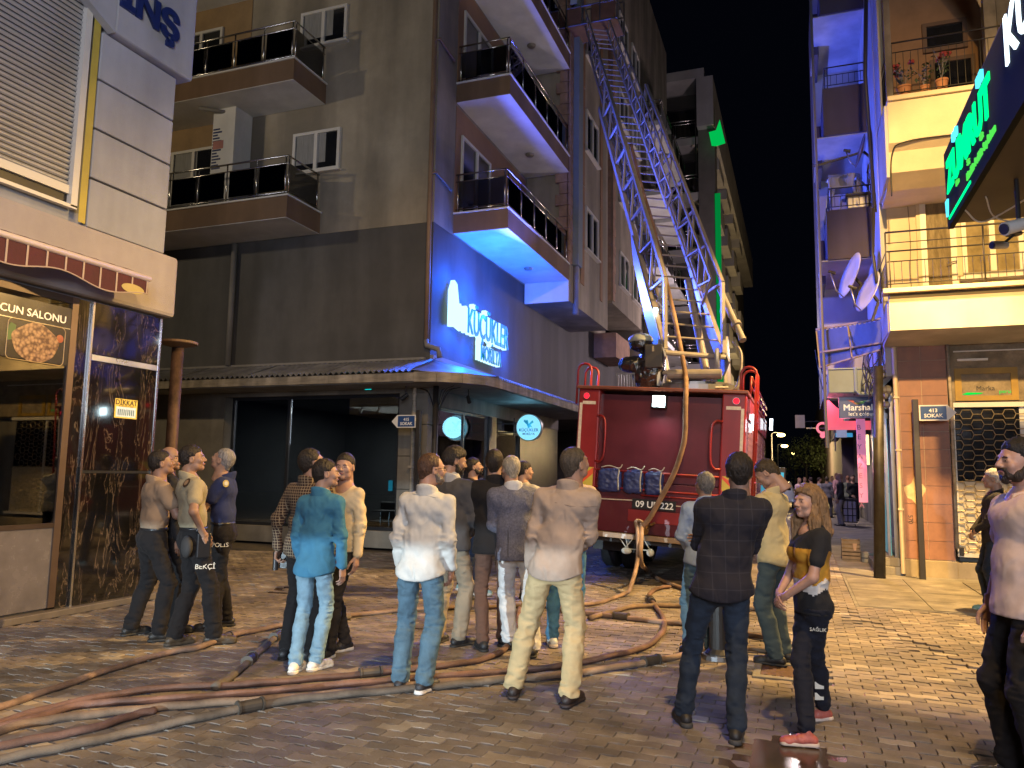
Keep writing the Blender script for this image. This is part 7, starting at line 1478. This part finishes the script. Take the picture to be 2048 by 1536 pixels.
j_ = person('dark', 'man in a black jacket and brown trousers left of the grey blazer', (985, 1302), 990, H=1.85, body=-5, look=10, pitch=12, top=cloth('black_jacket', (.014, .013, .014)), topkind='jacket', trousers=(cloth('brown_trousers', (.12, .065, .045)), 'slim'), arms=('front', 'front'), feet=((965, 1300), (1005, 1290)), hem=.83, hairstyle='crop')
k_ = person('blaz', 'grey haired man in a blue grey tweed blazer and white trousers', (1043, 1308), 1022, H=1.79, body=-8, look=-22, pitch=8, top=cloth('tweed_blazer', (.12, .125, .17), var=.35, vs=60), topkind='jacket', under=cloth('white_collar', (.6, .6, .6)), trousers=(cloth('white_trousers', (.66, .66, .64)), 'reg'), arms=('front', 'front'), feet=((1018, 1296), (1065, 1312)), hairstyle='crop', hair=(.30, .27, .22), hem=.82, skin=(.36, .2, .13), vox=.011)
l_ = person('tee2', 'man in a pale T-shirt pointing to the right behind the blazer', (1062, 1198), 1048, H=1.78, body=55, look=75, pitch=0, top=cloth('pale_tee', (.38, .36, .31)), topkind='tee', collar=False, sleeve='short', trousers=(jeans_d, 'slim'), arms=('down', 'reach'))
m1 = person('p14', 'grey haired man in a beige shirt and blue jeans behind the khaki trousers', (1125, 1298), 1148, H=1.82, body=5, look=10, pitch=8, top=cloth('beige_shirt', (.42, .33, .25)), trousers=(jeans_b, 'slim'), arms=('front', 'front'), hair=(.10, .095, .085), hairstyle='short', shoes=((.6, .65, .62), (.6, .52, .42), 'sneaker'), feet=((1105, 1292), (1150, 1290)))
n1 = person('chin', 'tall man in a beige linen shirt and khaki trousers standing with legs apart', (1088, 1402), 1190, H=1.83, body=18, look=55, pitch=16, top=cloth('linen_shirt', (.40, .31, .245), vs=5), trousers=(cloth('khaki_chinos', (.50, .38, .20)), 'reg'), arms=('pocket', 'front'), feet=((1028, 1392), (1140, 1410)), hair=(.07, .055, .04), hairstyle='crop', shoes=((.03, .02, .018), (.03, .02, .02), 'dress'), hem=.85, build=1.04, vox=.0105, tilt=4)
o1 = person('grey', 'grey haired man in a light blue shirt half hidden behind the dark plaid shirt', (1402, 1310), 1410, H=1.66, body=-5, look=-15, pitch=14, top=cloth('light_blue_shirt', (.30, .38, .50)), trousers=(jeans_m, 'reg'), arms=('front', 'front'), hair=(.13, .125, .12), skin=(.30, .16, .10))
plaid = cloth('dark_plaid_shirt', (.018, .017, .024), plaid=((.032, .032, .042), .085, .10, .05))
p1_ = person('plaid', 'man in a dark plaid shirt and dark jeans with folded arms', (1425, 1468), 1478, H=1.78, body=8, look=12, pitch=10, top=plaid, trousers=(jeans_d, 'slim'), arms=('cross', 'cross'), feet=((1368, 1448), (1472, 1482)), shoes=((.02, .02, .022), (.05, .05, .05), 'sneaker'), hem=.84, build=1.08, vox=.0105, skin=(.30, .16, .10))
q1 = person('cream', 'man in a cream shirt bending his head over his phone', (1560, 1326), 1537, H=1.78, body=-42, look=-62, pitch=-34, top=cloth('cream_shirt', (.52, .44, .24)), trousers=(cloth('slate_jeans', (.05, .075, .085)), 'reg'), arms=('chest', 'chest'), hairstyle='crop', hair=(.05, .035, .02), hem=.85, skin=(.38, .21, .14), shoes=((.02, .02, .022), (.02, .02, .02), 'dress'))
vest = cloth('paramedic_black', (.02, .02, .022))
r1 = person('wom', 'smiling paramedic with long highlighted hair in a black and yellow uniform top', (1628, 1470), 1620, H=1.60, body=-92, look=-112, pitch=4, top=vest, topkind='vest', sleeve='short', collar=False, trousers=(cloth('navy_work_trousers', (.012, .014, .024)), 'slim'), arms=('front', 'front'), feet=((1645, 1440), (1612, 1492)), female=True, hairstyle='long', hair=(.22, .13, .06), shoes=((.45, .12, .09), (.6, .5, .42), 'sneaker'), hem=.86, vox=.0105, build=.98, skin=(.48, .25, .16), belly=.0)
s1 = person('pink', 'heavy man in a pale pink polo shirt and black trousers cut by the right edge', (2062, 1585), 2045, H=1.85, body=-82, look=-88, pitch=2, top=cloth('pink_polo', (.60, .46, .40)), topkind='polo', sleeve='short', trousers=(dark_tr, 'reg'), arms=('down', 'down'), beard=(.03, .02, .015), hairstyle='short', hair=(.012, .01, .01), belly=.012, build=1.06, hem=.86, vox=.011, skin=(.42, .22, .15))
t1 = person('jack', 'white haired person in a dark jacket behind the pink polo shirt', (1990, 1226), 1988, H=1.77, body=-70, look=-60, pitch=0, top=cloth('black_padded', (.02, .018, .018)), topkind='shirt', trousers=(jeans_d, 'reg'), arms=('front', 'front'), hair=(.5, .45, .4), hairstyle='short', shoes=((.15, .3, .3), (.3, .4, .4), 'sneaker'))
# far crowd down the street
G2 = 'onlookers far down the street'
fc = [((1683, 1052), 'far onlooker in a black cardigan over a white top and grey shorts', 1.82, -70, (.03, .03, .03), (.25, .23, .2), (.35, .2, .12)),
      ((1709, 1042), 'far onlooker in a black suit beside the pink banner', 1.80, -150, (.015, .015, .018), (.015, .015, .018), (.03, .02, .02)),
      ((1698, 1036), 'far onlooker in a grey green shirt left of the black suit', 1.78, 20, (.12, .14, .11), (.25, .25, .24), (.2, .1, .06)),
      ((1676, 1030), 'far onlooker in a pink shirt before the cyan shop light', 1.9, -30, (.6, .35, .4), (.3, .28, .27), (.12, .07, .05)),
      ((1656, 1036), 'far onlooker in a dark vest with hand raised to the face', 1.72, 40, (.12, .12, .14), (.05, .05, .06), (.04, .03, .02)),
      ((1640, 1030), 'far onlooker in a light grey shirt left of the raised hand', 1.7, 90, (.3, .3, .33), (.05, .05, .06), (.03, .02, .02)),
      ((1624, 1034), 'far onlooker with a dark head turned away in front of the silver car', 1.7, 0, (.08, .09, .12), (.05, .05, .06), (.03, .02, .02)),
      ((1611, 1026), 'small far onlooker in white left of the silver car', 1.7, 180, (.5, .5, .52), (.1, .1, .12), (.25, .15, .1)),
      ((1600, 1032), 'leftmost far onlooker in a pale pink top', 1.66, 160, (.55, .4, .42), (.1, .1, .12), (.2, .12, .08)),
      ((1666, 1024), 'far onlooker in blue behind the silver car roof', 1.78, 180, (.08, .12, .25), (.05, .05, .06), (.2, .12, .08))]
for n_, (px, lab, H_, bd, tc, trc, hc) in enumerate(fc):
    person('far%d' % n_, lab, px, 0, H=H_, body=bd, look=bd, top=cloth('far_top', tc, bump=0), trousers=(cloth('far_trousers', trc, bump=0), 'reg'), arms=('down', 'front') if n_ % 2 else ('pocket', 'down'), hair=hc, hairstyle='crop', vox=.022, hands=True, group=G2, collar=False)
# badges, lettering, patches on the clothing
def ray_surf(root, names, o, d):
    """first point where a ray in the person's local frame meets the named garment"""
    best = None
    for ch in root.children:
        if ch.name.split('.')[0] in names:
            ok, loc, nrm_, _ = ch.ray_cast(Vector(o), Vector(d))
            if ok and (best is None or (loc-Vector(o)).length < (best[0]-Vector(o)).length): best = (loc, nrm_)
    return best
def patch_text(P_, names, txt, size, o, d, m_, name='lettering', up=(0, 0, 1), depth=.003):
    root = P_['root']; bpy.context.view_layer.update(); h = ray_surf(root, names, o, d)
    if not h: return
    n_ = (-Vector(d)).normalized()*.5+h[1]*.5; n_.normalize(); u_ = Vector(up); u_ = (u_-n_*u_.dot(n_)).normalized(); r_ = u_.cross(n_)
    return text(name, txt, m_, size, tuple(h[0]+n_*.008), tuple(r_), tuple(u_), depth, root, world=False)
def view_local(P_, px):
    """the viewing ray through a pixel in the person's frame"""
    root = P_['root']; bpy.context.view_layer.update(); inv = root.matrix_world.inverted(); o = inv @ CAM; e_ = inv @ (CAM+ray(*px)*10); return o, (e_-o).normalized()
TXW = mat('uniform_lettering', (.6, .58, .5), rough=.6, var=0, emit=(.6, .55, .45), es=.12)
o_, d_ = view_local(b, (410, 1138)); patch_text(b, ('trousers',), 'BEKÇİ', .06, o_, d_, TXW)
o_, d_ = view_local(b, (345, 968)); patch_text(b, ('polo_shirt',), 'BEKÇİ', .07, o_, d_, mat('grey_lettering', (.42, .38, .3), rough=.7, var=0), up=(.2, 0, 1))
o_, d_ = view_local(c, (440, 1094)); patch_text(c, ('trousers',), 'POLİS', .058, o_, d_, TXW)
o_, d_ = view_local(r1, (1636, 1262)); patch_text(r1, ('trousers',), 'SAĞLIK', .034, o_, d_, TXW, up=(0, 0, 1))
def patch_disc(P_, names, px, r_, m_, name, m2=None, ry=None):
    o_, d_ = view_local(P_, px); h = ray_surf(P_['root'], names, o_, d_)
    if not h: return
    n_ = h[1]; u_ = Vector((0, 0, 1)); u_ = (u_-n_*u_.dot(n_)).normalized(); x_ = u_.cross(n_); q = h[0]+n_*.004; k = 20
    s_ = MB(); s_.prism([(r_*cos(2*pi*i/k), (ry or r_)*sin(2*pi*i/k)) for i in range(k)], q, x_, u_, n_*.004); o = s_.build(name, m_, P_['root'])
    if m2: s_ = MB(); s_.prism([(r_*.6*cos(2*pi*i/k), (ry or r_)*.6*sin(2*pi*i/k)) for i in range(k)], q+n_*.004, x_, u_, n_*.003); s_.build('centre', m2, o)
gold_ = mat('badge_gold', (.45, .36, .12), rough=.5, var=.2); patch_disc(c, ('polo_shirt',), (451, 967), .035, gold_, 'badge', mat('badge_pale', (.55, .55, .5), rough=.5, var=.1))
patch_disc(b, ('polo_shirt',), (374, 966), .035, mat('badge_brown', (.06, .035, .02), rough=.6, var=.2), 'badge', mat('badge_beige', (.3, .2, .12), rough=.5, var=.1), .045)
# holster on the guard's right hip, belts
bx_ = b['tor'](.97); s_ = MB(); s_.box(bx_[0]+.15, bx_[0]+.205, bx_[1]-.02, bx_[1]+.10, bx_[2]-.2, bx_[2]+.02); s_.build('holster', BLACKP, b['root'], bevel=.012); s_ = MB(); s_.bar((bx_[0]+.18, bx_[1]-.03, bx_[2]+.05), (bx_[0]+.18, bx_[1]+.05, bx_[2]+.02), .035); s_.build('pistol_grip', BLACKP, b['root'], bevel=.008)
F = Field(.008, (bx_[0]-.05, bx_[1]-.3, bx_[2]-.3), (bx_[0]+.3, bx_[1]+.1, bx_[2]+.1)); F.ell((bx_[0]+.13, bx_[1]-.085, bx_[2]-.1), (.09, .045, .10), k=0); v, q = F.mesh(); npmesh('hip_cap', v, q, mat('black_cap', (.03, .028, .028), rough=.8, var=.2), b['root'])
# white stripes on the navy trackpants
for dz_ in (0, -.055):
    o_, d_ = view_local(i_, (933, 1111-dz_*260)); h = ray_surf(i_['root'], ('trousers',), o_, d_)
    if h: s_ = MB(); s_.bar(h[0]+h[1]*.004-Vector((.0, .06, .01)), h[0]+h[1]*.004+Vector((.0, .06, .01)), .006, .026); s_.build('stripe', M['white_paint'], i_['root'])
# yellow and white panels on the paramedic's top: colour by height in a material slot
def recolour(P_, part, fn, mats):
    for ch in P_['root'].children:
        if ch.name.split('.')[0] == part:
            me = ch.data; n = len(me.polygons); c_ = np.zeros(n*3, np.float32); me.polygons.foreach_get('center', c_); c_ = c_.reshape(-1, 3)
            for m_ in mats: me.materials.append(m_)
            me.polygons.foreach_set('material_index', fn(c_).astype(np.int32)); me.update()
ORG = cloth('ochre_panel', (.55, .27, .03)); WHT = cloth('white_panel', (.6, .58, .54))
ex = r1['tor'](1.2)
def wfn(c_):
    x = c_[:, 0]-ex[0]; y = c_[:, 1]-ex[1]; z = c_[:, 2]; arm = np.abs(x) > .19
    zig = .055*np.abs(((y*5.5+.2) % 1)*2-1); k = np.zeros(len(c_)); k[(z < 1.29+.35*(y-.05)*0-.25*np.clip(-y, 0, 1))] = 1; k[z < 1.03+zig] = 2; k[z < .965+zig*.9] = 0; k[arm] = 0; return k
recolour(r1, 'uniform_top', wfn, [ORG, WHT])
kx = r1['kn'][-1]
for z in (.42, .33): 
    o_, d_ = view_local(r1, (1638, 1370 if z > .4 else 1392)); h = ray_surf(r1['root'], ('trousers',), o_, d_)
    if h: s_ = MB(); s_.bar(h[0]+h[1]*.003-Vector((0, .035, 0)), h[0]+h[1]*.003+Vector((0, .03, 0)), .006, .05); s_.build('reflective_patch', TXW, r1['root'])
# blazer vent, shirt back yokes
def seam(P_, names, pxs, r_, m_, name='seam'):
    pts = []
    for px in pxs:
        o_, d_ = view_local(P_, px); h = ray_surf(P_['root'], names, o_, d_)
        if h: pts.append(h[0]+h[1]*r_*.3)
    if len(pts) > 1: s_ = MB(); s_.tube(pts, r_, 5); s_.build(name, m_, P_['root'])
seam(k_, ('jacket',), [(1016, 1060), (1016, 1080), (1016, 1100), (1016, 1115)], .004, M['cable'], 'vent')
seam(g, ('shirt',), [(800, 990), (825, 988), (850, 990), (872, 996)], .003, cloth('seam_white', (.42, .41, .38)), 'yoke_seam'); seam(n1, ('shirt',), [(1110, 1005), (1140, 1012), (1170, 1014), (1195, 1012)], .003, cloth('seam_beige', (.25, .19, .15)), 'yoke_seam')
# phones and a bottle held in hands (things of their own)
def held(P_, sx, name, label, cat, size, m_, off=(0, .02, -.07), tilt=.3):
    root = P_['root']; bpy.context.view_layer.update(); p = root.matrix_world @ Vector(tuple(P_['wr'][sx]+np.array(off))); t_ = thing(name, label, cat, tuple(p), -P_['th']+tilt); s_ = MB(); s_.box(-size[0]/2, size[0]/2, -size[1]/2, size[1]/2, -size[2]/2, size[2]/2); s_.build('body', m_, t_, bevel=.004); return t_
t_ = held(d, -1, 'mobile_phone', 'black mobile phone held low by the man in the checked shirt', 'phone', (.075, .012, .155), BLACKP, (.02, .06, -.10)); s_ = MB(); s_.box(-.034, .034, -.0075, -.0062, -.07, .07); s_.build('screen', M['dark_glass'], t_)
p_ = d['root'].matrix_world @ Vector(tuple(d['wr'][-1]+np.array((-.03, .02, -.10)))); t_ = thing('radio', 'black handheld radio held low beside the mobile phone', 'radio', tuple(p_)); s_ = MB(); s_.cyl((0, 0, -.09), (0, 0, .07), .026, n=16); s_.build('body', BLACKP, t_); s_ = MB(); s_.cyl((0, 0, .07), (0, 0, .1), .015, n=12); s_.build('cap', M['metal_grey'], t_)
t_ = held(q1, 1, 'mobile_phone', 'mobile phone in the hands of the man in the cream shirt', 'phone', (.075, .012, .155), BLACKP, (-.07, .07, .03)); s_ = MB(); s_.box(-.034, .034, -.0075, -.0062, -.07, .07); s_.build('screen', glow('phone_screen', (.6, .75, .9), .5), t_)
